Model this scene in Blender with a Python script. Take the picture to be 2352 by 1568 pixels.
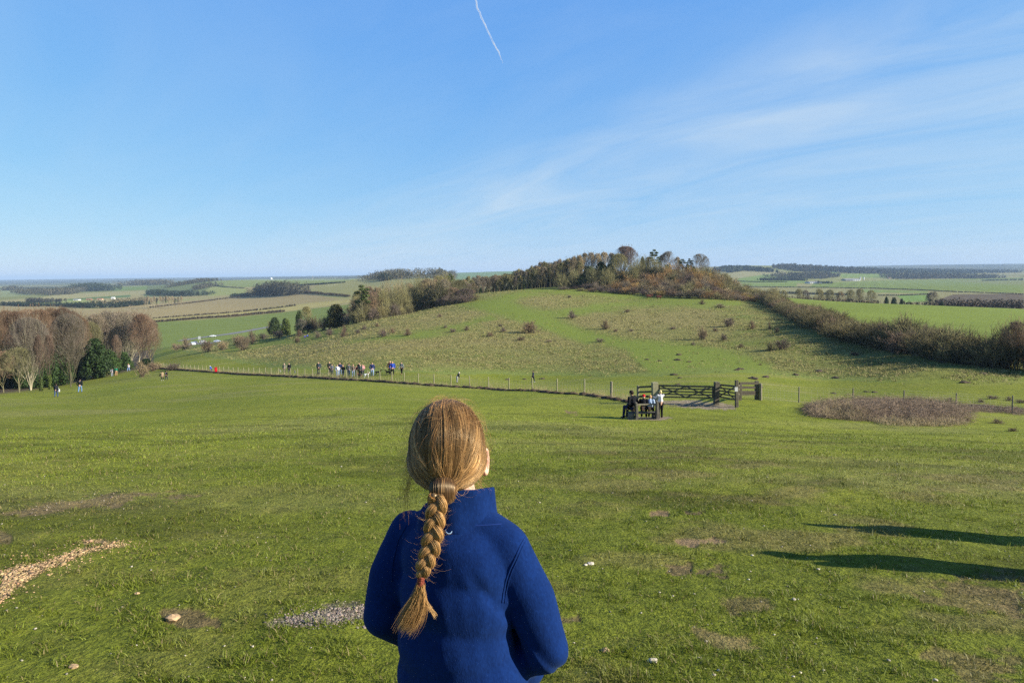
import bpy, bmesh, math, random
import numpy as np
from mathutils import Vector, Matrix
R = math.radians
for o in list(bpy.data.objects): bpy.data.objects.remove(o)
scene = bpy.context.scene
COL = scene.collection
random.seed(7); RNG = np.random.default_rng(7)

# ------------------------------------------------------------------ camera, sky, sun, exposure
W, H, F = 2352.0, 1568.0, 1568.0          # the photograph measured in these units
PITCH, ROLL, CY, EYE = R(3.0), R(0.5), 714.0, 1.62
fw = np.array([0, math.cos(PITCH), -math.sin(PITCH)])
u0 = np.array([0, math.sin(PITCH), math.cos(PITCH)]); r0 = np.array([1.0, 0, 0])
rt = math.cos(ROLL)*r0 - math.sin(ROLL)*u0
up = math.cos(ROLL)*u0 + math.sin(ROLL)*r0
cam_d = bpy.data.cameras.new('camera'); cam = bpy.data.objects.new('camera', cam_d); COL.objects.link(cam)
cam.matrix_world = Matrix(((rt[0], up[0], -fw[0], 0), (rt[1], up[1], -fw[1], 0), (rt[2], up[2], -fw[2], EYE), (0, 0, 0, 1)))
cam_d.sensor_width = 36; cam_d.lens = 36*F/W
cam_d.shift_y = (CY-H/2)/W
cam_d.clip_start = 0.05; cam_d.clip_end = 90000
scene.camera = cam

SUN_EL, SUN_BACK = R(24), R(14)            # low winter sun from the right, a little behind the camera
sv = Vector((math.cos(SUN_EL)*math.cos(SUN_BACK), -math.cos(SUN_EL)*math.sin(SUN_BACK), math.sin(SUN_EL)))
sun_l = bpy.data.lights.new('sun', 'SUN'); sun_l.energy = 5.0; sun_l.angle = R(0.5); sun_l.color = (1.0, 0.93, 0.80)
sun = bpy.data.objects.new('sun', sun_l); COL.objects.link(sun)
sun.rotation_euler = sv.to_track_quat('Z', 'Y').to_euler(); sun.location = (60, -20, 40)

world = bpy.data.worlds.new('World'); scene.world = world; world.use_nodes = True
wn, wl = world.node_tree.nodes, world.node_tree.links
wn.clear()
sky = wn.new('ShaderNodeTexSky'); sky.sky_type = 'NISHITA'; sky.sun_disc = False
sky.sun_elevation = SUN_EL; sky.sun_rotation = math.atan2(sv.x, sv.y); sky.altitude = 150
sky.air_density = 1.0; sky.dust_density = 0.0; sky.ozone_density = 3.0
def wmath(op, a, b=None, clamp=False):
    n = wn.new('ShaderNodeMath'); n.operation = op; n.use_clamp = clamp
    for i, v in enumerate((a, b)):
        if v is None: continue
        if isinstance(v, (int, float)): n.inputs[i].default_value = v
        else: wl.new(v, n.inputs[i])
    return n.outputs[0]
tcw = wn.new('ShaderNodeTexCoord'); sepw = wn.new('ShaderNodeSeparateXYZ'); wl.new(tcw.outputs['Generated'], sepw.inputs[0])
# thin cirrus: the direction is met with a flat layer high above, so streaks shrink towards the horizon
zc = wmath('MAXIMUM', sepw.outputs[2], 0.02)
cu = wmath('DIVIDE', sepw.outputs[0], wmath('ADD', zc, 0.12)); cv = wmath('DIVIDE', sepw.outputs[1], wmath('ADD', zc, 0.12))
comb = wn.new('ShaderNodeCombineXYZ'); wl.new(cu, comb.inputs[0]); wl.new(cv, comb.inputs[1])
# grade the clear sky to the pale horizon and deep top of the photograph
ssp = wn.new('ShaderNodeSeparateColor'); wl.new(sky.outputs[0], ssp.inputs[0]); scm = wn.new('ShaderNodeCombineColor')
for i, (k_, e_) in enumerate(((0.56, 0.78), (1.25, 0.51), (3.45, 0.13))):
    wl.new(wmath('MULTIPLY', wmath('POWER', ssp.outputs[i], e_), k_), scm.inputs[i])
rotw = wn.new('ShaderNodeMapping'); wl.new(comb.outputs[0], rotw.inputs[0]); rotw.inputs['Rotation'].default_value = (0, 0, math.atan2(0.8, 0.6)); rotw.inputs['Scale'].default_value = (1, 1, 1)
rs = wn.new('ShaderNodeSeparateXYZ'); wl.new(rotw.outputs[0], rs.inputs[0])     # y runs across the streaks, x along them
def wnoise(sx, sy, sc, det, rough, dist):
    m = wn.new('ShaderNodeMapping'); wl.new(rotw.outputs[0], m.inputs[0]); m.inputs['Scale'].default_value = (sx, sy, 1)
    n = wn.new('ShaderNodeTexNoise'); wl.new(m.outputs[0], n.inputs['Vector']); n.inputs['Scale'].default_value = sc; n.inputs['Detail'].default_value = det; n.inputs['Roughness'].default_value = rough; n.inputs['Distortion'].default_value = dist
    return n.outputs['Fac']
nA = wnoise(0.5, 1.0, 0.9, 4, 0.5, 0.3); nB = wnoise(0.5, 1.35, 1.1, 9, 0.6, 1.2)
band = wmath('ADD', rs.outputs[1], wmath('MULTIPLY', wmath('SUBTRACT', nA, 0.5), 1.1))
bm_ = wn.new('ShaderNodeMapRange'); wl.new(band, bm_.inputs[0]); bm_.inputs[1].default_value = 1.75; bm_.inputs[2].default_value = 5.0
brp = wn.new('ShaderNodeValToRGB'); wl.new(bm_.outputs[0], brp.inputs[0]); e = brp.color_ramp.elements
e[0].position = 0; e[0].color = (0, 0, 0, 1); e[1].position = 0.25; e[1].color = (0.95, 0.95, 0.95, 1); e2 = e.new(0.5); e2.color = (0.6, 0.6, 0.6, 1); e3 = e.new(1.0); e3.color = (0.4, 0.4, 0.4, 1)
wisp = wn.new('ShaderNodeMapRange'); wl.new(nB, wisp.inputs[0]); wisp.inputs[1].default_value = 0.30; wisp.inputs[2].default_value = 0.72
veil = wmath('MULTIPLY', wmath('ADD', wmath('MULTIPLY', brp.outputs[0], 0.52), 0.11), wmath('ADD', wmath('MULTIPLY', wisp.outputs[0], 1.0), 0.12), True)
mixw = wn.new('ShaderNodeMix'); mixw.data_type = 'RGBA'; wl.new(veil, mixw.inputs['Factor'])
wl.new(scm.outputs[0], mixw.inputs[6]); mixw.inputs[7].default_value = (3.2, 3.75, 4.2, 1)
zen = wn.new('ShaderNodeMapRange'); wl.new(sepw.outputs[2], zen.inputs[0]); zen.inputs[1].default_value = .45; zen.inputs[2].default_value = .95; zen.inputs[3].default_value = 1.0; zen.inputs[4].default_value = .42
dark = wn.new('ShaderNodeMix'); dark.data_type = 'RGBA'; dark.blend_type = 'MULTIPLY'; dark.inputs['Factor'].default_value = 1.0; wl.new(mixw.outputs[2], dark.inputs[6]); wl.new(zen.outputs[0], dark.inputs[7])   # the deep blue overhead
bgn = wn.new('ShaderNodeBackground'); bgn.inputs['Strength'].default_value = 0.105
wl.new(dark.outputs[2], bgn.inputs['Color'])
wo = wn.new('ShaderNodeOutputWorld'); wl.new(bgn.outputs[0], wo.inputs['Surface'])

scene.render.engine = 'CYCLES'
scene.view_settings.view_transform = 'Standard'; scene.view_settings.look = 'None'
scene.view_settings.exposure = 1.0; scene.view_settings.gamma = 1.0
scene.cycles.max_bounces = 5; scene.cycles.diffuse_bounces = 2; scene.cycles.glossy_bounces = 2
scene.cycles.transmission_bounces = 2; scene.cycles.transparent_max_bounces = 6; scene.cycles.volume_bounces = 0
scene.cycles.use_denoising = False
scene.cycles.use_adaptive_sampling = True; scene.cycles.adaptive_threshold = 0.01

# ------------------------------------------------------------------ projection helpers
def ray(px, py):
    v = fw + (px-1176)/F*rt - (py-CY)/F*up
    return v/v[1]                                   # scaled so that y grows by 1
def P(px, py, d):
    v = ray(px, py); return Vector((v[0]*d, v[1]*d, EYE+v[2]*d))
def project(x, y, z):
    X, Y, Z = x, y, z-EYE
    a = X*fw[0]+Y*fw[1]+Z*fw[2]; a = np.where(np.abs(a) < 1e-6, 1e-6, a)
    return 1176+F*(X*rt[0]+Y*rt[1]+Z*rt[2])/a, CY-F*(X*up[0]+Y*up[1]+Z*up[2])/a

# ------------------------------------------------------------------ smooth noise in numpy
def _hash(ix, iy, s):
    n = (ix.astype(np.int64)*374761393 + iy.astype(np.int64)*668265263 + s*974634777) & 0x7fffffff
    n = ((n ^ (n >> 13))*1274126177) & 0x7fffffff
    n = n ^ (n >> 16)
    return (n & 0xffff)/65535.0
def vnoise(x, y, s=0):
    x = np.asarray(x, float); y = np.asarray(y, float)
    ix = np.floor(x); iy = np.floor(y); fx = x-ix; fy = y-iy
    fx = fx*fx*(3-2*fx); fy = fy*fy*(3-2*fy)
    a = _hash(ix, iy, s); b = _hash(ix+1, iy, s); c = _hash(ix, iy+1, s); d = _hash(ix+1, iy+1, s)
    return (a*(1-fx)+b*fx)*(1-fy)+(c*(1-fx)+d*fx)*fy
def fbm(x, y, oct=4, s=0):
    t = 0; a = 0.5; n = 0
    for i in range(oct):
        t = t+a*vnoise(x*2**i, y*2**i, s+i*17); n += a; a *= 0.5
    return t/n
def sstep(a, b, x):
    t = np.clip((x-a)/(b-a), 0, 1); return t*t*(3-2*t)
# ------------------------------------------------------------------ the lie of the land: surveyed points, smoothly joined
CP = []                                             # (column, row, distance) points seen in the view
for px in (0, 600, 1176, 1750, 2352): CP.append((px, 1568, 3.3))
def cps(px, *rows):
    for r in rows: CP.append((px,)+r)
cps(0, (1300,5.2),(1200,7),(1100,10.5),(1000,24),(950,45),(915,75),(905,100),(885,160))
cps(150, (1000,23),(950,45),(912,86),(900,95),(888,140))
cps(300, (1200,7),(1100,10.3),(1000,23),(950,44),(900,78),(874,110),(848,178))
cps(390, (835,200),(812,270),(797,350))
cps(480, (1000,22),(940,45),(900,72),(856,127),(830,165),(810,215),(797,280))
cps(600, (1300,5.2),(1200,7),(1100,10),(1000,20),(930,45),(900,62),(880,80),(862,105),(845,135),(815,180),(790,230),(766,300))
cps(700, (870,90),(860,98),(830,125),(800,165),(775,215),(765,240))
cps(850, (1000,20),(930,42),(895,62),(877,76),(862,85),(820,115),(790,145),(760,180),(735,225))
cps(1000, (885,70),(860,85),(800,130),(750,175),(710,240),(695,290))
cps(1176, (1300,5.3),(1200,7),(1100,10),(1040,14),(1000,20),(962,30),(925,45))
cps(1220, (898,58),(878,88),(840,108),(800,130),(755,165),(710,210),(680,260),(663,310))
cps(1450, (1000,21),(962,33),(940,38),(915,46),(890,62),(870,80),(840,98),(800,125),(755,160),(710,210),(688,262))
cps(1700, (1300,5.4),(1200,7),(1100,10),(1000,22),(935,39),(918,45),(895,58),(860,80),(800,120),(750,155),(715,200),(692,250))
cps(1900, (985,30),(950,38),(930,50),(880,78),(820,105),(765,128))
cps(2100, (1100,10.5),(1000,26),(978,33),(945,42),(920,55),(880,70),(845,82),(815,97))
cps(2352, (1300,5.6),(1200,7.3),(1100,11),(1000,28),(948,46),(920,55),(885,66),(858,77))
CZ = [                                              # (column, distance, height against the eye)
 (0,300,-42),(0,600,-48),(0,1200,-45),(0,2500,-42),(0,5000,-38),(0,12000,-12),(0,25000,-8),
 (150,260,-38),(150,450,-46),(300,300,-38),(300,450,-44),(300,1000,-44),(300,2200,-38),(300,5000,-35),(300,12000,-2),(300,25000,10),
 (390,450,-43),(480,400,-40),(480,520,-44),(480,800,-44),(480,1400,-42),(460,2300,-14),(400,2600,-24),(460,3500,-30),
 (600,450,-43),(600,600,-46),(600,900,-43),(600,1200,-38),(600,1700,-28),(600,2500,-10),(600,4000,-30),(600,12000,5),(600,25000,30),
 (700,330,-34),(700,450,-44),(800,650,-42),(800,900,-33),(800,1300,-18),(800,1700,-8),(800,3000,-30),(800,25000,40),
 (850,300,-28),(850,450,-42),(930,1000,-22),(930,1300,-6),(1040,1300,-7),(980,2500,-20),(1000,400,-25),(1000,600,-38),
 (1220,420,-16),(1220,650,-38),(1150,1500,-25),(1150,4000,20),(1150,9000,30),(1150,25000,50),
 (1450,290,-6),(1450,320,-3),(1450,350,-3),(1450,450,-15),(1450,650,-38),(1450,1500,-38),(1450,4000,10),
 (1600,320,-3),(1600,350,-4),(1700,290,-8),(1700,330,-9),(1700,420,-24),(1700,650,-38),(1700,1300,-38),(1700,2300,-10),(1700,3500,38),(1700,6000,30),(1700,25000,60),
 (1850,160,-11.5),(1850,250,-12.5),(1850,350,-14.5),(1900,450,-28),(1900,650,-38),(1900,900,-40),(1900,1300,-38),(1900,2500,-18),(1900,3800,30),(1900,9000,70),
 (2100,150,-13),(2100,240,-14),(2100,330,-16),(2100,450,-29),(2100,600,-38),(2100,900,-40),(2100,1400,-36),(2100,2500,-33),(2100,5000,10),(2100,9000,90),(2100,25000,100),
 (2352,130,-13.2),(2352,220,-15.5),(2352,330,-18.5),(2352,450,-31),(2352,600,-39),(2352,900,-41),(2352,1400,-36),(2352,2500,-33),(2352,5000,5),(2352,9000,98),(2352,25000,110)]
_u, _v, _q = [], [], []
for px, py, d in CP:
    v = ray(px, py); _u.append(v[0]); _v.append(math.log(d)); _q.append((v[2]*d+EYE)/d)
for px, d, z in CZ:
    _u.append(ray(px, 640)[0]); _v.append(math.log(d)); _q.append((z+EYE)/d)
US = 1.9
_pts = np.stack([np.array(_u)*US, np.array(_v)], 1)
def _ker(r2): return 0.5*r2*np.log(np.maximum(r2, 1e-12))
n_ = len(_pts)
_A = np.zeros((n_+3, n_+3)); _D = ((_pts[:, None]-_pts[None])**2).sum(-1)
_A[:n_, :n_] = _ker(_D)+np.eye(n_)*2e-3
_A[:n_, n_] = 1; _A[:n_, n_+1:] = _pts; _A[n_:, :n_] = _A[:n_, n_:].T
_wts = np.linalg.solve(_A, np.concatenate([_q, [0, 0, 0]]))
def G(x, y, fine=True):
    """height of the ground at world x, y"""
    x = np.atleast_1d(np.asarray(x, float)); y = np.atleast_1d(np.asarray(y, float))
    r = np.hypot(x, y)+1e-6; az = np.arctan2(x, y); azc = np.clip(az, -0.72, 0.72)
    u = np.tan(azc)*US; d = np.clip(r*np.cos(azc), 2.6, 26000); v = np.log(d)
    q = np.empty(len(x))
    for i in range(0, len(x), 20000):
        s = slice(i, i+20000)
        r2 = (u[s, None]-_pts[None, :, 0])**2+(v[s, None]-_pts[None, :, 1])**2
        q[s] = _ker(r2) @ _wts[:n_]+_wts[n_]+u[s]*_wts[n_+1]+v[s]*_wts[n_+2]
    z = q*r*np.cos(azc)
    z = z+4.6*sstep(-3.2, -10, y)*sstep(11, 5, np.abs(x))*sstep(-24, -15, y)   # unseen mound added behind the viewer to hold off low sky light
    if fine:
        a = sstep(2.5, 9, r)
        z = z+a*0.10*(fbm(x/5.0+3, y/5.0, 3, 5)-0.5)+sstep(15, 60, r)*0.5*(fbm(x/24.0, y/24.0, 3, 9)-0.5)*(1-sstep(250, 330, r))
        z = z+sstep(1000, 3000, r)*6*(fbm(x/400.0, y/400.0, 3, 12)-0.5)
        hi = z+EYE*0-85; z = np.where(hi > 0, 85+20*np.tanh(hi/40), z)
        z = z+0.055*(fbm(x/0.55, y/0.55, 3, 21)-0.5)*(1-sstep(15, 40, r))*sstep(1.5, 3, r)
    return z
def g1(x, y): return float(G(x, y)[0])
def hit(px, py, dmin=2.0, dmax=24000):
    """where the line of sight through (px, py) meets the ground beyond dmin"""
    v = ray(px, py); d = np.exp(np.linspace(math.log(dmin), math.log(dmax), 500))
    h = EYE+v[2]*d-G(v[0]*d, d)
    k = np.where((h[:-1] > 0) & (h[1:] <= 0))[0]
    if len(k) == 0:
        k = [int(np.argmin(np.abs(h)/d))]; dd = d[k[0]]
    else:
        i = k[0]; t = h[i]/(h[i]-h[i+1]); dd = d[i]+(d[i+1]-d[i])*t
    x, y = v[0]*dd, dd
    return Vector((x, y, g1(x, y)))
def at(px, d):
    py = 700.0
    for _ in range(4):
        v = ray(px, py); x = v[0]*d; z = g1(x, d); py = float(project(x, d, z)[1])
    return Vector((x, d, z))
def rowof(v): return float(project(v.x, v.y, v.z)[1])
# ------------------------------------------------------------------ helpers for objects, tags and materials
def link(name, me, parent=None, loc=None):
    o = bpy.data.objects.new(name, me); COL.objects.link(o)
    if parent is not None: o.parent = parent
    if loc is not None: o.location = loc
    return o
def empty(name, loc=(0, 0, 0), rz=0.0):
    o = bpy.data.objects.new(name, None); COL.objects.link(o); o.location = loc; o.rotation_euler = (0, 0, rz)
    o.empty_display_size = 0.3
    return o
def tag(o, label=None, cat=None, group=None, kind=None):
    if label: o['label'] = label
    if cat: o['category'] = cat
    if group: o['group'] = group
    if kind: o['kind'] = kind
    return o
def mesh_np(name, verts, faces=None, quads=None, tris=None, mat=None, smooth=False, attrs=None):
    """mesh from numpy arrays; quads (n,4) and tris (n,3)"""
    me = bpy.data.meshes.new(name)
    verts = np.asarray(verts, np.float32).reshape(-1, 3)
    me.vertices.add(len(verts)); me.vertices.foreach_set('co', verts.ravel())
    q = np.zeros((0, 4), np.int32) if quads is None else np.asarray(quads, np.int32).reshape(-1, 4)
    t = np.zeros((0, 3), np.int32) if tris is None else np.asarray(tris, np.int32).reshape(-1, 3)
    me.loops.add(q.size+t.size); me.loops.foreach_set('vertex_index', np.concatenate([q.ravel(), t.ravel()]))
    me.polygons.add(len(q)+len(t))
    st = np.concatenate([np.arange(len(q))*4, len(q)*4+np.arange(len(t))*3]).astype(np.int32)
    me.polygons.foreach_set('loop_start', st)
    try: me.polygons.foreach_set('loop_total', np.concatenate([np.full(len(q), 4), np.full(len(t), 3)]).astype(np.int32))
    except Exception: pass
    me.update(calc_edges=True); me.validate()
    if smooth: me.polygons.foreach_set('use_smooth', np.ones(len(me.polygons), bool))
    for k, a in (attrs or {}).items():
        a = np.asarray(a, np.float32)
        if a.ndim == 1:
            at_ = me.attributes.new(k, 'FLOAT', 'POINT'); at_.data.foreach_set('value', a)
        else:
            at_ = me.attributes.new(k, 'FLOAT_COLOR', 'POINT')
            if a.shape[1] == 3: a = np.concatenate([a, np.ones((len(a), 1), np.float32)], 1)
            at_.data.foreach_set('color', a.ravel())
    if mat: me.materials.append(mat)
    return me
def lin(r, g, b):
    f = lambda c: (c/255/12.92) if c <= 10 else ((c/255+0.055)/1.055)**2.4
    return (f(r), f(g), f(b))

class NT:
    """small material builder"""
    def __init__(s, name, rough=0.8, spec=0.25):
        s.m = bpy.data.materials.new(name); s.m.use_nodes = True
        s.n, s.l = s.m.node_tree.nodes, s.m.node_tree.links
        s.b = s.n['Principled BSDF']; s.b.inputs['Roughness'].default_value = rough
        s.b.inputs['Specular IOR Level'].default_value = spec
    def new(s, t, **kw):
        n = s.n.new(t)
        for k, v in kw.items(): setattr(n, k, v)
        return n
    def put(s, sock, v):
        if isinstance(v, (int, float)): sock.default_value = v
        elif isinstance(v, tuple): sock.default_value = v if len(v) == len(sock.default_value) else (*v, 1)
        else: s.l.new(v, sock)
    def math(s, op, a, b=0.0, clamp=False):
        n = s.new('ShaderNodeMath', operation=op, use_clamp=clamp); s.put(n.inputs[0], a); s.put(n.inputs[1], b); return n.outputs[0]
    def attr(s, name): return s.new('ShaderNodeAttribute', attribute_name=name)
    def obj(s): return s.new('ShaderNodeTexCoord').outputs['Object']
    def world(s): return s.new('ShaderNodeNewGeometry').outputs['Position']
    def noise(s, vec, scale, det=4, rough=0.55, dist=0.0, out='Fac'):
        n = s.new('ShaderNodeTexNoise'); s.put(n.inputs['Vector'], vec)
        n.inputs['Scale'].default_value = scale; n.inputs['Detail'].default_value = det; n.inputs['Roughness'].default_value = rough
        n.inputs['Distortion'].default_value = dist; return n.outputs[out]
    def scale(s, vec, sc, rot=(0, 0, 0)):
        n = s.new('ShaderNodeMapping'); s.put(n.inputs[0], vec); n.inputs['Scale'].default_value = sc; n.inputs['Rotation'].default_value = rot; return n.outputs[0]
    def ramp(s, fac, stops):
        n = s.new('ShaderNodeValToRGB'); s.put(n.inputs[0], fac); e = n.color_ramp.elements
        while len(e) < len(stops): e.new(0.5)
        for i, (p, c) in enumerate(stops):
            e[i].position = p; c = (c, c, c) if isinstance(c, (int, float)) else c; e[i].color = (*c[:3], 1)
        return n.outputs[0]
    def mix(s, f, a, b, mode='MIX'):
        n = s.new('ShaderNodeMix', data_type='RGBA', blend_type=mode); s.put(n.inputs['Factor'], f); s.put(n.inputs[6], a); s.put(n.inputs[7], b); return n.outputs[2]
    def bump(s, h, strength=0.4, dist=0.02):
        n = s.new('ShaderNodeBump'); n.inputs['Strength'].default_value = strength; n.inputs['Distance'].default_value = dist
        s.put(n.inputs['Height'], h); s.l.new(n.outputs[0], s.b.inputs['Normal']); return n
    def done(s, color): s.put(s.b.inputs['Base Color'], color); return s.m
def simple(name, c, rough=0.8, var=0.25, scale=6.0, spec=0.25, bump=0.0, det=4):
    t = NT(name, rough, spec); nz = t.noise(t.obj(), scale, det)
    k = t.ramp(nz, [(0.25, 1-var), (0.75, 1+var)])
    if bump: t.bump(nz, bump, 0.02)
    return t.done(t.mix(1.0, (*c, 1), k, 'MULTIPLY'))

# ------------------------------------------------------------------ what covers the ground where
def poly_sd(px, py, poly):
    """signed distance to a polygon, positive inside"""
    p = np.asarray(poly, float); n = len(p); d2 = np.full(px.shape, 1e18); ins = np.zeros(px.shape, bool)
    for i in range(n):
        a, b = p[i], p[(i+1) % n]; e = b-a
        t = np.clip(((px-a[0])*e[0]+(py-a[1])*e[1])/(e@e+1e-9), 0, 1)
        d2 = np.minimum(d2, (px-a[0]-t*e[0])**2+(py-a[1]-t*e[1])**2)
        c = (a[1] > py) != (b[1] > py)
        xi = a[0]+(py-a[1])/(e[1] if abs(e[1]) > 1e-9 else 1e-9)*e[0]
        ins ^= c & (px < xi)
    return np.where(ins, 1, -1)*np.sqrt(d2)
def soft(px, py, poly, w): return sstep(-w, w, poly_sd(px, py, poly))
GREEN = np.array((0.135, 0.180, 0.014)); LAWN = np.array((0.185, 0.205, 0.024)); TAN = np.array((0.250, 0.225, 0.085))
SOIL = np.array((0.20, 0.135, 0.075)); FLINT = np.array((0.38, 0.27, 0.13)); CHALK = np.array((0.27, 0.215, 0.155))
FIELDS = [  # polygon, colour, softness
 ([(0,690),(800,640),(900,640),(800,700),(350,745),(0,760)], (0.34,0.29,0.16), 2),
 ([(0,703),(130,703),(190,711),(370,697),(520,683),(600,677),(690,674),(770,679),(792,685),(652,702),(527,719),(345,732),(250,790),(0,800)], (0.35,0.275,0.165), 1.0),
 ([(345,732),(527,719),(652,702),(777,690),(830,690),(652,716),(527,727),(360,739),(200,760)], (0.42,0.36,0.17), 0.8),
 ([(350,740),(527,730),(652,717),(830,695),(830,760),(600,800),(300,830)], (0.175,0.22,0.055), 0.8),
 ([(200,708),(350,692),(560,678),(500,682),(370,696),(190,711)], (0.30,0.30,0.14), 0.8),
 ([(30,699),(110,690),(230,687),(230,697),(100,700)], (0.30,0.33,0.13), 0.8),
 ([(60,687),(140,676),(325,667),(400,668),(300,680),(200,684)], (0.36,0.32,0.18), 0.8),
 ([(150,687),(300,677),(300,682),(160,690)], (0.11,0.18,0.06), 0.6),
 ([(0,667),(30,665),(78,677),(0,683)], (0.25,0.28,0.15), 0.8),
 ([(250,660),(360,656),(365,664),(260,668)], (0.18,0.25,0.06), 0.8),
 ([(340,652),(370,646),(480,642),(520,655),(500,678),(330,682)], (0.16,0.19,0.08), 1),
 ([(467,647),(588,641),(830,640),(780,648),(640,655),(560,660),(480,653)], (0.24,0.28,0.11), 0.8),
 ([(470,668),(490,656),(570,664),(560,676),(480,680)], (0.30,0.32,0.13), 0.8),
 ([(700,672),(730,655),(820,642),(930,640),(880,662),(800,688),(760,684)], (0.32,0.30,0.14), 0.8),
 ([(820,645),(1040,636),(1040,660),(900,670)], (0.28,0.27,0.14), 1),
 ([(1030,627),(1200,622),(1210,640),(1030,645)], (0.18,0.27,0.14), 1),
 ([(1650,621),(1800,622),(1830,640),(1680,640)], (0.30,0.28,0.17), 1),
 ([(1690,640),(1760,630),(1850,632),(1850,650),(1700,650)], (0.18,0.25,0.07), 1),
 ([(1870,650),(2060,643),(2352,637),(2352,673),(2200,668),(2000,662),(1860,659)], (0.175,0.225,0.045), 0.8),
 ([(2180,644),(2352,640),(2352,655),(2250,650)], (0.20,0.22,0.08), 3),
 ([(1925,629),(2060,627),(2070,637),(1935,638)], (0.18,0.25,0.06), 0.8),
 ([(1880,619),(1920,618),(1925,628),(1890,628)], (0.18,0.27,0.06), 0.8),
 ([(1706,651),(1830,650),(1830,658),(1706,657)], (0.18,0.245,0.06), 0.8),
 ([(1980,664),(2130,668),(2130,674),(1980,671)], (0.19,0.25,0.07), 0.6),
 ([(2060,679),(2130,677),(2140,692),(2080,694)], (0.17,0.27,0.06), 0.6),
 ([(2150,690),(2190,676),(2352,674),(2352,712),(2150,706)], (0.12,0.085,0.06), 0.8)]
HILL = [(430,800),(560,775),(700,745),(800,725),(930,700),(1080,672),(1250,650),(1500,670),(1700,682),(1760,700),(1900,750),(2100,815),(2352,850),(2352,872),(2100,872),(1900,862),(1760,850),(1640,846),(1500,856),(1200,852),(900,846),(700,838),(560,826)]
PATHS = [
 [(1055,702),(1110,690),(1180,692),(1210,706),(1250,722),(1320,752),(1370,778),(1340,790),(1270,764),(1225,748),(1150,724),(1095,708)],
 [(1320,752),(1425,780),(1575,790),(1695,812),(1780,842),(1760,862),(1500,862),(1470,835),(1440,805),(1370,786),(1300,770)],
 [(1090,694),(1160,680),(1235,663),(1345,664),(1500,682),(1690,692),(1690,700),(1500,690),(1345,674),(1250,671),(1180,690),(1150,704)],
 [(1180,700),(1240,712),(1290,716),(1365,699),(1500,690),(1690,696),(1660,704),(1490,702),(1375,712),(1310,726),(1270,732)],
 [(790,786),(870,773),(960,762),(1060,745),(1130,724),(1140,730),(1050,757),(980,772),(880,784)],
 [(500,800),(577,784),(702,775),(800,752),(800,760),(702,786),(590,796),(520,806)]]
TANS = [[(850,738),(1000,712),(1150,700),(1230,740),(1380,790),(1300,800),(1000,800),(700,826),(560,815),(620,795),(800,760)],
        [(1290,700),(1400,690),(1620,705),(1700,740),(1640,790),(1440,775),(1340,750),(1300,722)],
        [(1130,684),(1190,676),(1330,684),(1270,705),(1180,696)]]
BARE = [  # polygon, softness, colour, kind 1 soil 2 gravel
 ([(0,1178),(60,1162),(160,1144),(250,1128),(330,1127),(350,1138),(300,1150),(270,1168),(150,1172),(60,1182)], 9, SOIL*1.05),
 ([(330,1120),(420,1125),(480,1140),(400,1150),(330,1140)], 16, SOIL*0.9),
 ([(0,1222),(24,1228),(20,1242),(0,1246)], 8, SOIL),
 ([(0,1312),(40,1298),(110,1282),(180,1256),(240,1245),(290,1244),(300,1252),(230,1262),(160,1290),(90,1316),(40,1345),(30,1360),(0,1385)], 11, FLINT*.85),
 ([(185,1238),(235,1238),(245,1246),(190,1248)], 4, FLINT),
 ([(625,1430),(680,1410),(760,1396),(832,1388),(860,1400),(850,1420),(760,1432),(690,1437)], 15, CHALK*.75),
 ([(380,1410),(455,1410),(500,1425),(440,1432),(390,1425)], 14, SOIL*0.75),
 ([(1520,921),(1580,919),(1650,924),(1690,931),(1690,940),(1640,943),(1570,935),(1520,928)], 4, CHALK*0.95),
 ([(1435,959),(1470,956),(1510,956),(1545,960),(1520,964),(1445,964)], 3, CHALK*0.95),
 ([(1295,942),(1325,943),(1325,950),(1300,950)], 4, SOIL),
 ([(1555,1240),(1640,1237),(1670,1243),(1600,1250),(1560,1247)], 6, SOIL*1.3),
 ([(1530,1300),(1590,1297),(1590,1312),(1545,1316)], 10, SOIL*0.8), ([(1595,1302),(1680,1308),(1670,1322),(1600,1318)], 12, SOIL*0.8),
 ([(1495,1174),(1530,1173),(1535,1181),(1495,1182)], 5, SOIL*1.2), ([(1570,1172),(1620,1174),(1615,1182),(1575,1180)], 5, SOIL*0.7),
 ([(1590,1440),(1700,1460),(1760,1490),(1700,1500),(1600,1470)], 20, SOIL*1.2),
 ([(1650,1380),(1760,1370),(1790,1400),(1680,1410)], 20, SOIL*0.9), ([(2060,1350),(2352,1340),(2352,1420),(2150,1400)], 40, SOIL*0.85),
 ([(1280,1418),(1330,1415),(1335,1428),(1285,1428)], 8, SOIL*0.6), ([(2130,1500),(2352,1490),(2352,1568),(2200,1568)], 40, SOIL*0.8)]
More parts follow.
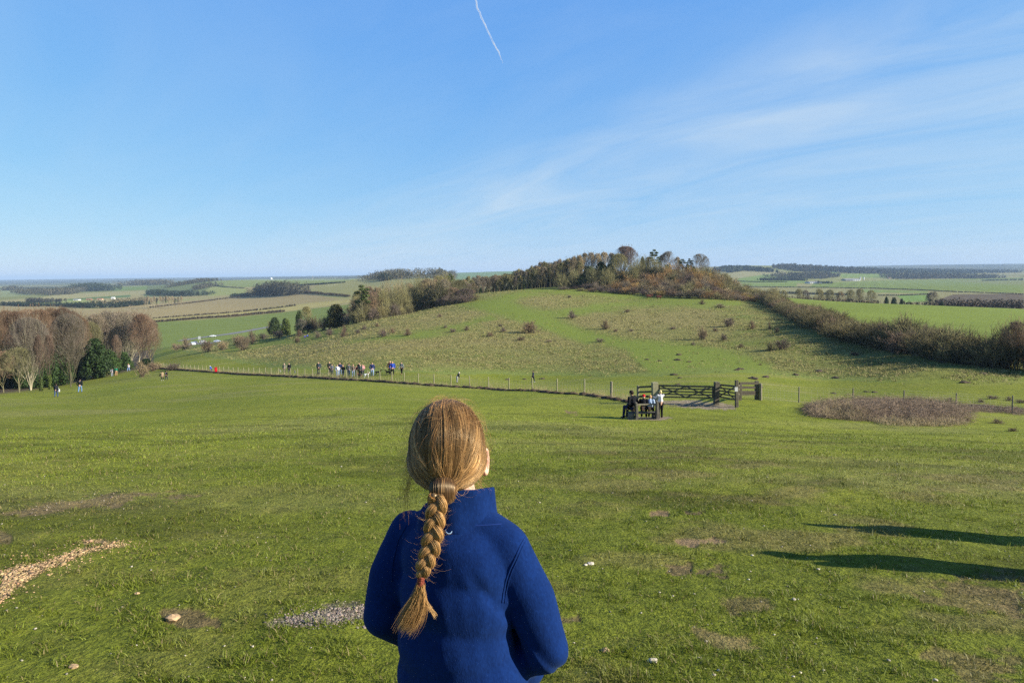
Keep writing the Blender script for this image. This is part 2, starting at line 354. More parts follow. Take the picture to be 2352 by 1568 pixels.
def cover(x, y, z):
    """colour, roughness of sward, bareness at world points"""
    r = np.hypot(x, y); front = (y > 1.5) & (np.abs(np.arctan2(x, y)) < 0.95)
    px, py = project(x, np.maximum(y, 0.2), z)
    n1 = fbm(x/6.0, y/6.0, 4, 31); n2 = fbm(x/1.3, y/1.3, 4, 33); n3 = fbm(x/30.0, y/30.0, 3, 35)
    col = LAWN*(0.82+0.36*n3)[:, None]
    g = sstep(0.45, 0.7, n1)[:, None]; col = col*(1-g*0.35)+g*0.35*GREEN*0.85
    yl = sstep(0.52, 0.75, fbm(x/9.0+7, y/4.0, 4, 41))[:, None]*0.45
    col = col*(1-yl)+yl*np.array((0.23, 0.215, 0.075))
    near = (1-sstep(5, 22, r))[:, None]; col = col*(1-0.18*near)
    th = sstep(0.50, 0.66, fbm(x/0.9+4, y/0.7, 4, 43))*(0.35+0.65*sstep(-1, 3, x))*(1-sstep(10, 30, r))
    col = col*(1-0.55*th[:, None])+0.55*th[:, None]*np.array((0.20, 0.155, 0.062))
    dk = sstep(0.5, 0.68, fbm(x/2.2, y/1.4+9, 4, 45))*(1-sstep(25, 60, r)); col = col*(1-0.30*dk[:, None])
    tuss = np.zeros(len(x)); bare = np.zeros(len(x))
    m = front & (r > 55) & (r < 360)
    if m.any():
        X, Y = px[m]+30*(n3[m]-0.5)+26*(n1[m]-.5), py[m]+14*(n1[m]-0.5)
        h = soft(X, Y, HILL, 9)*sstep(60, 80, y[m])
        path = np.zeros(m.sum())
        for pl in PATHS: path = np.maximum(path, soft(X, Y, pl, 11))
        tn = np.zeros(m.sum())
        for pl in TANS: tn = np.maximum(tn, soft(X, Y, pl, 16))
        t = h*(1-path)*np.clip(0.42+0.5*tn+1.5*(n1[m]-0.5)*0.6+0.5*(n3[m]-0.5), 0, 1)
        c = np.array((0.165, 0.20, 0.042))*(1-t[:, None])+TAN*t[:, None]
        c = c*(1-path[:, None]*h[:, None])+np.array((0.160, 0.200, 0.030))*(path*h)[:, None]
        w = sstep(60, 85, y[m])[:, None]*(h > 0)[:, None]
        col[m] = col[m]*(1-w)+c*w; tuss[m] = h*(1-path)*0.9
    m = front & (r > 100) & (px > 1740)             # the field behind the hedge
    if m.any():
        w = (sstep(110, 130, r[m])*sstep(0, 8, -poly_sd(px[m], py[m], HILL))*(r[m] < 460))[:, None]
        tuss[m] *= 1-w[:, 0]
        col[m] = col[m]*(1-w)+w*np.array((0.160, 0.205, 0.030))*(0.9+0.2*n3[m])[:, None]
    m = front & (r > 370) & (z < 400)
    if m.any():
        c = np.array((0.22, 0.225, 0.085))*(0.8+0.4*fbm(x[m]/260, y[m]/260, 3, 51))[:, None]
        k = sstep(0.5, 0.62, vnoise(x[m]/330+3, y[m]/520, 55))[:, None]; c = c*(1-0.5*k)+0.5*k*np.array((0.32, 0.27, 0.17))
        wood = sstep(0.53, 0.6, fbm(x[m]/500, y[m]/900, 3, 57))*sstep(2800, 4200, r[m]); c = c*(1-wood[:, None])+wood[:, None]*np.array((0.055, 0.065, 0.045))
        fw_ = 0.8*sstep(4200, 7500, r[m])[:, None]; c = c*(1-fw_)+fw_*np.array((0.045, 0.06, 0.055))
        for pl, fc, sw in FIELDS:
            w = soft(px[m], py[m], pl, sw)[:, None]; c = c*(1-w)+w*np.array(fc)*(0.93+0.14*n3[m])[:, None]
        w = sstep(370, 400, r[m])[:, None]*(1-((px[m] > 1740) & (r[m] < 460)))[:, None]
        c = c*np.array((0.86, 0.86, 0.62)); col[m] = col[m]*(1-w)+c*w; tuss[m] *= 1-w[:, 0]
    m = front & (r < 60)
    if m.any():
        for pl, sw, sc in BARE:
            wob = (n2[m]-0.5)*2.2*sw+(fbm(x[m]/0.25, y[m]/0.25, 3, 61)-0.5)*1.6*sw
            w = sstep(-sw*0.7, sw*0.7, poly_sd(px[m], py[m], pl)+wob)
            wn_ = fbm(x[m]/0.10, y[m]/0.10, 3, 67); w = sstep(0.30, 0.70, w+(wn_-0.5)*2.4*np.minimum(1, 4*w*(1-w)))*(0.9 if sw < 8 else 0.55+0.3*n1[m] if sw < 19 else 0.25+0.45*n1[m])
            sc = np.array(sc)*(0.75+0.5*fbm(x[m]/0.12, y[m]/0.12, 2, 63))[:, None]
            col[m] = col[m]*(1-w[:, None])+w[:, None]*sc; bare[m] = np.maximum(bare[m], w)
    # leaf litter and bare soil in the wood at the left
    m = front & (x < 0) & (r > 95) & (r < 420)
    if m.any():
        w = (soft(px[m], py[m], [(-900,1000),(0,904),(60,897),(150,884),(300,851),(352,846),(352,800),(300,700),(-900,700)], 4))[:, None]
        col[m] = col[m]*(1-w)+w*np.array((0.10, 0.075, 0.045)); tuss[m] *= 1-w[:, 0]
    return col, tuss, bare

# ------------------------------------------------------------------ the ground itself, one sheet to the horizon
def make_ground():
    rr = [0.25, 0.6, 1.0, 1.4, 1.8, 2.2]
    while rr[-1] < 50: rr.append(rr[-1]*1.009)
    while rr[-1] < 480: rr.append(rr[-1]*1.0125)
    while rr[-1] < 32000: rr.append(rr[-1]*1.02)
    rr = np.array(rr)
    az = np.concatenate([np.linspace(-math.pi, -0.76, 50)[:-1], np.linspace(-0.76, 0.76, 720), np.linspace(0.76, math.pi, 50)[1:]])
    A, RR = np.meshgrid(az, rr); x = (np.sin(A)*RR).ravel(); y = (np.cos(A)*RR).ravel(); z = G(x, y)
    z -= 0.05*0
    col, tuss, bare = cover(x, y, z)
    z = z-0.012*bare*sstep(3, 5, np.hypot(x, y))
    nr, na = RR.shape; i = np.arange(nr-1)[:, None]*na+np.arange(na-1)[None]
    q = np.stack([i, i+1, i+na+1, i+na], -1).reshape(-1, 4)
    x = np.concatenate([x, [0]]); y = np.concatenate([y, [0]]); z = np.concatenate([z, [z[:na].mean()]])
    c = len(x)-1; t = np.stack([np.full(na-1, c), np.arange(1, na), np.arange(na-1)], -1)
    rep = lambda a: np.concatenate([a, a[:1]])
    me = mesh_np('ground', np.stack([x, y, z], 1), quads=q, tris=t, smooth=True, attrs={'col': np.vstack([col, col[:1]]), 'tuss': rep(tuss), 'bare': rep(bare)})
    me.flip_normals()
    t = NT('meadow', 0.95, 0.12); w = t.world(); col = t.attr('col').outputs['Color']; tu = t.attr('tuss').outputs['Fac']; ba = t.attr('bare').outputs['Fac']
    big = t.noise(w, 0.35, 5, 0.62); mid = t.noise(t.scale(w, (1, 0.55, 1)), 2.2, 6, 0.72); fine = t.noise(w, 26.0, 4, 0.7)
    v = t.mix(1.0, col, t.ramp(mid, [(0.25, (0.66, 0.70, 0.62)), (0.5, (1, 1, 1)), (0.78, (1.28, 1.22, 1.2))]), 'MULTIPLY')
    v = t.mix(1.0, v, t.ramp(fine, [(0.25, 0.45), (0.75, 1.50)]), 'MULTIPLY'); f2 = t.noise(w, 7.0, 5, 0.75); v = t.mix(1.0, v, t.ramp(f2, [(0.28, (0.60, 0.62, 0.58)), (0.5, (1, 1, 1)), (0.74, (1.34, 1.26, 1.2))]), 'MULTIPLY')
    # rough sward of the hill: straw tussocks between dark gaps
    tn = t.noise(t.scale(w, (1, 0.8, 1)), 1.25, 7, 0.74)
    dark = t.ramp(tn, [(0.32, (0.16, 0.15, 0.10)), (0.44, (0.72, 0.70, 0.60)), (0.55, (1.04, 1.0, 0.98)), (0.72, (1.55, 1.36, 1.2))])
    v = t.mix(t.math('MULTIPLY', tu, 0.9), v, t.mix(1.0, v, dark, 'MULTIPLY'))
    # ploughed ground keeps faint tramlines
    stripes = t.new('ShaderNodeTexWave', wave_type='BANDS', bands_direction='X'); t.put(stripes.inputs['Vector'], t.scale(w, (1, 1, 0), (0, 0, R(28)))); stripes.inputs['Scale'].default_value = 0.012; stripes.inputs['Distortion'].default_value = 1.5; stripes.inputs['Detail'].default_value = 3
    sep = t.new('ShaderNodeSeparateXYZ'); t.put(sep.inputs[0], w)
    far = t.math('GREATER_THAN', sep.outputs[1], 560.0)
    v = t.mix(t.math('MULTIPLY', far, 0.8), v, t.mix(1.0, v, t.ramp(stripes.outputs['Fac'], [(0.0, 0.93), (0.9, 1.0), (1.0, 1.12)]), 'MULTIPLY'))
    hgt = t.math('ADD', t.math('MULTIPLY', fine, 0.18), t.math('ADD', t.math('MULTIPLY', mid, 0.30), t.math('MULTIPLY', t.math('MULTIPLY', t.math('SUBTRACT', tn, 0.5), tu), 3.2)))
    t.bump(hgt, 0.9, 0.22)
    me.materials.append(t.done(v))
    tag(link('ground', me), kind='structure')
make_ground()

def make_grass():
    """short turf blades of the near slope, finer close by"""
    N = 520000
    az = RNG.uniform(-0.80, 0.80, N); d = np.exp(RNG.uniform(math.log(1.9), math.log(48), N))
    x = np.sin(az)*d; y = np.cos(az)*d
    cl = fbm(x/0.35, y/0.35, 3, 71)
    keep = RNG.random(N) < (0.35+1.1*sstep(0.3, 0.6, cl))*(1-sstep(12, 46, d)); x, y, d, cl = x[keep], y[keep], d[keep], cl[keep]
    z = G(x, y); col, tu, bare = cover(x, y, z); k = RNG.random(len(x)) > bare*1.15
    x, y, z, d, col, cl = x[k], y[k], z[k], d[k], col[k], cl[k]; n = len(x)
    tall = 0.45+0.5*sstep(0.42, 0.72, fbm(x/0.7, y/0.7, 4, 77))+1.1*sstep(.5, .75, vnoise(x/.09, y/.09, 76))
    h = (0.010+0.018*RNG.random(n)**1.5)*tall*(1+d*0.03); wd = 0.0012*(1+d*0.25)*(0.7+0.6*RNG.random(n))
    th = RNG.uniform(0, 2*math.pi, n); lean = h*RNG.uniform(0.35, 1.5, n); ld = RNG.uniform(0, 6.283, n)
    wx, wy = np.cos(th)*wd, np.sin(th)*wd; lx, ly = np.cos(ld)*lean, np.sin(ld)*lean
    z0 = z-0.006
    V = np.stack([np.stack([x-wx, y-wy, z0], 1), np.stack([x+wx, y+wy, z0], 1),
                  np.stack([x+wx*.7+lx*.35, y+wy*.7+ly*.35, z0+h*.62], 1), np.stack([x-wx*.7+lx*.35, y-wy*.7+ly*.35, z0+h*.62], 1),
                  np.stack([x+lx, y+ly, z0+h], 1)], 1)
    b = np.arange(n)*5
    rv = RNG.random(n); straw = (rv > 0.88-0.08*sstep(0.5, 0.7, fbm(x/2.0, y/2.0, 3, 79)))[:, None]
    c = col*np.array((1.0, 1.06, 0.9))*(0.62+0.85*RNG.random(n))[:, None]
    c = np.where(straw, np.array((0.27, 0.215, 0.09))*(0.5+0.7*RNG.random(n))[:, None], c)
    me = mesh_np('grass', V, quads=np.stack([b, b+1, b+2, b+3], 1), tris=np.stack([b+3, b+2, b+4], 1), attrs={'col': np.repeat(c, 5, 0)})
    t = NT('grass_blades', 0.55, 0.25); c_ = t.attr('col').outputs['Color']
    tr = t.new('ShaderNodeBsdfTranslucent'); t.put(tr.inputs[0], c_); ms = t.new('ShaderNodeMixShader'); ms.inputs[0].default_value = 0.3
    t.l.new(t.b.outputs[0], ms.inputs[1]); t.l.new(tr.outputs[0], ms.inputs[2]); t.l.new(ms.outputs[0], t.n['Material Output'].inputs[0])
    me.materials.append(t.done(c_))
    tag(link('grass', me), 'short bright green turf covering the near slope', 'grass', kind='stuff')
make_grass()
# ------------------------------------------------------------------ growing woody plants level by level
def tubes(pts, rad, sides=3):
    """pts (n,k,3), rad (n,k) -> verts, quads"""
    n, k, _ = pts.shape
    if n == 0: return np.zeros((0, 3)), np.zeros((0, 4), int)
    tan = pts[:, -1]-pts[:, 0]; tan /= np.linalg.norm(tan, axis=1, keepdims=True)+1e-9
    ref = np.where(np.abs(tan[:, 2:3]) > 0.9, np.array([[1.0, 0, 0]]), np.array([[0, 0, 1.0]]))
    a = np.cross(tan, ref); a /= np.linalg.norm(a, axis=1, keepdims=True)+1e-9; b = np.cross(tan, a)
    ang = np.arange(sides)/sides*2*math.pi
    off = a[:, None, None]*np.cos(ang)[None, None, :, None]+b[:, None, None]*np.sin(ang)[None, None, :, None]
    V = pts[:, :, None]+off*rad[:, :, None, None]
    base = np.arange(n)[:, None, None]*k*sides+np.arange(k-1)[None, :, None]*sides; s = np.arange(sides)[None, None]
    s2 = (s+1) % sides
    Q = np.stack([base+s, base+s2, base+sides+s2, base+sides+s], -1).reshape(-1, 4)
    return V.reshape(-1, 3), Q
def grow(rng, P0, R0, per, t0, t1, ang, length, upb, k, rr, tip=0.25, wob=0.08, env=None, lenvar=0.35):
    n = len(P0); K = P0.shape[1]; par = np.repeat(np.arange(n), per)
    t = t0+(t1-t0)*((np.tile(np.arange(per), n)+rng.random(n*per))/per)
    f = t*(K-1); i = np.minimum(f.astype(int), K-2); w = (f-i)[:, None]
    st = P0[par, i]*(1-w)+P0[par, i+1]*w; dr = P0[par, i+1]-P0[par, i]; dr /= np.linalg.norm(dr, axis=1, keepdims=True)+1e-9
    r0 = (R0[par, i]*(1-w[:, 0])+R0[par, i+1]*w[:, 0])
    az = rng.uniform(0, 2*math.pi, len(par))+np.tile(np.arange(per), n)*2.4
    ref = np.where(np.abs(dr[:, 2:3]) > 0.9, np.array([[1.0, 0, 0]]), np.array([[0, 0, 1.0]]))
    a = np.cross(dr, ref); a /= np.linalg.norm(a, axis=1, keepdims=True)+1e-9; b = np.cross(dr, a)
    an = R(ang)*(0.7+0.6*rng.random(len(par)))
    d = dr*np.cos(an)[:, None]+(a*np.cos(az)[:, None]+b*np.sin(az)[:, None])*np.sin(an)[:, None]
    d[:, 2] += upb*0.5; d /= np.linalg.norm(d, axis=1, keepdims=True)
    L = length*(1-lenvar+2*lenvar*rng.random(len(par)))
    if not np.isscalar(length): pass
    if env is not None:
        c, rx, rz = env                                 # keep tips inside an egg-shaped crown
        rzz = np.where(st[:, 2] < c, c*1.05, rz)[:, None]; rxx = np.full_like(rzz, rx); ax = np.concatenate([rxx, rxx, rzz], 1)
        o = (st-np.array([0, 0, c]))/ax; dd = d/ax
        A = (dd**2).sum(1); B = (o*dd).sum(1); C = (o**2).sum(1)-1
        disc = np.maximum(B*B-A*C, 0); tt = np.where(C < 0, (-B+np.sqrt(disc))/A, 0.15*L); L = np.minimum(L, tt*(0.68+0.42*rng.random(len(par))))
    L = np.maximum(L, 0.02)
    s = np.linspace(0, 1, k)[None, :, None]
    up_ = np.zeros((1, 1, 3)); up_[..., 2] = upb*0.35
    pts = st[:, None]+(d[:, None]*s+up_*s**2)*L[:, None, None]
    pts += rng.normal(0, 1, pts.shape)*wob*L[:, None, None]*s*0.5
    rad = np.maximum(r0*rr, 0.0)[:, None]*(1-(1-tip)*np.linspace(0, 1, k)[None])
    return pts, rad
def mm(parts):
    V, Q, o = [], [], 0
    for v, q in parts: V.append(v); Q.append(q+o); o += len(v)
    return np.concatenate(V), np.concatenate(Q)

def bare_tree_mesh(seed, Hh=10.0, Wd=8.0, trunk_r=0.22, clear=0.15, n1=14, n2=6, n3=5, n4=5, tw=0.016, ang=38, upb=0.7, stems=1, full=True, cz=0.58):
    rng = np.random.default_rng(seed)
    tr = []
    for s in range(stems):
        k = 7; t = np.linspace(0, 1, k); lean = rng.normal(0, 0.03 if stems == 1 else 0.16, 2)
        p = np.stack([lean[0]*t*Hh+rng.normal(0, .012, k)*Hh*t+(rng.normal(0, .25) if stems > 1 else 0), lean[1]*t*Hh+rng.normal(0, .012, k)*Hh*t, t*Hh*(0.88-0.1*rng.random())], 1)
        tr.append(p)
    T = np.array(tr); T[:, 0, 2] = -0.3; TR = trunk_r*(1.25-1.1*np.linspace(0, 1, 7)[None])*np.ones((stems, 1)); TR[:, 0] *= 1.3
    env = (Hh*cz, Wd/2, Hh*(1-cz))
    L1 = Hh*0.55
    p1, r1 = grow(rng, T, TR, n1, clear, 0.92, ang, L1, upb, 5, 0.52, env=env, lenvar=0.25)
    p2, r2 = grow(rng, p1, r1, n2, 0.2, 0.95, ang*0.95, L1*0.5, upb*0.7, 4, 0.55, env=env)
    p3, r3 = grow(rng, p2, np.maximum(r2, tw*1.4), n3, 0.15, 1.0, 38, L1*0.28, upb*0.5, 3, 0.6, env=env)
    tw_ = []
    if full:
        p4, r4 = grow(rng, p3, np.full(r3.shape, tw), n4, 0.1, 1.0, 40, L1*0.17, upb*0.4, 3, 1.0, tip=0.4, env=(Hh*cz, Wd/2*1.03, Hh*(1-cz)*1.02))
        tw_.append(tubes(p4, r4, 3))
    trunk = mm([tubes(T, TR, 7), tubes(p1, r1, 4), tubes(p2, np.maximum(r2, tw*1.3), 3)])
    crown = mm([tubes(p3, np.clip(r3, tw, tw*2.2), 3)]+tw_)
    return trunk, crown
def shrub_mesh(seed, Hh=4.0, Wd=5.0, n=34, n2=8, n3=5, tw=0.013, dense=1.0):
    rng = np.random.default_rng(seed)
    az = rng.uniform(0, 2*math.pi, n); el = np.arccos(rng.uniform(0.05, 1, n)); L = np.ones(n)
    tgt = np.stack([np.sin(el)*np.cos(az)*Wd/2, np.sin(el)*np.sin(az)*Wd/2, np.cos(el)*Hh], 1)*(0.72+0.3*rng.random(n))[:, None]
    b = np.stack([rng.normal(0, Wd*0.13, n), rng.normal(0, Wd*0.13, n), np.full(n, -0.15)], 1)
    s = np.linspace(0, 1, 5)[None, :, None]
    bend = np.zeros((n, 1, 3)); bend[:, 0, 2] = Hh*0.22
    p = b[:, None]*(1-s)+tgt[:, None]*s+bend*np.sin(s*math.pi)+rng.normal(0, Hh*0.018, (n, 5, 3))*s
    r = np.full((n, 1), tw*2.6)*(1-0.7*np.linspace(0, 1, 5)[None])
    p2, r2 = grow(rng, p, r, n2, 0.12, 1.0, 42, Hh*0.34, 0.6, 4, 0.8, tip=0.4)
    p3, r3 = grow(rng, p2, np.full(r2.shape, tw), n3, 0.1, 1.0, 42, Hh*0.17, 0.45, 3, 1.0, tip=0.4)
    return mm([tubes(p, r, 4), tubes(p2, np.maximum(r2, tw*1.2), 3)]), tubes(p3, np.full(r3.shape, tw)*np.array([1, .8, .4]), 3)
def leaf_cloud(rng, centers, radii, n, size, flat=0.85):
    """leaf clumps scattered through several rounded masses, thicker at their skins"""
    centers = np.asarray(centers, float); radii = np.asarray(radii, float)
    wts = (radii.prod(1))**0.66; pick = rng.choice(len(centers), n, p=wts/wts.sum())
    d = rng.normal(0, 1, (n, 3)); d /= np.linalg.norm(d, axis=1, keepdims=True)
    rr = 0.55+0.5*rng.random(n)**0.6
    p = centers[pick]+d*radii[pick]*rr[:, None]
    nrm = d+rng.normal(0, 0.55, (n, 3)); nrm /= np.linalg.norm(nrm, axis=1, keepdims=True)
    ref = rng.normal(0, 1, (n, 3)); a = np.cross(nrm, ref); a /= np.linalg.norm(a, axis=1, keepdims=True)+1e-9; b = np.cross(nrm, a)
    s = size*(0.5+rng.random(n))[:, None]
    V = np.stack([p-a*s*.5, p-b*s*.35+nrm*s*.1, p+a*s*.55, p+b*s*.35+nrm*s*.1], 1).reshape(-1, 3)
    Q = np.arange(n*4).reshape(-1, 4)
    return V, Q
def evergreen_mesh(seed, Hh=8.0, Wd=8.0, n=7000, size=0.34, cone=0.5, lumps=34, low=0.05):
    rng = np.random.default_rng(seed); C, Rr = [], []
    for i in range(lumps):
        h = low+(0.97-low)*((i+rng.random())/lumps); w = (1-h)**cone*min(1, (h-low+0.12)*4)
        a = i*2.4+rng.uniform(-.5, .5); rad = Wd/2*w*rng.uniform(0.45, 0.78)
        C.append((math.cos(a)*rad, math.sin(a)*rad, h*Hh*0.93)); q = Wd*0.15*(0.6+0.6*w)*rng.uniform(.8, 1.25); Rr.append((q, q, q*0.8))
    C.append((0, 0, Hh*.45)); Rr.append((Wd*.26, Wd*.26, Hh*.38))
    V, Q = leaf_cloud(rng, C, Rr, n, size)
    T = np.array([[[0, 0, -0.3], [0.05, 0, Hh*.3], [0, 0.08, Hh*.6], [0, 0, Hh*.9]]]); TR = np.array([[0.3, .22, .14, .05]])*Hh/9
    p1, r1 = grow(rng, T, TR, 16, 0.05, .95, 60, Wd*0.36, 0.3, 4, .4)
    return mm([tubes(T, TR, 7), tubes(p1, r1, 4)]), (V, Q)
def pine_mesh(seed, Hh=12.0, Wd=7.0, layers=6, flat=True):
    rng = np.random.default_rng(seed); T = np.array([[[0, 0, -0.3], [0.1, 0, Hh*.35], [-.1, 0.08, Hh*.7], [0, 0, Hh*.95]]]); TR = np.array([[0.26, .2, .14, .05]])
    C, Rr, B = [], [], []
    for i in range(layers):
        h = Hh*(0.55+0.42*i/(layers-1)); m = 3 if i < layers-1 else 1
        for j in range(m):
            a = rng.uniform(0, 6.28); q = Wd/2*rng.uniform(.35, .8)*(1 if i < layers-1 else 0.1)
            c = (math.cos(a)*q, math.sin(a)*q, h); C.append(c); Rr.append((Wd*.17, Wd*.17, 0.4)); B.append([(0, 0, h-0.8), (c[0]*.5, c[1]*.5, h-.35), c])
    p = np.array(B); r = np.full((len(B), 3), .06)
    V, Q = leaf_cloud(rng, C, Rr, 1900, 0.42)
    return mm([tubes(T, TR, 7), tubes(p, r, 4)]), (V, Q)

# ------------------------------------------------------------------ bark, twig and leaf materials
def plant_mat(name, c, c2=None, var=0.35, rough=0.85, scale=0.5, transl=0.0):
    t = NT(name, rough, 0.15); oi = t.new('ShaderNodeObjectInfo')
    nz = t.noise(t.obj(), scale, 4, 0.6); c2 = c2 or tuple(x*0.7 for x in c)
    v = t.mix(t.ramp(nz, [(0.35, 0), (0.65, 1)]), (*c, 1), (*c2, 1))
    v = t.mix(1.0, v, t.ramp(oi.outputs['Random'], [(0, (1-var, 1-var, 1-var*0.8)), (0.5, (1, 1, 1)), (1, (1+var, 1+var*0.85, 1+var*0.7))]), 'MULTIPLY')
    fine = t.noise(t.obj(), 4.0, 3, 0.7); v = t.mix(1.0, v, t.ramp(fine, [(0.3, 0.7), (0.7, 1.3)]), 'MULTIPLY')
    return t.done(v)
M = {}
M['bark_pale'] = plant_mat('bark_pale', (0.34, 0.30, 0.21), (0.17, 0.165, 0.10))
M['bark_moss'] = plant_mat('bark_moss', (0.15, 0.14, 0.07), (0.09, 0.08, 0.05))
M['bark_dark'] = plant_mat('bark_dark', (0.12, 0.095, 0.065), (0.08, 0.065, 0.05))
M['tw_red'] = plant_mat('twigs_red_brown', (0.205, 0.125, 0.082), (0.17, 0.12, 0.075))
M['tw_grey'] = plant_mat('twigs_grey', (0.24, 0.19, 0.145), (0.20, 0.175, 0.12))
M['tw_plum'] = plant_mat('twigs_plum', (0.19, 0.135, 0.125), (0.15, 0.115, 0.10))
M['tw_olive'] = plant_mat('twigs_olive', (0.262, 0.244, 0.104), (0.195, 0.177, 0.085))
M['tw_tan'] = plant_mat('twigs_tan', (0.360, 0.282, 0.156), (0.264, 0.204, 0.120))
M['tw_brown'] = plant_mat('twigs_brown', (0.250, 0.169, 0.106), (0.181, 0.125, 0.088))
M['tw_orange'] = plant_mat('twigs_orange', (0.442, 0.260, 0.098), (0.312, 0.195, 0.085))
M['tw_gold'] = plant_mat('twigs_gold', (0.525, 0.362, 0.088), (0.338, 0.237, 0.088))
M['tw_hedge'] = plant_mat('twigs_hedge', (0.253, 0.209, 0.088), (0.165, 0.149, 0.066))
M['lf_yew'] = plant_mat('leaves_yew', (0.040, 0.072, 0.016), (0.022, 0.04, 0.012), rough=0.6)
M['lf_rust'] = plant_mat('leaves_rusty', (0.11, 0.085, 0.02), (0.035, 0.052, 0.014), rough=0.6)
M['lf_pine'] = plant_mat('leaves_pine', (0.055, 0.085, 0.022), (0.03, 0.045, 0.016), rough=0.6)
M['lf_ivy'] = plant_mat('leaves_ivy', (0.085, 0.115, 0.025), (0.05, 0.07, 0.018), rough=0.5)
PROT = {}
def proto(key, tc, h, w):
    (tv, tq), (cv, cq) = tc
    PROT[key] = (mesh_np(key+'_trunk', tv, quads=tq, mat=M['bark_pale'], smooth=True), mesh_np(key+'_crown', cv, quads=cq, mat=M['tw_grey']), h, w)
for i in range(4): proto('beech%d' % i, bare_tree_mesh(11+i, 14, 13, 0.17, 0.08, 30, 8, 5, 5, 0.015, ang=52, upb=0.75, cz=0.50), 14, 13)
for i in range(2): proto('fan%d' % i, bare_tree_mesh(31+i, 14, 14, 0.14, 0.04, 14, 7, 5, 4, 0.014, ang=46, upb=0.8, stems=4, cz=0.55), 14, 14)
for i in range(3): proto('ash%d' % i, bare_tree_mesh(41+i, 10, 5.2, 0.09, 0.08, 20, 5, 4, 4, 0.018, ang=34, upb=0.9, cz=0.50), 10, 5.2)
for i in range(2): proto('oak%d' % i, bare_tree_mesh(51+i, 10, 9.5, 0.16, 0.10, 16, 6, 5, 4, 0.018, ang=52, upb=0.55, cz=0.50), 10, 9.5)
proto('dome0', bare_tree_mesh(61, 14, 16, 0.25, 0.12, 26, 8, 5, 5, 0.022, ang=50, upb=0.6, cz=0.42), 14, 16)
for i in range(5): proto('shrub%d' % i, shrub_mesh(71+i, 4, 5, n=30, n2=8, n3=5, tw=0.017), 4, 5)
for i in range(3): proto('smallbush%d' % i, shrub_mesh(81+i, 2, 2.3, n=22, n2=6, n3=4, tw=0.013), 2, 2.3)
for i in range(3): proto('yew%d' % i, evergreen_mesh(91+i, 8, 7.5, 6500, 0.36), 8, 7.5)
proto('holly0', evergreen_mesh(95, 5, 5, 3000, 0.33, cone=0.35, lumps=18, low=0.12), 5, 5)
proto('pine0', pine_mesh(97), 12, 7)
def plant(key, pos, h, w, bark='bark_moss', crown='tw_grey', name='tree', label=None, cat='tree', group=None, seed=None, rz=None):
    tm, cm, ph, pw = PROT[key]
    root = empty(name, pos, random.uniform(0, 6.28) if rz is None else rz); root.scale = (w/pw, w/pw, h/ph)
    for nm, me, mt in (('trunk', tm, bark), ('crown', cm, crown)):
        if 'bush' in key or 'shrub' in key: nm = {'trunk': 'stems', 'crown': 'twigs'}[nm]
        o = link(nm, me, root); o.material_slots[0].link = 'OBJECT'; o.material_slots[0].material = M[mt]
    return tag(root, label, cat, group)
def h_for(pos, row, px):
    """height of something standing at pos whose top shows at image row `row`"""
    v = ray(px, row); return max(0.4, EYE+v[2]*pos.y-pos.z)
def pxm(n, d): return n*d/F                         # n photograph units at distance d, in metres
# ------------------------------------------------------------------ the beech copse at the left
random.seed(21)
def T(key, px, d, toprow, wpx, **kw):
    p = at(px, d); h = h_for(p, toprow, px); return plant(key, p, h, pxm(wpx, d), **kw)
cop = 'bare beech trees massed in the copse at the left edge'
back = [ # px, d, top row, width, crown
 (-110,125,702,100,'tw_red'),(-60,140,708,95,'tw_red'),(-15,118,722,85,'tw_red'),(-35,160,712,90,'tw_brown'),(20,150,714,88,'tw_red'),(45,128,716,84,'tw_red'),(70,170,711,80,'tw_red'),
 (98,140,712,86,'tw_red'),(125,165,708,78,'tw_red'),(150,150,708,80,'tw_red'),(172,175,716,64,'tw_red'),(188,158,728,58,'tw_red'),(60,200,718,80,'tw_brown'),(120,205,716,80,'tw_brown'),(0,190,720,80,'tw_brown'),
 (222,205,722,72,'tw_grey'),(250,215,716,74,'tw_grey'),(276,220,718,66,'tw_brown'),(212,190,740,60,'tw_olive'),(330,205,722,66,'tw_red'),(345,220,732,56,'tw_brown'),(180,225,728,60,'tw_brown'),(238,235,724,60,'tw_grey')]
for i, (px, d, tr, w, c) in enumerate(back):
    T('beech%d' % (i % 4), px, d, tr, w, bark=('bark_moss', 'bark_dark', 'bark_moss')[i % 3], crown=c, name='beech_tree',
      label='tall bare beech tree with reddish brown or grey twigs, crowded inside the left copse', group=cop)
T('fan0', 163, 122, 722, 96, bark='bark_moss', crown='tw_grey', name='beech_tree', label='beech with many pale stems fanning out from one mossy base, left of the dark yew', cat='tree', group=cop)
T('fan1', 70, 116, 730, 96, bark='bark_pale', crown='tw_grey', name='beech_tree', label='bare tree with long pale slanting limbs at the front left of the copse', cat='tree', group=cop)
T('oak0', 44, 103, 798, 78, bark='bark_moss', crown='tw_olive', name='young_tree', label='small low olive tree with a leaning mossy trunk at the grass edge', cat='tree')
T('oak1', 8, 108, 806, 60, bark='bark_moss', crown='tw_brown', name='young_tree', label='small brownish bare tree at the far left edge of the grass', cat='tree')
bt = hit(296, 846, 120)
T('fan1', 296, bt.y, 716, 130, bark='bark_pale', crown='tw_grey', name='beech_tree', label='big bare beech with a bright white forked trunk at the right end of the copse', cat='tree')
T('beech2', 319, bt.y+9, 720, 92, bark='bark_pale', crown='tw_red', name='beech_tree', label='bare beech with one straight pale trunk behind the white forked one', cat='tree')
T('yew0', 222, 156, 772, 74, bark='bark_dark', crown='lf_yew', name='yew_tree', label='dark green yew tree with a sloping right side in the middle of the copse', cat='tree')
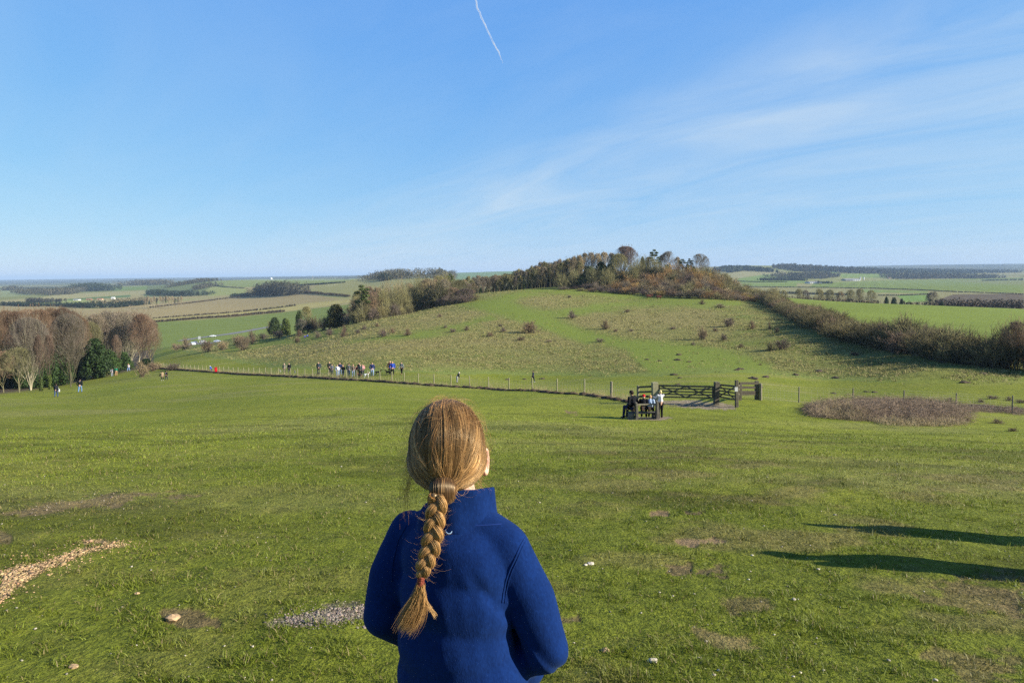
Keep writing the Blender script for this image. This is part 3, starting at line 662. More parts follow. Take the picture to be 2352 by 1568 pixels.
T('yew1', 250, 168, 800, 62, bark='bark_dark', crown='lf_yew', name='yew_tree', label='lower dark yew between the tall yew and the white beech trunk', cat='tree')
T('yew2', 285, 190, 806, 50, bark='bark_dark', crown='lf_yew', name='yew_tree', label='dark yew half hidden behind the white forked beech', cat='tree')
for i, (px, d, tr, w) in enumerate([(-30,128,790,70),(15,138,790,70),(60,136,786,70),(105,140,784,70),(140,146,790,66),(180,160,786,60),(335,196,822,40)]):
    T('yew%d' % (i % 3), px, d, tr, w, bark='bark_dark', crown='lf_yew', name='evergreen_understorey', label='dark evergreen bush in the shade under the beech trees of the copse', cat='bush', group='evergreens under the copse')
for px, d in ((94, 104), (115, 110), (270, 172)):       # ivy-clad stems at the shaded edge
    p = at(px, d); o = T('ash0', px, d, 770, 26, bark='bark_dark', crown='tw_brown', name='ivy_clad_tree', label={94: 'ivy wrapped thin trunk at the copse edge, the left one of a pair', 115: 'ivy wrapped thin trunk at the copse edge, the right one of a pair', 270: 'short ivy covered tree just left of the white beech trunk'}[px], cat='tree')
    hh = pxm(26, d); V, Q = leaf_cloud(RNG, [(0, 0, hh*k) for k in (0.1, 0.35, 0.6, 0.85, 1.1)], [(0.3, 0.3, 0.5)]*5, 500, 0.17)
    iv = mesh_np('ivy', V, quads=Q, mat=M['lf_ivy']); w = link('ivy', iv, o); w.scale = (1/o.scale[0], 1/o.scale[1], 1/o.scale[2])
def bush(px, row, wpx, hpx, crown='tw_brown', label=None, name='shrub', group=None, cat='bush', dmin=45, key=None):
    p = hit(px, row, dmin, 420 if px < 620 else 330); d = p.y
    return plant(key or 'smallbush%d' % random.randrange(3), p-Vector((0, 0, .05)), pxm(hpx, d)*1.08, pxm(wpx, d)*1.1, bark='bark_dark', crown=crown, name=name, label=label, cat=cat, group=group)
bush(326, 866, 24, 30, 'tw_tan', 'single bare thorn bush standing on the mown slope in front of the copse')
bush(242, 862, 26, 16, 'tw_olive', 'low leafy bush at the foot of the dark yew', key='holly0')
bush(362, 848, 36, 14, 'tw_tan', 'pale scrub beside the far gate under the copse')
bush(352, 852, 22, 16, 'tw_brown', 'brown scrub just right of the white beech tree')
bush(398, 850, 28, 16, 'tw_plum', 'dark plum coloured bush at the left end of the wire fence')

# ------------------------------------------------------------------ thorn bushes scattered over the hill
SCAT = [(405,804,18,15),(425,803,30,22),(476,808,26,27),(512,804,22,20),(548,797,24,27),(565,796,20,22),(580,789,20,24),(606,779,18,13),(639,776,20,17),(687,773,14,12),(681,787,16,12),
 (728,776,16,13),(759,770,20,14),(792,762,12,13),(788,774,18,14),(822,766,12,10),(882,773,20,16),(902,765,14,10),(936,771,18,13),(1022,753,12,6),(1040,763,14,9),(1071,759,12,9),
 (1128,773,18,10),(1149,750,10,6),(1156,762,14,9),(1221,764,38,24),(1197,782,18,9),(1260,786,14,6),(1315,731,20,15),(1390,756,20,18),(1441,717,12,7),(1378,786,18,10),(1450,761,10,6),(1414,762,10,7),
 (1612,699,15,9),(1653,707,28,8),(1674,750,22,20),(1728,756,15,17),(1614,780,22,25),(1593,792,12,6),(1660,782,16,14),(1641,761,12,8),(1702,798,16,8),(1769,806,20,21),(1796,803,32,24),(1784,764,8,12),(1964,816,20,8),
 (1306,684,10,6),(835,757,14,8),(867,750,12,7),(1010,728,12,6),(560,804,26,18),(1545,756,14,6),(1745,838,8,4)]
for i, (px, row, w, h) in enumerate(SCAT):
    big = h >= 20
    c = ('tw_plum', 'tw_brown', 'tw_brown', 'tw_grey')[i % 4] if px > 600 else ('tw_brown', 'tw_tan')[i % 2]
    lab = {(1221,764): 'wide plum grey thorn bush left of the green track on the hillside', (1315,731): 'round thorn bush on the green fork below the hilltop', (1390,756): 'round thorn bush right of the green track, halfway down the hill',
           (1614,780): 'tallest dark thorn bush at the right side of the hillside', (1674,750): 'round thorn bush with a tall spindly top, right part of the hill', (1796,803): 'wide plum coloured bush near the long hedge',
           (1769,806): 'olive bush touching the plum coloured one near the long hedge', (1728,756): 'narrow dark thorn bush near the upper end of the long hedge'}.get((px, row))
    bush(px, row, w, h, 'tw_olive' if (px, row) == (1769, 806) else c, lab or 'small bare thorn bush dotted about the rough grass of the hill', name='thorn_bush', group='thorn bushes scattered over the hill', dmin=60)
bush(2161, 833, 28, 36, 'tw_olive', 'green brown sapling standing just in front of the long hedge', name='sapling', cat='tree', dmin=45)
bush(1768, 757, 7, 16, 'tw_tan', 'thin young tree near the shaded top of the hedge', name='sapling', cat='tree', dmin=60)

# ------------------------------------------------------------------ trees and thicket on the left shoulder of the hill
def S(px, row, top, w, crown, key='shrub', dmin=60, **kw):
    p = hit(px, row, dmin, 330); h = h_for(p, top, px)
    k = key if key[-1].isdigit() else key+str(random.randrange(5 if key == 'shrub' else 3 if key in ('ash', 'yew') else 2))
    kw.setdefault('cat', 'tree'); return plant(k, p-Vector((0, 0, .1)), h, pxm(w, p.y), crown=crown, bark=kw.pop('bark', 'bark_moss'), **kw)
S(632, 760, 726, 38, 'lf_pine', 'yew', name='evergreen_tree', label='dark evergreen at the left end of the trees on the hill shoulder')
S(656, 758, 728, 32, 'lf_ivy', 'yew', name='evergreen_tree', label='lighter green evergreen second from the left on the hill shoulder')
S(688, 757, 710, 24, 'lf_pine', 'yew', name='evergreen_tree', label='round topped dark tree behind the pale bare one on the hill shoulder')
S(705, 757, 703, 30, 'tw_olive', 'ash', name='tree', label='olive green bare tree behind the round dark one')
S(692, 768, 732, 32, 'tw_grey', 'oak0', bark='bark_pale', name='tree', label='low pale bare tree with spreading branches in front of the dark round one')
S(620, 762, 742, 16, 'tw_olive', 'shrub', name='shrub', label='olive bush at the very left foot of the shoulder trees', cat='bush')
S(722, 760, 733, 40, 'tw_brown', 'shrub', name='shrub', label='rounded brown bush left of the big rusty yew', cat='bush')
S(708, 760, 737, 30, 'tw_plum', 'shrub', name='shrub', label='plum brown bush behind the pale bare tree', cat='bush')
S(745, 758, 731, 34, 'tw_brown', 'shrub', name='shrub', label='brown bush tucked against the left side of the rusty yew', cat='bush')
S(773, 749, 695, 62, 'lf_rust', 'yew0', name='yew_tree', label='big round yew with rusty orange tints standing forward of the thicket')
topline = [(796,700),(802,682),(815,676),(852,656),(902,654),(952,646),(977,636),(1014,630),(1052,640),(1077,660),(1100,685)]
baseline = [(790,744),(850,730),(930,716),(1000,706),(1060,697),(1100,689)]
ip = lambda L, x: float(np.interp(x, [a for a, b in L], [b for a, b in L]))
rs_ = random.Random(5)
for row in range(3):
    px = 812+row*7
    while px < 1084:
        b = ip(baseline, px); p = hit(px, b, 120, 330); d = p.y+6+row*13; q = at(px, d)
        tp = ip(topline, px)+rs_.uniform(-3, 7)+(2-row)*9
        w = rs_.uniform(34, 46)
        c = rs_.choice(('tw_olive', 'tw_olive', 'tw_olive', 'tw_tan', 'tw_brown'))
        plant(rs_.choice(('oak0', 'oak1', 'ash1', 'beech0', 'shrub0', 'shrub3')) if row else rs_.choice(('shrub1', 'shrub2', 'oak1')), q, h_for(q, tp, px), pxm(w, d), bark='bark_moss', crown=c, name='tree',
              label='olive brown bare tree packed into the thicket on the left shoulder of the hill', cat='tree', group='trees of the shoulder thicket')
        px += rs_.uniform(19, 26)
px = 800
while px < 1100:                                        # low scrub along the foot of the thicket
    b = ip(baseline, px); S(px, b-1, b-rs_.uniform(13, 24), rs_.uniform(20, 32), rs_.choice(('tw_brown', 'tw_hedge', 'tw_plum', 'tw_olive')), 'shrub', dmin=120, name='shrub', cat='bush',
      label='low brown scrub along the grassy foot of the shoulder thicket', group='scrub below the shoulder thicket'); px += rs_.uniform(12, 18)
S(832, 733, 654, 40, 'lf_ivy', 'pine0', dmin=120, name='pine_tree', label='flat topped green pine rising from the left end of the thicket')
S(985, 706, 659, 42, 'lf_rust', 'yew2', dmin=120, name='yew_tree', label='dark rusty yew set in the middle of the bare thicket')
S(1022, 700, 640, 40, 'tw_grey', 'oak0', dmin=120, bark='bark_pale', name='tree', label='grey bare tree near the right end of the shoulder thicket')
S(1035, 690, 628, 24, 'lf_ivy', 'pine0', dmin=120, name='pine_tree', label='small green pine top showing above the right of the thicket')
S(1070, 693, 662, 50, 'tw_plum', 'oak1', dmin=120, name='tree', label='grey plum spreading bush at the right end of the shoulder thicket')

# ------------------------------------------------------------------ the belt of thin trees behind the crest
belt_top = [(1050,650),(1065,640),(1125,633),(1185,624),(1221,612),(1251,602),(1281,599),(1320,592),(1345,590)]
for row in range(3):
    px = 1058+row*4
    while px < 1335:
        d = 318+row*14-30*max(0, (1120-px)/60); q = at(px, d); q.z -= 0.3
        tp = ip(belt_top, px)+rs_.uniform(-5, 5)+(2-row)*4
        plant('ash%d' % rs_.randrange(3), q, h_for(q, tp, px), pxm(rs_.uniform(17, 25), d), bark=rs_.choice(('bark_moss', 'bark_moss', 'bark_dark')), crown=rs_.choice(('tw_olive', 'tw_olive', 'tw_tan', 'tw_grey')), name='young_tree',
              label='slender pale stemmed tree in the dense belt along the left crest of the hill', cat='tree', group='slender trees of the crest belt')
        px += rs_.uniform(8, 12.5)
for px in range(1090, 1330, 16):
    q = at(px, 345); plant('yew%d' % (px % 3), q, h_for(q, ip(belt_top, px)+24, px), pxm(26, 345), bark='bark_dark', crown='lf_pine', name='evergreen_tree', label='dark evergreen in the shade at the back of the crest belt', cat='tree', group='evergreens behind the crest belt')

# ------------------------------------------------------------------ the wooded hilltop
def HT(key, px, d, top, w, crown, label, name='tree', bark='bark_moss', group=None, cat='tree'):
    q = at(px, d); plant(key, q, h_for(q, top, px), pxm(w, d), bark=bark, crown=crown, name=name, label=label, cat=cat, group=group)
g_ol = 'olive trees at the left of the hilltop'
for px, d, tp, w in ((1330,320,586,24),(1343,330,581,26),(1357,338,580,28),(1372,330,582,28),(1388,340,579,28),(1404,335,581,26),(1318,312,592,24)):
    HT('ash%d' % (px % 3), px, d, tp, w, 'tw_tan', 'pale olive bare tree in the row just left of the domed hilltop beech', group=g_ol)
for px, d, tp, w in ((1352,306,609,46),(1380,308,598,44),(1402,310,604,38),(1338,298,628,40),(1308,300,636,34)):
    HT('yew%d' % (px % 3), px, d, tp, w, 'lf_pine', 'dark evergreen on the shaded left slope of the wooded hilltop', name='evergreen_tree', group='evergreens on the left of the hilltop')
for px, d, tp, w in ((1290,296,634,34),(1318,298,624,36),(1364,296,620,40),(1396,294,622,38)):
    HT('shrub%d' % (px % 5), px, d, tp, w, 'tw_olive', 'olive bushy tree low on the left slope of the wooded hilltop', group='olive bushes on the left of the hilltop')
HT('dome0', 1436, 330, 566, 74, 'tw_plum', 'great domed plum grey beech crowning the hilltop', name='beech_tree')
HT('beech1', 1421, 306, 583, 52, 'tw_olive', 'round olive tree in front of the domed hilltop beech', group=None)
HT('yew1', 1476, 318, 587, 20, 'lf_ivy', 'small green evergreen top just right of the domed beech', name='evergreen_tree')
for px, d, tp, w in ((1465,305,600,34),(1486,308,598,32),(1505,306,602,34),(1452,300,612,34),(1522,304,612,30)):
    HT('shrub%d' % (px % 5), px, d, tp, w, 'tw_olive', 'olive bare bushy tree on the middle of the hilltop below the skyline trees', group='olive bushy trees on the hilltop')
HT('pine0', 1503, 322, 573, 26, 'lf_pine', 'umbrella shaped pine with a flat layered top on the skyline', name='pine_tree', bark='bark_pale')
HT('oak1', 1535, 324, 577, 42, 'tw_grey', 'open bare tree on the skyline just right of the umbrella pine', bark='bark_dark')
HT('ash1', 1519, 328, 586, 18, 'tw_grey', 'thin bare tree between the umbrella pine and the open bare tree', bark='bark_pale')
HT('ash2', 1489, 326, 590, 20, 'tw_grey', 'thin bare tree just left of the umbrella pine')
HT('holly0', 1531, 312, 606, 20, 'lf_ivy', 'bright green holly on the hilltop below the open bare tree', name='holly_tree')
HT('ash0', 1556, 330, 590, 18, 'tw_grey', 'thin bare tree between the open bare tree and the dark pine', bark='bark_pale')
HT('pine0', 1567, 322, 595, 26, 'lf_pine', 'dark small pine in the middle of the right hilltop skyline', name='pine_tree', bark='bark_dark')
HT('holly0', 1578, 316, 607, 18, 'lf_pine', 'dark bush under the small pine on the hilltop skyline', name='holly_tree')
HT('pine0', 1583, 326, 594, 18, 'lf_ivy', 'lighter green pine right beside the big spreading bare tree', name='pine_tree', bark='bark_pale')
HT('oak0', 1607, 322, 583, 48, 'tw_grey', 'big bare tree with wide spreading branches at the right end of the skyline', bark='bark_dark')
HT('holly0', 1591, 312, 610, 20, 'lf_ivy', 'yellow green bush at the foot of the big spreading bare tree', name='holly_tree', cat='bush')
wood_base = [(1270,664),(1317,668),(1425,675),(1551,684),(1677,690),(1745,694)]
wood_top = [(1270,655),(1310,640),(1340,622),(1560,613),(1620,618),(1660,630),(1700,648),(1745,664)]
rs_ = random.Random(9)
for row in range(7):
    px = 1300+rs_.uniform(0, 10) if row else 1275
    while px < 1742:
        b = ip(wood_base, px); t = ip(wood_top, px); p = hit(px, b, 120, 330); f = row/6.0; d = p.y+2+f*46; q = at(px, d)
        tp = b+(t-b)*(0.26+0.74*f)+rs_.uniform(-4, 4)
        h = h_for(q, tp, px)
        if h > 1.2:
            c = rs_.choices(('tw_orange', 'tw_tan', 'tw_brown', 'tw_gold', 'tw_olive', 'tw_grey', 'tw_plum'), ((4, 5, 3, 2.4, 3, 1, .3) if row > 2 else (1.5, 3, 4, .6, 3, 3, 2)))[0]
            if px < 1340 and row > 2: c = rs_.choice(('tw_olive', 'tw_hedge', 'tw_tan'))
            if px > 1655 and row > 2: c = rs_.choice(('tw_olive', 'tw_tan', 'tw_olive'))
            plant('shrub%d' % rs_.randrange(5), q-Vector((0, 0, .2)), min(h, 8), pxm(rs_.uniform(24, 38), d), bark='bark_dark', crown=c, name='shrub',
                  label='rounded bare shrub in the brown and orange scrub that skirts the hilltop', cat='bush', group='scrub skirting the hilltop')
        px += rs_.uniform(17, 25)
HT('oak1', 1666, 292, 628, 34, 'tw_olive', 'pale olive tree rising above the right end of the hilltop scrub')

# ------------------------------------------------------------------ the long hedge down the right side
hb = [(1745,694),(1751,695),(1796,722),(1856,757),(1916,780),(1976,795),(2036,808),(2126,828),(2246,844),(2352,851),(2460,858)]
ht = [(1745,664),(1751,661),(1781,667),(1814,694),(1856,700),(1901,714),(1946,727),(1990,739),(2021,732),(2081,731),(2126,745),(2216,757),(2261,768),(2306,755),(2336,738),(2460,740)]
pts = [hit(px, row, 60 if px > 1800 else 100) for px, row in hb[:-1]]; pts.append(at(2460, 73))
seg = [0]
for a, b in zip(pts[:-1], pts[1:]): seg.append(seg[-1]+(b-a).length)
s = 0; rs_ = random.Random(12)
while s < seg[-1]:
    k = max(i for i in range(len(seg)) if seg[i] <= s); k = min(k, len(pts)-2); f = (s-seg[k])/(seg[k+1]-seg[k]); p = pts[k].lerp(pts[k+1], f)
    dr = (pts[k+1]-pts[k]).normalized(); nr = Vector((-dr.y, dr.x, 0)); nr = nr if nr.x > 0 else -nr
    for row in range(3):
        q = p+nr*(1.4+row*2.3)+dr*rs_.uniform(-.8, .8); q.z = g1(q.x, q.y)
        cx = float(project(q.x, q.y, q.z)[0]); h = h_for(q, ip(ht, cx)+rs_.uniform(0, 9)*(70/q.y if q.y < 200 else .4)+(7 if row == 0 else 2)*90/q.y, cx)
        h = min(max(h, 2.2), 7.0)*(0.74, .9, .9)[row]*rs_.choice((.82, .92, 1, 1.05, 1.16))
        plant('shrub%d' % rs_.randrange(5), q-Vector((0, 0, .15)), h, rs_.uniform(4.2, 6.0), bark='bark_dark', crown=rs_.choice(('tw_hedge', 'tw_hedge', 'tw_brown', 'tw_olive', 'tw_hedge')), name='hedge_shrub',
              label='tall twiggy shrub grown into the long dark hedge down the right side', cat='bush', group='shrubs of the long right hedge')
    s += rs_.uniform(2.9, 3.9)*(1 if p.y < 160 else 1.25)
q = at(2166, 92); plant('holly0', q, h_for(q, 757, 2166), pxm(26, 92), bark='bark_dark', crown='lf_yew', name='holly_tree', label='dark green holly showing in the top of the long hedge', cat='bush')
q = at(2330, 80); plant('oak0', q, h_for(q, 738, 2330), pxm(70, 80), bark='bark_moss', crown='tw_brown', name='tree', label='bare tree rising out of the hedge at the right edge', cat='tree')
# ------------------------------------------------------------------ woods, hedgerows and farms of the far country
def far_mass(name, line, top, depth, col, n, size, label, rows=3, cat='wood', kind='stuff', dmin=430, jit=0.25, group=None, evergreen=0.0):
    """a long lumpy band of tree crowns standing along a line of ground points (px,row); top = rows above"""
    rng = np.random.default_rng(abs(hash((line[0], line[-1]))) % 99991 if False else int(sum(a*7+b*3 for a, b in line)) % 99991)
    L = [hit(a, b, dmin) for a, b in line]; tp = top if isinstance(top, (list, tuple)) else [top]*len(line)
    C, Rr = [], []
    for i in range(len(L)-1):
        a, b = L[i], L[i+1]; ln = (b-a).length; h0, h1 = pxm(tp[i], a.y), pxm(tp[i+1], b.y)
        m = max(2, int(ln/(max(h0, h1)*0.42)))
        for j in range(m):
            for r in range(rows):
                t = (j+rng.random())/m; p = a.lerp(b, t); h = (h0+(h1-h0)*t)*(1-jit+2*jit*rng.random())
                q = p+Vector((rng.normal(0, h*.15), (r+rng.random()*.6)*depth/rows, 0)); q.z = g1(q.x, q.y)
                w = h*rng.uniform(.3, .5); C.append((q.x, q.y, q.z+h*0.5)); Rr.append((w, w, h*0.52))
    rngv = np.random.default_rng(5); V, Q = leaf_cloud(rngv, C, Rr, int(n*2.2), size*.6)
    me = mesh_np(name, V, quads=Q, mat=col if not isinstance(col, str) else M[col])
    return tag(link(name, me), label, cat, group, kind)
M['far_wood'] = plant_mat('far_wood', (0.085, 0.078, 0.048), (0.05, 0.052, 0.03), scale=0.02)
M['far_dark'] = plant_mat('far_evergreens', (0.03, 0.045, 0.02), (0.02, 0.028, 0.014), scale=0.02)
M['far_pale'] = plant_mat('far_bare_trees', (0.17, 0.15, 0.085), (0.12, 0.105, 0.06), scale=0.02)
M['far_hedge'] = plant_mat('far_hedge', (0.085, 0.06, 0.035), (0.05, 0.042, 0.025), scale=0.05)
def fm(*a, **k): far_mass(*a, **k)
fm('woodland', [(820,645),(870,643),(930,641),(1000,641),(1036,640)], [10,20,21,22,16], 120, 'far_wood', 26000, 3.6, 'wood crowning the far ridge left of the wooded hilltop', rows=5)
fm('woodland', [(872,645),(890,645)], 14, 40, 'far_dark', 600, 4, 'dark evergreens at the front of the far ridge wood')
fm('woodland', [(572,681),(600,681),(640,680),(690,677)], [16,27,27,22], 60, 'far_wood', 5000, 3.6, 'small square wood between the ploughed field and the pale ridge')
fm('woodland', [(528,682),(575,681)], [6,8], 20, 'far_dark', 900, 3, 'low dark scrub running into the left of the square wood')
fm('woodland', [(150,668),(185,669),(225,669),(258,668)], [14,17,16,12], 80, 'far_dark', 3500, 5, 'dark evergreen wood among the far fields at the left')
fm('woodland', [(258,657),(310,655),(372,654)], [10,11,10], 120, 'far_wood', 3500, 6, 'long bare wood beyond the dark evergreen one at the left')
fm('woodland', [(22,672),(60,677),(110,679),(150,672)], [7,14,15,12], 120, 'far_wood', 3500, 5, 'grey bare wood in the far left valley')
fm('woodland', [(0,668),(22,667)], 9, 80, 'far_wood', 700, 6, 'grey wood touching the left edge of the view')
fm('scrub', [(335,676),(370,680),(430,681),(480,678)], [9,10,11,7], 60, 'far_dark', 3500, 3.6, 'dark scrub along the foot of the small far hill', rows=3, cat='scrub')
fm('scrub', [(375,662),(420,655),(470,648)], [8,9,6], 160, 'far_wood', 2600, 4, 'scrub on the crest of the small far hill', rows=4, cat='scrub')
fm('scrub', [(440,668),(462,660),(490,660)], [9,9,5], 90, 'far_wood', 1500, 4, 'scrub patch down the flank of the small far hill', rows=3, cat='scrub')
fm('hedgerow', [(0,702),(60,704),(130,704),(200,708),(262,707),(335,699)], [8,9,8,12,11,9], 25, 'far_dark', 6000, 2.6, 'thick dark tree hedge above the copse at the left', rows=2)
fm('hedgerow', [(200,703),(262,702),(335,697)], [14,14,13], 25, 'far_pale', 2600, 2.6, 'paler bare trees standing in the thick far hedge', rows=2, cat='trees')
fm('hedgerow', [(57,694),(100,695),(140,694)], [9,9,7], 25, 'far_wood', 1300, 3.0, 'short row of bushy trees in the far left fields', rows=2, cat='trees')
fm('hedgerow', [(345,741),(400,737),(460,732),(527,728),(590,722),(652,716)], [5,5,5,5,5,5], 8, 'far_hedge', 5000, 1.3, 'brown hedge between the green field and the tan strip', rows=2, cat='hedge')
fm('hedgerow', [(350,732),(420,727),(500,721),(588,713),(680,702)], [2,3,2.5,3,3], 6, 'far_hedge', 2500, 1.2, 'thin broken hedge along the lower edge of the ploughed field', rows=1, cat='hedge', jit=0.6)
fm('hedgerow', [(340,707),(420,698),(500,688),(565,681)], [2.5,2.5,2.5,2.5], 8, 'far_hedge', 2000, 2.0, 'thin dark hedge along the upper edge of the ploughed field', rows=1, cat='hedge')
fm('hedgerow', [(672,677),(700,674),(750,678),(802,682)], [7,6,5,4], 8, 'far_hedge', 2200, 2.0, 'dark hedge at the top right of the ploughed field', rows=2, cat='hedge')
fm('hedgerow', [(687,656),(740,653),(792,649)], [2.5,3,2.5], 8, 'far_dark', 1200, 3.0, 'dark hedge across the pale ridge fields', rows=1, cat='hedge')
fm('hedgerow', [(470,655),(520,660),(560,662)], [1.6,1.8,1.6], 8, 'far_dark', 700, 3.0, 'thin hedge crossing the pale far hill', rows=1, cat='hedge')
fm('hedgerow', [(560,642),(640,641),(720,641),(800,642)], [2.5,3,2.5,4], 30, 'far_wood', 900, 5.0, 'broken line of bushes on the far left skyline', rows=1, cat='trees', jit=0.7)
fm('woodland', [(1676,627),(1710,622),(1740,624),(1796,627)], [7,9,10,7], 250, 'far_dark', 5200, 8, 'dark wood on the first far hill right of the hilltop', rows=4)
fm('woodland', [(1826,624),(1880,624),(1960,628),(2066,630)], [9,10,10,7], 300, 'far_wood', 7000, 9, 'long dark wood along the far hills on the right', rows=4)
fm('woodland', [(1784,640),(1830,641),(1880,641),(1930,636)], [8,12,12,8], 150, 'far_wood', 4200, 6, 'grey wood in the fold of the far green hills', rows=4)
fm('woodland', [(1754,645),(1800,645),(1856,645)], [5,6,5], 60, 'far_dark', 1500, 4, 'low dark wood at the foot of the far green hills', rows=3)
fm('woodland', [(2054,641),(2110,641),(2180,640),(2250,640),(2315,639)], [9,10,10,10,8], 120, 'far_wood', 5200, 6, 'long level bare wood beyond the big green field at the right', rows=4)
fm('woodland', [(2060,631),(2150,631),(2250,628),(2352,626)], [5,6,6,6], 600, 'far_dark', 4500, 12, 'distant blue woods on the far right skyline', rows=4)
fm('woodland', [(1880,652),(1913,651)], 5, 30, 'far_dark', 500, 4, 'dark trees beside the far white ended barn', rows=2)
for i, (px, row, h, w, c) in enumerate([(1800,692,26,20,'tw_olive'),(1835,693,30,26,'tw_olive'),(1850,694,28,22,'tw_grey'),(1880,694,31,26,'tw_olive'),(1905,695,30,26,'tw_olive'),(1930,695,26,22,'tw_tan'),(1953,695,30,26,'tw_olive'),(1975,696,33,28,'tw_olive'),(2000,696,30,26,'tw_olive'),(2143,702,32,34,'tw_grey'),(2250,706,14,16,'tw_brown'),(2300,707,15,16,'tw_brown')]):
    v = at(px, 470+(i % 3)*18); plant('oak%d' % (i % 2), v, h_for(v, row-h, px), pxm(w, v.y)*1.1, bark='bark_dark', crown=c, name='tree', label='bare field tree in the row beyond the green field at the right', cat='tree', group='bare trees beyond the right green field')
for i, (px, t, w) in enumerate([(2035,679,14),(2053,681,18),(2070,684,14),(2163,690,14)]):
    v = at(px, 455); plant('yew%d' % (i % 3), v, h_for(v, t, px), pxm(w, 455)*1.15, bark='bark_dark', crown='lf_yew', name='evergreen_tree', label='dark round evergreen beyond the green field at the right', cat='tree', group='dark evergreens beyond the right green field')
def low_line(line, d, top, col, n, size, label, rows=2, depth=14):
    C, Rr = [], []; rng = np.random.default_rng(len(line)*7+n)
    xs = np.arange(line[0], line[1], 1.6*top/3)
    for x in xs:
        for r in range(rows):
            q = at(float(x)+rng.uniform(-1, 1), d+rng.random()*depth); h = pxm(top, d)*rng.uniform(.7, 1.25)+max(0, 0)
            C.append((q.x, q.y, q.z+h*.45)); Rr.append((h*.5, h*.5, h*.5))
    V, Q = leaf_cloud(rng, C, Rr, n, size); return tag(link('hedgerow', mesh_np('hedgerow', V, quads=Q, mat=M[col])), label, 'hedge', kind='stuff')
def standing_line(x0, x1, d, top_row, col, n, size, label, amp=2.0, name='hedgerow', base_h=3.0):
    """a hedge whose top shows at image row top_row although its foot is below the brow"""
    C, Rr = [], []; rng = np.random.default_rng(int(x0+d))
    for x in np.arange(x0, x1, 5.0):
        tr = np.interp(x, *zip(*top_row)) if isinstance(top_row, list) else top_row
        q = at(float(x), d+rng.random()*12); h = h_for(q, tr+rng.uniform(-amp, amp), float(x)); h = max(h, base_h)
        for k in (0.25, 0.6, 0.85): C.append((q.x, q.y, q.z+h*k)); Rr.append((h*.30+1, h*.3+1, h*.22))
    V, Q = leaf_cloud(rng, C, Rr, n, size); return tag(link(name, mesh_np(name, V, quads=Q, mat=M[col])), label, 'hedge', kind='stuff')
standing_line(1795, 2020, 450, [(1795,684),(1850,686),(1950,688),(2020,692)], 'far_hedge', 5000, 1.0, 'dark hedge along the far side of the green field at the right')
standing_line(2075, 2352, 458, [(2075,694),(2120,696),(2165,690),(2230,690),(2352,692)], 'far_hedge', 5500, 1.1, 'dark wood edge before the brown ploughland at the right', amp=3)
fm('hedgerow', [(1712,659),(1800,660),(1900,661),(2015,663),(2100,666),(2200,671),(2352,676)], [1.8]*7, 8, 'far_dark', 3500, 2.2, 'long dark hedge under the big far green field at the right', rows=1, cat='hedge', dmin=500)
fm('hedgerow', [(2018,679),(2070,679),(2138,676)], [1.8]*3, 8, 'far_dark', 1200, 2.0, 'short dark hedge between bright green strips at the right', rows=1, cat='hedge', dmin=500)
fm('hedgerow', [(1676,646),(1740,648),(1808,648)], [1.6]*3, 8, 'far_dark', 900, 3.0, 'thin dark hedge below the far grey green hill', rows=1, cat='hedge', dmin=500)
fm('hedgerow', [(1716,672),(1780,674),(1860,676),(1960,678)], [3,5,4,4], 20, 'far_wood', 2000, 2.4, 'brushy line among the valley fields at the right', rows=2, cat='trees', dmin=500)
fm('hedgerow', [(2260,645),(2352,643)], [2.5,2.5], 20, 'far_dark', 600, 4.0, 'dark bushes along the top of the far green field', rows=1, cat='hedge', dmin=500)
# slim pale trees behind the tree hedge at the left
for i in range(13):
    px = 334+i*6.9; v = at(px, 1000+random.uniform(-20, 20)); plant('ash%d' % (i % 3), v, h_for(v, 681+random.uniform(-2, 3), px), pxm(8, 1000), bark='bark_pale', crown='tw_tan', name='slim_tree', label='slim pale bare tree in the loose row across the far left fields', cat='tree', group='slim trees in the far left fields')

def boxmesh(bm, c, s, rz=0.0, bevel=0):
    m = Matrix.Translation(c) @ Matrix.Rotation(rz, 4, 'Z') @ Matrix.Diagonal((*s, 1)); r = bmesh.ops.create_cube(bm, size=1.0, matrix=m); return r['verts']
def bm_obj(name, bm, mat, parent=None, smooth=False, bev=0.0):
    if bev: bmesh.ops.bevel(bm, geom=bm.edges[:], offset=bev, segments=2, affect='EDGES', profile=0.6)
    me = bpy.data.meshes.new(name); bm.to_mesh(me); bm.free()
    if smooth: me.polygons.foreach_set('use_smooth', [True]*len(me.polygons))
    me.materials.append(mat); return link(name, me, parent)
M['wall_white'] = simple('wall_white', (0.7, 0.68, 0.62), 0.8, 0.1, 0.3); M['roof_grey'] = simple('roof_grey', (0.28, 0.27, 0.26), 0.7, 0.2, 0.3)
M['roof_red'] = simple('roof_red', (0.36, 0.17, 0.10), 0.8, 0.2, 0.3); M['wall_buff'] = simple('wall_buff', (0.50, 0.40, 0.26), 0.8, 0.2, 0.3); M['opening_dark'] = simple('opening_dark', (0.03, 0.03, 0.03))
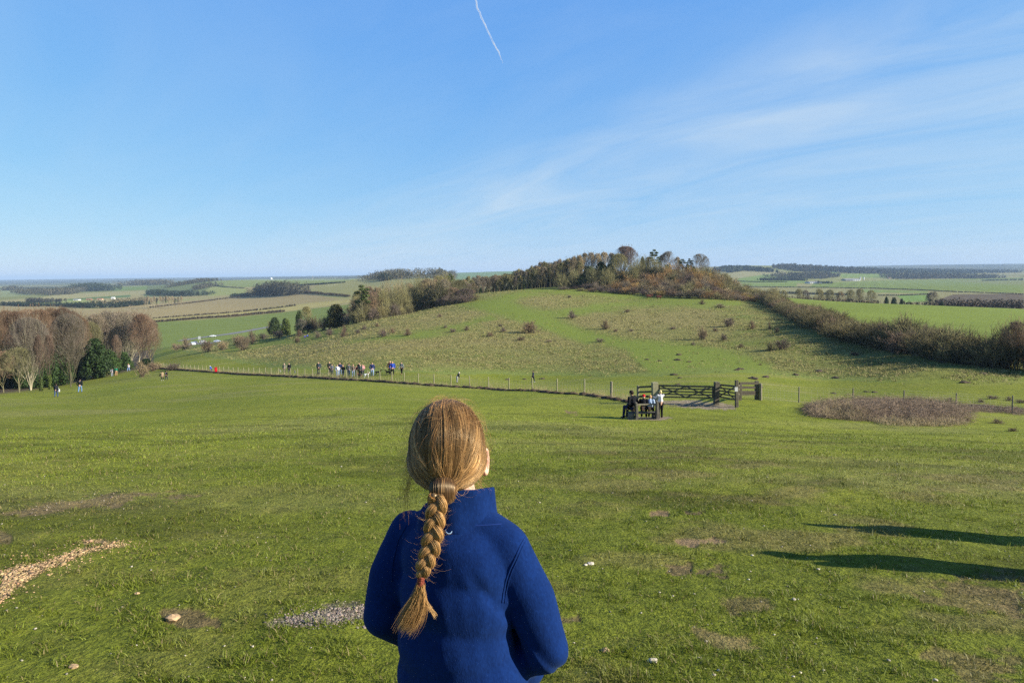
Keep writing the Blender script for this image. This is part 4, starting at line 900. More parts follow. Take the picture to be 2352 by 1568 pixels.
def barn(px, row, wpx, hpx, dep, wall, roof, label, name='barn', rz=0.05):
    p = hit(px, row, 450); w, h = pxm(wpx, p.y), pxm(hpx, p.y); root = empty(name, p, rz)
    b = bmesh.new(); boxmesh(b, (0, 0, h*.3), (w, dep, h*.6)); bm_obj('wall', b, M[wall], root)
    b = bmesh.new(); pr = [(-w/2-.4, -dep/2-.4, h*.6), (w/2+.4, -dep/2-.4, h*.6), (w/2+.4, dep/2+.4, h*.6), (-w/2-.4, dep/2+.4, h*.6), (-w/2-.4, 0, h), (w/2+.4, 0, h)]
    vs = [b.verts.new(q) for q in pr]
    for f in ((0, 1, 5, 4), (2, 3, 4, 5), (1, 2, 5), (3, 0, 4), (3, 2, 1, 0)): b.faces.new([vs[i] for i in f])
    bm_obj('roof', b, M[roof], root)
    b = bmesh.new()
    for k in range(max(1, int(w/7))): boxmesh(b, (-w/2+3.5+k*7, -dep/2-.02, h*.28), (1.8, 0.1, h*.3))
    bm_obj('openings', b, M['opening_dark'], root); return tag(root, label, 'barn' if name == 'barn' else 'house', 'farm buildings in the far fields')
barn(260, 687, 6, 5, 7, 'wall_white', 'wall_white', 'little bright white house in the far left fields', 'farmhouse')
barn(230, 690, 11, 5, 8, 'wall_buff', 'roof_red', 'orange roofed building left of the little white house', 'farmhouse')
barn(177, 690, 12, 3.5, 9, 'wall_white', 'roof_grey', 'low pale shed with a grey roof in the far left fields')
barn(205, 689, 10, 3.5, 8, 'roof_red', 'roof_red', 'low red roofed shed between the pale shed and the orange roofed building')
barn(1868, 651, 28, 5, 30, 'wall_white', 'roof_grey', 'long grey roofed barn with a white end, right of the hilltop')
barn(1946, 645, 18, 5, 30, 'roof_grey', 'roof_grey', 'grey barn roof at the left of the distant farm')
barn(1963, 645, 16, 5, 28, 'wall_white', 'roof_grey', 'pale barn at the right of the distant farm')
barn(2042, 640, 6, 3, 12, 'wall_buff', 'roof_red', 'small brick coloured house beside the long level wood', 'farmhouse')
for px in (1976, 1984):
    p = hit(px, 643, 450); root = empty('silo', p); r_, h_ = pxm(1.4, p.y), pxm(6.5, p.y)
    b = bmesh.new(); bmesh.ops.create_cone(b, cap_ends=True, segments=16, radius1=r_, radius2=r_, depth=h_, matrix=Matrix.Translation((0, 0, h_/2))); bm_obj('drum', b, M['wall_white'], root)
    b = bmesh.new(); bmesh.ops.create_cone(b, cap_ends=True, segments=16, radius1=r_*1.05, radius2=0.3, depth=r_, matrix=Matrix.Translation((0, 0, h_+r_/2+.02))); bm_obj('cap', b, M['roof_grey'], root)
    tag(root, 'pale silo of the distant farm, the %s of the two' % ('left one' if px == 1976 else 'right one'), 'silo', 'silos of the distant farm')
p = hit(623, 643, 450); r_ = pxm(2.6, p.y); root = empty('radar_dome', p)
b = bmesh.new(); bmesh.ops.create_uvsphere(b, u_segments=18, v_segments=10, radius=r_, matrix=Matrix.Translation((0, 0, r_*1.1))); bm_obj('dome', b, M['wall_white'], root, True)
b = bmesh.new(); boxmesh(b, (0, 0, r_*.2), (r_*2.6, r_*2, r_*.5)); bm_obj('plinth', b, M['roof_grey'], root); tag(root, 'white dome on the far left skyline', 'dome')
p = hit(718, 643, 450); b = bmesh.new(); h_ = pxm(10, p.y)
for sx, sy in ((1, 1), (1, -1), (-1, 1), (-1, -1)):
    bmesh.ops.create_cone(b, segments=5, radius1=.8, radius2=.5, depth=h_, matrix=Matrix.Translation((sx*1.2, sy*1.2, h_/2)))
for k in range(10): boxmesh(b, (0, 0, h_*(k+.5)/10), (3, 3, .4))
o = bm_obj('lattice_mast', b, M['roof_grey']); o.location = p; tag(o, 'thin grey mast on the far left skyline', 'mast')

# the lane and the parked cars below the copse
M['asphalt'] = simple('asphalt', (0.17, 0.165, 0.16), 0.85, 0.15, 0.4)
def ribbon(name, line, width, mat, off=0.05, dmin=300, steps=14):
    pts = []
    L = [hit(a, b, dmin) for a, b in line]
    for i in range(len(L)-1):
        for j in range(steps): pts.append(L[i].lerp(L[i+1], j/steps))
    pts.append(L[-1]); V = []
    for i, p in enumerate(pts):
        t = (pts[min(i+1, len(pts)-1)]-pts[max(i-1, 0)]); n = Vector((-t.y, t.x, 0)).normalized()*width/2
        for s in (-1, -.33, .33, 1): q = p+n*s; V.append((q.x, q.y, g1(q.x, q.y)+off))
    Q = [(i*4+k, i*4+k+1, (i+1)*4+k+1, (i+1)*4+k) for i in range(len(pts)-1) for k in range(3)]
    return tag(link(name, mesh_np(name, V, quads=Q, mat=mat, smooth=True)), kind='structure')
ribbon('road', [(415,783),(440,778),(480,773),(520,768),(588,756),(650,744)], 7.0, M['asphalt'], 0.12)
ribbon('parking_area', [(425,794),(450,790),(480,787),(512,783)], 11.0, M['asphalt'], 0.16)
M['glass_dark'] = simple('car_glass', (0.02, 0.025, 0.03), 0.1, 0, spec=0.6); M['tyre'] = simple('tyre', (0.02, 0.02, 0.02))
def car(px, row, rz, colr, label, van=False):
    p = hit(px, row, 330); p.z += .16; root = empty('parked_car', p, rz); paint = simple('car_paint', colr, 0.3, 0.02, spec=0.5)
    L_, Wd_, Hh_ = 4.3, 1.75, (1.95 if van else 1.45)
    prof = [(-L_/2, .35), (-L_/2, .85), (-L_/2+.25, 1.0), (-L_/2+.7, Hh_-.08), (-L_/2+1.1, Hh_), (.35, Hh_), (1.15, 1.0), (L_/2-.2, .82), (L_/2, .6), (L_/2, .35)]
    b = bmesh.new(); A = [b.verts.new((x, -Wd_/2, z)) for x, z in prof]; B_ = [b.verts.new((x, Wd_/2, z)) for x, z in prof]
    b.faces.new(A[::-1]); b.faces.new(B_)
    for i in range(len(prof)): j = (i+1) % len(prof); b.faces.new((A[i], A[j], B_[j], B_[i]))
    bmesh.ops.recalc_face_normals(b, faces=b.faces[:]); body = bm_obj('body', b, paint, root, bev=.05)
    b = bmesh.new()
    for s in (-1, 1): boxmesh(b, (-.45, s*(Wd_/2+.005), (Hh_+.98)/2-.02), (1.9, .02, Hh_-1.12))
    boxmesh(b, (.8, 0, (Hh_+.95)/2), (.06, Wd_*.8, Hh_-1.1)); bm_obj('windows', b, M['glass_dark'], root)
    for x in (-1.3, 1.35):
        for s in (-1, 1):
            b = bmesh.new(); bmesh.ops.create_cone(b, cap_ends=True, segments=16, radius1=.33, radius2=.33, depth=.22, matrix=Matrix.Translation((x, s*(Wd_/2-.08), .33)) @ Matrix.Rotation(R(90), 4, 'X')); bm_obj('wheel', b, M['tyre'], root)
    for s in (-1, 1):
        b = bmesh.new(); boxmesh(b, (L_/2-.02, s*.6, .68), (.08, .3, .14)); bm_obj('headlight', b, M['wall_white'], root)
    return tag(root, label, 'car', 'cars parked below the copse')
car(489, 774, .25, (.75, .76, .78), 'white car standing alone on the lane below the hill')
car(499, 786, .2, (.45, .5, .62), 'silver blue car at the right end of the parking area')
car(443, 793, -.9, (.6, .65, .72), 'silver car parked nearest the copse, half behind bushes')
car(449, 789, -.9, (.10, .11, .14), 'dark car tucked between the two silver cars')
car(466, 787, .1, (.7, .7, .7), 'pale car in the middle of the parking area')
p = hit(458, 782, 330); root = empty('information_board', p); b = bmesh.new(); boxmesh(b, (0, 0, 1.9), (1.6, .08, 2.2)); bm_obj('board', b, M['wall_white'], root)
for s in (-.6, .6): b = bmesh.new(); boxmesh(b, (s, .08, 1.3), (.1, .1, 2.6)); bm_obj('leg', b, M['roof_grey'], root)
tag(root, 'tall white board standing beside the parking area', 'sign')
# small grazing stock far off
M['hide_dark'] = simple('hide_dark', (0.05, 0.035, 0.03)); M['fleece_white'] = simple('sheep_fleece', (0.6, 0.57, 0.48))
def beast_mesh(name, s, mat):
    b = bmesh.new()
    for c, r in (((0, 0, .95), (.85, .33, .42)), ((.95, 0, 1.1), (.3, .16, .2)), ((.6, 0, 1.05), (.4, .26, .34))):
        bmesh.ops.create_icosphere(b, subdivisions=2, radius=1, matrix=Matrix.Translation(c) @ Matrix.Diagonal((*r, 1)))
    for x in (-.6, .55):
        for y in (-.2, .2): bmesh.ops.create_cone(b, cap_ends=True, segments=6, radius1=.07, radius2=.1, depth=.8, matrix=Matrix.Translation((x, y, .4)))
    bmesh.ops.scale(b, vec=(s, s, s), verts=b.verts); me = bpy.data.meshes.new(name); b.to_mesh(me); b.free(); me.materials.append(mat); return me
cm, sm = beast_mesh('grazing_cow', 1.5, M['hide_dark']), beast_mesh('grazing_sheep', 0.9, M['fleece_white'])
for px, row in ((1934,654),(1942,653),(1951,655),(1957,654),(1962,653),(1968,656),(1976,654),(1983,655),(1996,654),(2009,655)):
    o = link('grazing_cow', cm); o.location = hit(px, row, 450); o.rotation_euler.z = random.uniform(0, 6); tag(o, 'tiny dark cow grazing in the far green field by the farm', 'cow', 'cattle in the far green field')
for px, row in ((742,657),(748,656),(755,656),(763,655),(769,654),(773,654),(1640,0),(800,705),(806,703)):
    if row: o = link('grazing_sheep', sm); o.location = hit(px, row, 380); o.rotation_euler.z = random.uniform(0, 6); tag(o, 'tiny pale sheep in the tan fields left of the thicket', 'sheep', 'sheep in the tan fields')
# the old vapour trail high over the land
def contrail():
    d = 22000.0; L = [(1088,-60),(1093,0),(1098,22),(1107,42),(1120,72),(1131,92),(1141,112),(1149,130),(1155,146)]
    xs = np.linspace(0, len(L)-1, 220); px = np.interp(xs, range(len(L)), [a for a, b in L]); py = np.interp(xs, range(len(L)), [b for a, b in L])
    px = px+4*(fbm(xs*1.7, xs*0, 3, 3)-.5); P_ = np.array([list(P(a, b, d)) for a, b in zip(px, py)])
    w = (26+34*fbm(xs*3, xs*0+5, 3, 8))*(1-sstep(6.0, 8.0, xs)*0.85)*0.58
    V, Q = tubes(P_[None], w[None], 8)
    t = NT('vapour', 1.0, 0.0); m = t.m; tr = t.new('ShaderNodeBsdfTransparent'); df = t.new('ShaderNodeBsdfDiffuse'); tl = t.new('ShaderNodeBsdfTranslucent'); ms0 = t.new('ShaderNodeMixShader'); ms0.inputs[0].default_value = .5; ms = t.new('ShaderNodeMixShader')
    t.l.new(df.outputs[0], ms0.inputs[1]); t.l.new(tl.outputs[0], ms0.inputs[2])
    lw = t.new('ShaderNodeLayerWeight'); lw.inputs[0].default_value = .5
    nz = t.noise(t.world(), 0.006, 4, 0.6); a = t.math('MULTIPLY', t.math('SUBTRACT', 1.0, lw.outputs['Facing']), t.ramp(nz, [(0.3, .12), (0.7, .75)]))
    t.l.new(a, ms.inputs[0]); t.l.new(tr.outputs[0], ms.inputs[1]); t.l.new(ms0.outputs[0], ms.inputs[2]); t.l.new(ms.outputs[0], t.n['Material Output'].inputs[0])
    tag(link('vapour_trail', mesh_np('vapour_trail', V, quads=Q, mat=m, smooth=True)), 'short white aircraft vapour trail high in the middle of the sky', 'vapour trail')
contrail()
# ------------------------------------------------------------------ fence, gates and bench
M['oak_weathered'] = simple('oak_weathered', (0.155, 0.135, 0.10), 0.85, 0.4, 9, bump=0.5)
M['post_pale'] = simple('post_pale', (0.26, 0.24, 0.14), 0.85, 0.25, 9, bump=0.4)
M['post_grey'] = simple('post_grey', (0.21, 0.185, 0.125), 0.85, 0.3, 9, bump=0.4)
M['gate_wood'] = simple('gate_wood', (0.105, 0.09, 0.062), 0.85, 0.45, 6, bump=0.5)
M['rail_dark'] = simple('rail_dark', (0.045, 0.038, 0.026), 0.9, 0.3, 6); M['wire'] = simple('wire', (0.35, 0.34, 0.30), 0.5, 0.05); M['iron'] = simple('iron', (0.04, 0.035, 0.03), 0.6, 0.1)
def rod(bm, a, b, r, sides=8, r2=None):
    a, b = Vector(a), Vector(b); d = b-a; m = Matrix.Translation((a+b)/2) @ d.to_track_quat('Z', 'Y').to_matrix().to_4x4()
    bmesh.ops.create_cone(bm, cap_ends=True, segments=sides, radius1=r, radius2=r if r2 is None else r2, depth=d.length, matrix=m)
def plank(bm, a, b, w, t, up_=(0, 0, 1)):
    """board from a to b, w tall, t thick"""
    a, b = Vector(a), Vector(b); d = b-a; x = d.normalized(); u = Vector(up_); y = u.cross(x).normalized(); z = x.cross(y)
    m = Matrix((x*1, y, z)).transposed().to_4x4(); m = Matrix.Translation((a+b)/2) @ m @ Matrix.Diagonal((d.length, t, w, 1)); bmesh.ops.create_cube(bm, size=1, matrix=m)
def post_mesh(h, r, square=False):
    b = bmesh.new()
    if square: boxmesh(b, (0, 0, h/2-.2), (2*r, 2*r, h+.4)); bmesh.ops.bevel(b, geom=b.edges[:], offset=.012, segments=1, affect='EDGES')
    else: rod(b, (0, 0, -.4), (0, 0, h), r, 10, r*.93); rod(b, (0, 0, h+.001), (0, 0, h+.03), r*.92, 10, r*.5)
    me = bpy.data.meshes.new('fence_post'); b.to_mesh(me); b.free(); return me
POST = post_mesh(1.15, .055); POST.materials.append(M['post_pale'])
# the line of the sheep fence, read from the far copse down to the gate
rowf = [(365,845),(400,848),(440,851),(520,857),(560,860),(623,862.5),(700,866),(765,870),(820,873),(873,876),(940,881),(1037,888),(1122,893),(1169,897),(1223,897.5),(1280,903),(1342,905.5)]
pxs = [1342,1280,1223,1169,1122,1079,1036,997,961,929,900,873,845,820,796,776,755,735,718,700,684,668,653,639,623,610,596,583,571,559,547,536,525,514,504,494,484,474,465,456,447,438,429,421,413,405,398,390,383,376,370]
fence_pts = []
for px in pxs:
    row = ip(rowf, px); p = hit(px, row, 40, 240); fence_pts.append((px, p))
    o = link('fence_post', POST); o.location = p; o.rotation_euler = (random.uniform(-.03, .03), random.uniform(-.03, .03), random.random()*6)
    lab = {1342: 'pale round fence post next left of the thick post before the gate', 1223: 'pale fence post with the navy dressed youth right behind it', 1036: 'pale fence post nearest the bending walker, to his left'}.get(px, 'pale round post in the wire fence running up to the copse')
    tag(o, lab, 'fence post', 'pale posts of the long wire fence')
def big_post(px, row, h, r, square, mat, label, d=None, group=None, name='gate_post'):
    p = hit(px, row, 30, 80) if d is None else at(px, d); me = post_mesh(h, r, square); me.materials.append(M[mat]); o = link(name, me); o.location = p; o.rotation_euler = (random.uniform(-.015, .015), random.uniform(-.02, .02), .1)
    tag(o, label, 'post', group); return p
def toph(px, row, top): p = hit(px, row, 30, 80); return h_for(p, top, px)
pA = big_post(1404, 915, 1.15, .09, False, 'post_grey', 'thick rounded fence post standing alone left of the bench group')
pB = big_post(1465, 925, toph(1465, 925, 886), .085, False, 'post_grey', 'rounded post behind the seated man where the rails begin')
pC = big_post(1504, 926, toph(1504, 926, 878), .17, True, 'post_pale', 'broad pale hanging post of the field gate behind the standing boy')
pD = big_post(1645, 929, toph(1645, 929, 877), .14, True, 'gate_wood', 'dark square post between the wide field gate and the small gate')
pE = big_post(1692, 935, toph(1692, 935, 873), .085, True, 'gate_wood', 'tall dark post with a white notice, latch side of the small gate')
pE2 = big_post(1698, 919, toph(1698, 919, 883), .12, True, 'gate_wood', 'stout square post right behind the tall notice post')
pF = big_post(1738, 918, toph(1738, 918, 875), .11, True, 'gate_wood', 'dark square post at the right end of the short rails')
pG = big_post(1747, 919, toph(1747, 919, 881), .10, False, 'post_grey', 'rounded lighter post closing the rails, right of the dark one')
right_posts = []
for px, row, top in ((1835,924,889),(1959,929,892),(2076,934,897),(2196,939,903),(2325,948,909),(2470,952,915)):
    p = hit(px, row, 30, 90); h = h_for(p, top, px); me = post_mesh(h, .05); me.materials.append(M['post_grey']); o = link('fence_post', me); o.location = p; right_posts.append(p)
    if px < 2400: tag(o, {1835: 'first thin post right of the gate rails, standing in open grass', 1959: 'thin post rising behind the left part of the bramble patch', 2076: 'thin post rising behind the middle of the bramble patch', 2196: 'thin post just beyond the right end of the bramble patch', 2325: 'last thin fence post near the right edge of the view'}[px], 'fence post', 'thin posts right of the gate')
    else: tag(o, 'thin fence post just outside the right edge', 'fence post', 'thin posts right of the gate')
def wire_net(name, pts, label, n=7, vstep=0.3, r=.0035, top=1.0):
    """wire netting: horizontal strands plus upright wires"""
    S = []; 
    for a, b in zip(pts[:-1], pts[1:]):
        for k in range(n): z = .08+top*k/(n-1); S.append((a+Vector((0, 0, z)), b+Vector((0, 0, z))))
        m = int((b-a).length/vstep)
        for j in range(m): q = a.lerp(b, j/m); S.append((q+Vector((0, 0, .08)), q+Vector((0, 0, .08+top*.85))))
    A = np.array([[list(a), list(b)] for a, b in S]); V, Q = tubes(A, np.full((len(A), 2), r), 3)
    return tag(link(name, mesh_np(name, V, quads=Q, mat=M['wire'])), label, 'wire fence')
wire_net('wire_netting', [pA]+[p for _, p in fence_pts], 'thin wire netting strung along the pale posts up to the copse')
wire_net('wire_netting', [pG]+right_posts, 'thin wire netting from the gate rails towards the right edge', vstep=.45, r=.003)
wire_net('wire_netting', [pA, pB], 'short run of wire netting between the two thick posts by the bench')
def lift(p, z): return Vector((p.x, p.y, p.z+z))
def atrow(p, px, row):                                  # height above p's foot for image row at that place
    return h_for(p, row, px)
# rails between the first two posts, and at the right end
for name, a, b, rows, label, pxa, pxb in (('post_and_rail', pB, pC, ((889,887),(900,899),(911,910),(921,919)), 'three short dark rails joining the bench side post to the gate', 1465, 1500),
                                ('post_and_rail', pE2, pF, ((880,880),(889,890),(900,900),(911,911)), 'four dark horizontal rails at the right of the small gate', 1698, 1738)):
    root = empty(name, (0, 0, 0))
    for ra, rb in rows:
        bm = bmesh.new(); plank(bm, lift(a, atrow(a, pxa, ra)), lift(b, atrow(b, pxb, rb)), .11 if pxa < 1600 else .15, .06); bm_obj('rail', bm, M['gate_wood' if pxa < 1600 else 'rail_dark'], root)
    tag(root, label, 'fence')
def gate(name, a, b, pxa, pxb, topa, topb, bota, botb, nb, braces, label, mat='gate_wood'):
    root = empty(name, (0, 0, 0)); A0, A1 = atrow(a, pxa, bota), atrow(a, pxa, topa); B0, B1 = atrow(b, pxb, botb), atrow(b, pxb, topb)
    pt = lambda u, v, off=0.0: a.lerp(b, u)+Vector((0, -off, (A0+(A1-A0)*v)*(1-u)+(B0+(B1-B0)*v)*u))
    for i in range(nb):
        v = i/(nb-1); bm = bmesh.new(); plank(bm, pt(0, v), pt(1, v), (.10 if i == nb-1 else .075), .04 if i < nb-1 else .07); bm_obj('bar', bm, M[mat], root)
    for u in (0.0, 1.0):
        bm = bmesh.new(); q0, q1 = pt(u, -.02, .003), pt(u, 1.06, .003); plank(bm, q0, q1, .09, .075, (1, 0, 0)); bm_obj('stile', bm, M[mat], root)
    for (u0, v0, u1, v1) in braces:
        bm = bmesh.new(); plank(bm, pt(u0, v0, .045), pt(u1, v1, .045), .07, .03); bm_obj('brace', bm, M[mat], root)
    bm = bmesh.new(); plank(bm, pt(0, .97, .06), pt(.16, .97, .06), .04, .012); rod(bm, pt(1, .7, .05), pt(1.04, .7, .05), .015); bm_obj('hinge', bm, M['iron'], root)
    return tag(root, label, 'gate')
gate('field_gate', lift(pC, 0)+Vector((.25, 0, 0)), lift(pD, 0)+Vector((-.20, 0, 0)), 1510, 1640, 885, 888, 922, 924.5, 5,
     [(0.02, 1, .5, 0), (.5, 1, 0.02, 0.0), (.5, 1, .98, 0), (.98, 1, .5, 0)], 'wide five barred field gate with crossed braces over the pale track')
gate('small_gate', pD+Vector((.26, .5, 0)), pE+Vector((.0, .12, 0)), 1655, 1690, 883, 887, 921, 926, 5, [(0.03, 1, .97, 0), (.97, 1, .03, 0)], 'narrow wooden hand gate with one cross brace, right of the field gate')
root = empty('post_and_rail', (0, 0, 0))
for ra, rb in ((884, 885), (894, 894), (905, 905)):
    bm = bmesh.new(); plank(bm, lift(pE, atrow(pE, 1692, ra)), lift(pE2, atrow(pE2, 1698, rb)), .10, .05); bm_obj('rail', bm, M['gate_wood'], root)
tag(root, 'three very short rails tying the tall notice post to the stout one', 'fence')
root = empty('notice', pE+Vector((-.06, -.1, 0))); bm = bmesh.new(); hh = atrow(pE, 1692, 893); boxmesh(bm, (0, 0, hh), (.17, .012, .25)); bm_obj('sheet', bm, M['wall_white'], root); bm = bmesh.new(); rod(bm, (0, -.012, hh+.09), (0, 0, hh+.09), .008); bm_obj('nail', bm, M['iron'], root)
tag(root, 'small white notice fixed to the tall post of the hand gate', 'notice')

# rustic bench with two slab ends
BD = 32.8
def BP(px, row, d): return P(px, row, d)
root = empty('slab_bench', at(1480, BD)); bx = root.location.copy()
def rel(v): return v-bx
def slab(pxc, rtop, rbot, wtop, wbot, d, dep, name, bulge=0.0):
    """upright slab cut from a trunk, slightly curved"""
    b = bmesh.new(); n = 7; ring = []
    for i in range(n):
        t = i/(n-1); row = rbot+(rtop-rbot)*t; c = rel(P(pxc+bulge*math.sin(t*math.pi), row, d)); w = pxm(wbot+(wtop-wbot)*t, d)/2; dd = dep*(1-.35*t)/2
        ring.append([b.verts.new(c+Vector((sx*w, sy*dd, 0))) for sx, sy in ((-1, -1), (1, -1), (1, 1), (-1, 1))])
    b.faces.new(ring[0][::-1]); b.faces.new(ring[-1])
    for i in range(n-1):
        for k in range(4): b.faces.new((ring[i][k], ring[i][(k+1) % 4], ring[i+1][(k+1) % 4], ring[i+1][k]))
    return bm_obj(name, b, M['oak_weathered'], root, bev=.015)
slab(1461, 924, 965, 4.2, 6.2, BD, .42, 'end_slab', 1.2)
slab(1449.5, 949, 965, 13, 15, BD+.12, .30, 'seat_support')
slab(1508.5, 920, 965, 4.5, 7.5, BD+.1, .45, 'end_slab', 1)
slab(1503, 950, 964, 11, 12, BD+.45, .28, 'seat_support')
bm = bmesh.new(); plank(bm, rel(P(1443, 947.5, BD+.35)), rel(P(1512, 946.5, BD+.5)), .065, .40); bm_obj('seat', bm, M['oak_weathered'], root, bev=.012)
bm = bmesh.new(); plank(bm, rel(P(1463, 929, BD+.05)), rel(P(1508, 928, BD+.15)), .075, .05); bm_obj('back_board', bm, M['post_grey'], root, bev=.01)
tag(root, 'rustic wooden bench with two upright slab ends, four children and adults about it', 'bench')
root['label'] = 'rustic wooden bench with two upright slab ends, people sitting on it'

# bramble patch, verge and rough growth
def twig_heap(name, outline, n, mat, hmax, label, length=.7, r=.006, cat='brambles', kind='stuff', dmin=25, seedv=3, up_=0.4):
    rng = np.random.default_rng(seedv); pts = []; xs = [a for a, _ in outline]; ys = [b for _, b in outline]
    while len(pts) < n:
        X = rng.uniform(min(xs), max(xs), n); Y = rng.uniform(min(ys), max(ys), n); sd = poly_sd(X, Y, outline)+(fbm(X/14, Y/5, 3, 61)-.5)*13; k = sd > 0
        pts += list(zip(X[k], Y[k], sd[k]))
    pts = pts[:n]; P3 = []; cache = {}
    for X, Y, sd in pts:
        key = (round(X/4), round(Y/1.5)); 
        if key not in cache: cache[key] = hit(key[0]*4, key[1]*1.5, dmin, 90)
        b_ = cache[key]; P3.append((b_.x+rng.normal(0, .12), b_.y+rng.normal(0, .25), 0, sd))
    P3 = np.array(P3); P3[:, 2] = G(P3[:, 0], P3[:, 1]); hh = hmax*np.clip(P3[:, 3]/9, .25, 1)*(.25+1.2*fbm(P3[:, 0]*.8, P3[:, 1]*.8, 3, 5))
    st = np.stack([P3[:, 0], P3[:, 1], P3[:, 2]+hh*rng.random(n)*.9], 1); d = rng.normal(0, 1, (n, 3)); d[:, 2] = np.abs(d[:, 2])*up_+.1; d /= np.linalg.norm(d, axis=1, keepdims=True)
    L = length*(.5+rng.random(n)); s = np.linspace(0, 1, 4)[None, :, None]; droop = np.zeros((n, 1, 3)); droop[:, 0, 2] = -.5
    p = st[:, None]+d[:, None]*s*L[:, None, None]+droop*s**2*L[:, None, None]*.8
    V, Q = tubes(p, np.full((n, 4), r)*np.array([1, .9, .7, .4]), 3); me = mesh_np(name, V, quads=Q, mat=M[mat]); return tag(link(name, me), label, cat, kind=kind)
M['bramble'] = plant_mat('bramble_canes', (0.35, 0.26, 0.175), (0.22, 0.155, 0.105), scale=1.5); M['deadgrass'] = plant_mat('dead_grass', (0.40, 0.32, 0.18), (0.27, 0.21, 0.11), scale=1.5)
M['soil'] = simple('soil_clods', (0.075, 0.052, 0.034), 0.95, 0.4, 3)
patch = [(1840,946),(1870,934),(1930,926),(2010,922),(2080,922),(2150,928),(2200,936),(2222,950),(2225,964),(2180,974),(2110,974),(2050,968),(1990,968),(1930,962),(1870,956)]
twig_heap('bramble_patch', patch, 17000, 'bramble', .85, 'wide low heap of bare purple brown brambles right of the gate', length=.55)
twig_heap('dead_grass_tuft', [(1850,940),(1910,932),(1960,936),(1990,966),(1940,964),(1880,956)], 5000, 'deadgrass', .6, 'pale dead grass mixed in the left part of the bramble heap', length=.5, cat='grass', seedv=4, up_=1.4)
twig_heap('dead_grass_tuft', [(1985,962),(2100,968),(2190,966),(2215,974),(2150,980),(2040,978)], 2600, 'deadgrass', .35, 'pale dead grass fringing the near foot of the bramble heap', length=.4, cat='grass', seedv=5, up_=1.2)
twig_heap('bramble_patch', [(2200,934),(2250,932),(2352,942),(2352,956),(2290,948),(2215,944)], 3200, 'bramble', .5, 'thin straggling brambles along the fence at the right edge', length=.5, seedv=6)
for i, (px, row, w_) in enumerate([(2280,916,14),(2318,920,10),(2250,924,10),(2345,925,12),(2180,922,9),(2290,972,20),(2225,968,12),(2330,990,14)]):
    bush(px, row, w_*1.6, 9, 'tw_brown', 'low dark tussock of rough growth by the fence at the right', name='tussock', cat='tussock', group='rough tussocks by the right fence', dmin=25)
def verge():
    """rough bank and long dead grass under the wire, along the posts"""
    rng = np.random.default_rng(8); L = [pB, pA]+[p for _, p in fence_pts if p.y < 170]; C, Rr = [], []; blades = []
    for i in range(len(L)-1):
        a, b = L[i], L[i+1]; n = int((b-a).length*9)
        for j in range(n):
            q = a.lerp(b, rng.random()); q = q+Vector((rng.normal(-.05, .12), -.42+rng.normal(0, .13), 0)); q.z = g1(q.x, q.y)
            s = rng.uniform(.05, .13)*(1+q.y/140); C.append((q.x, q.y, q.z+s*.15)); Rr.append((s*2.4, s*1.1, s))  # clods of the bank, coloured dark to stand for its shadow line
        for j in range(int((b-a).length*26)):
            q = a.lerp(b, rng.random()); q = q+Vector((rng.normal(0, .1), -.15+rng.normal(0, .16), 0)); q.z = g1(q.x, q.y); blades.append(q)
    bm = bmesh.new(); tmpl = bmesh.new(); bmesh.ops.create_icosphere(tmpl, subdivisions=1, radius=1); tv = np.array([v.co[:] for v in tmpl.verts]); tf = np.array([[v.index for v in f.verts] for f in tmpl.faces]); tmpl.free(); bm.free()
    C = np.array(C); Rr = np.array(Rr); V = C[:, None]+tv[None]*Rr[:, None]*rng.uniform(.6, 1.35, (len(C), len(tv), 1)); F_ = (np.arange(len(C))[:, None, None]*len(tv)+tf[None]).reshape(-1, 3)
    tag(link('earth_bank', mesh_np('earth_bank', V, tris=F_, mat=M['soil'])), 'dark broken line of earth clods standing for the bank shadow at the fence foot', 'earth bank', kind='stuff')
    B = np.array([list(q) for q in blades]); n = len(B); d = rng.normal(0, .25, (n, 3)); d[:, 2] = 1; s = np.linspace(0, 1, 3)[None, :, None]; h = rng.uniform(.12, .5, n)*(1+B[:, 1]/200)
    p = B[:, None]+d[:, None]*s*h[:, None, None]; V, Q = tubes(p, np.full((n, 3), .006)*np.array([1, .8, .3]), 3)
    tag(link('dead_grass', mesh_np('dead_grass', V, quads=Q, mat=M['deadgrass'])), 'pale dead grass growing up through the wire fence', 'grass', kind='stuff')
verge()
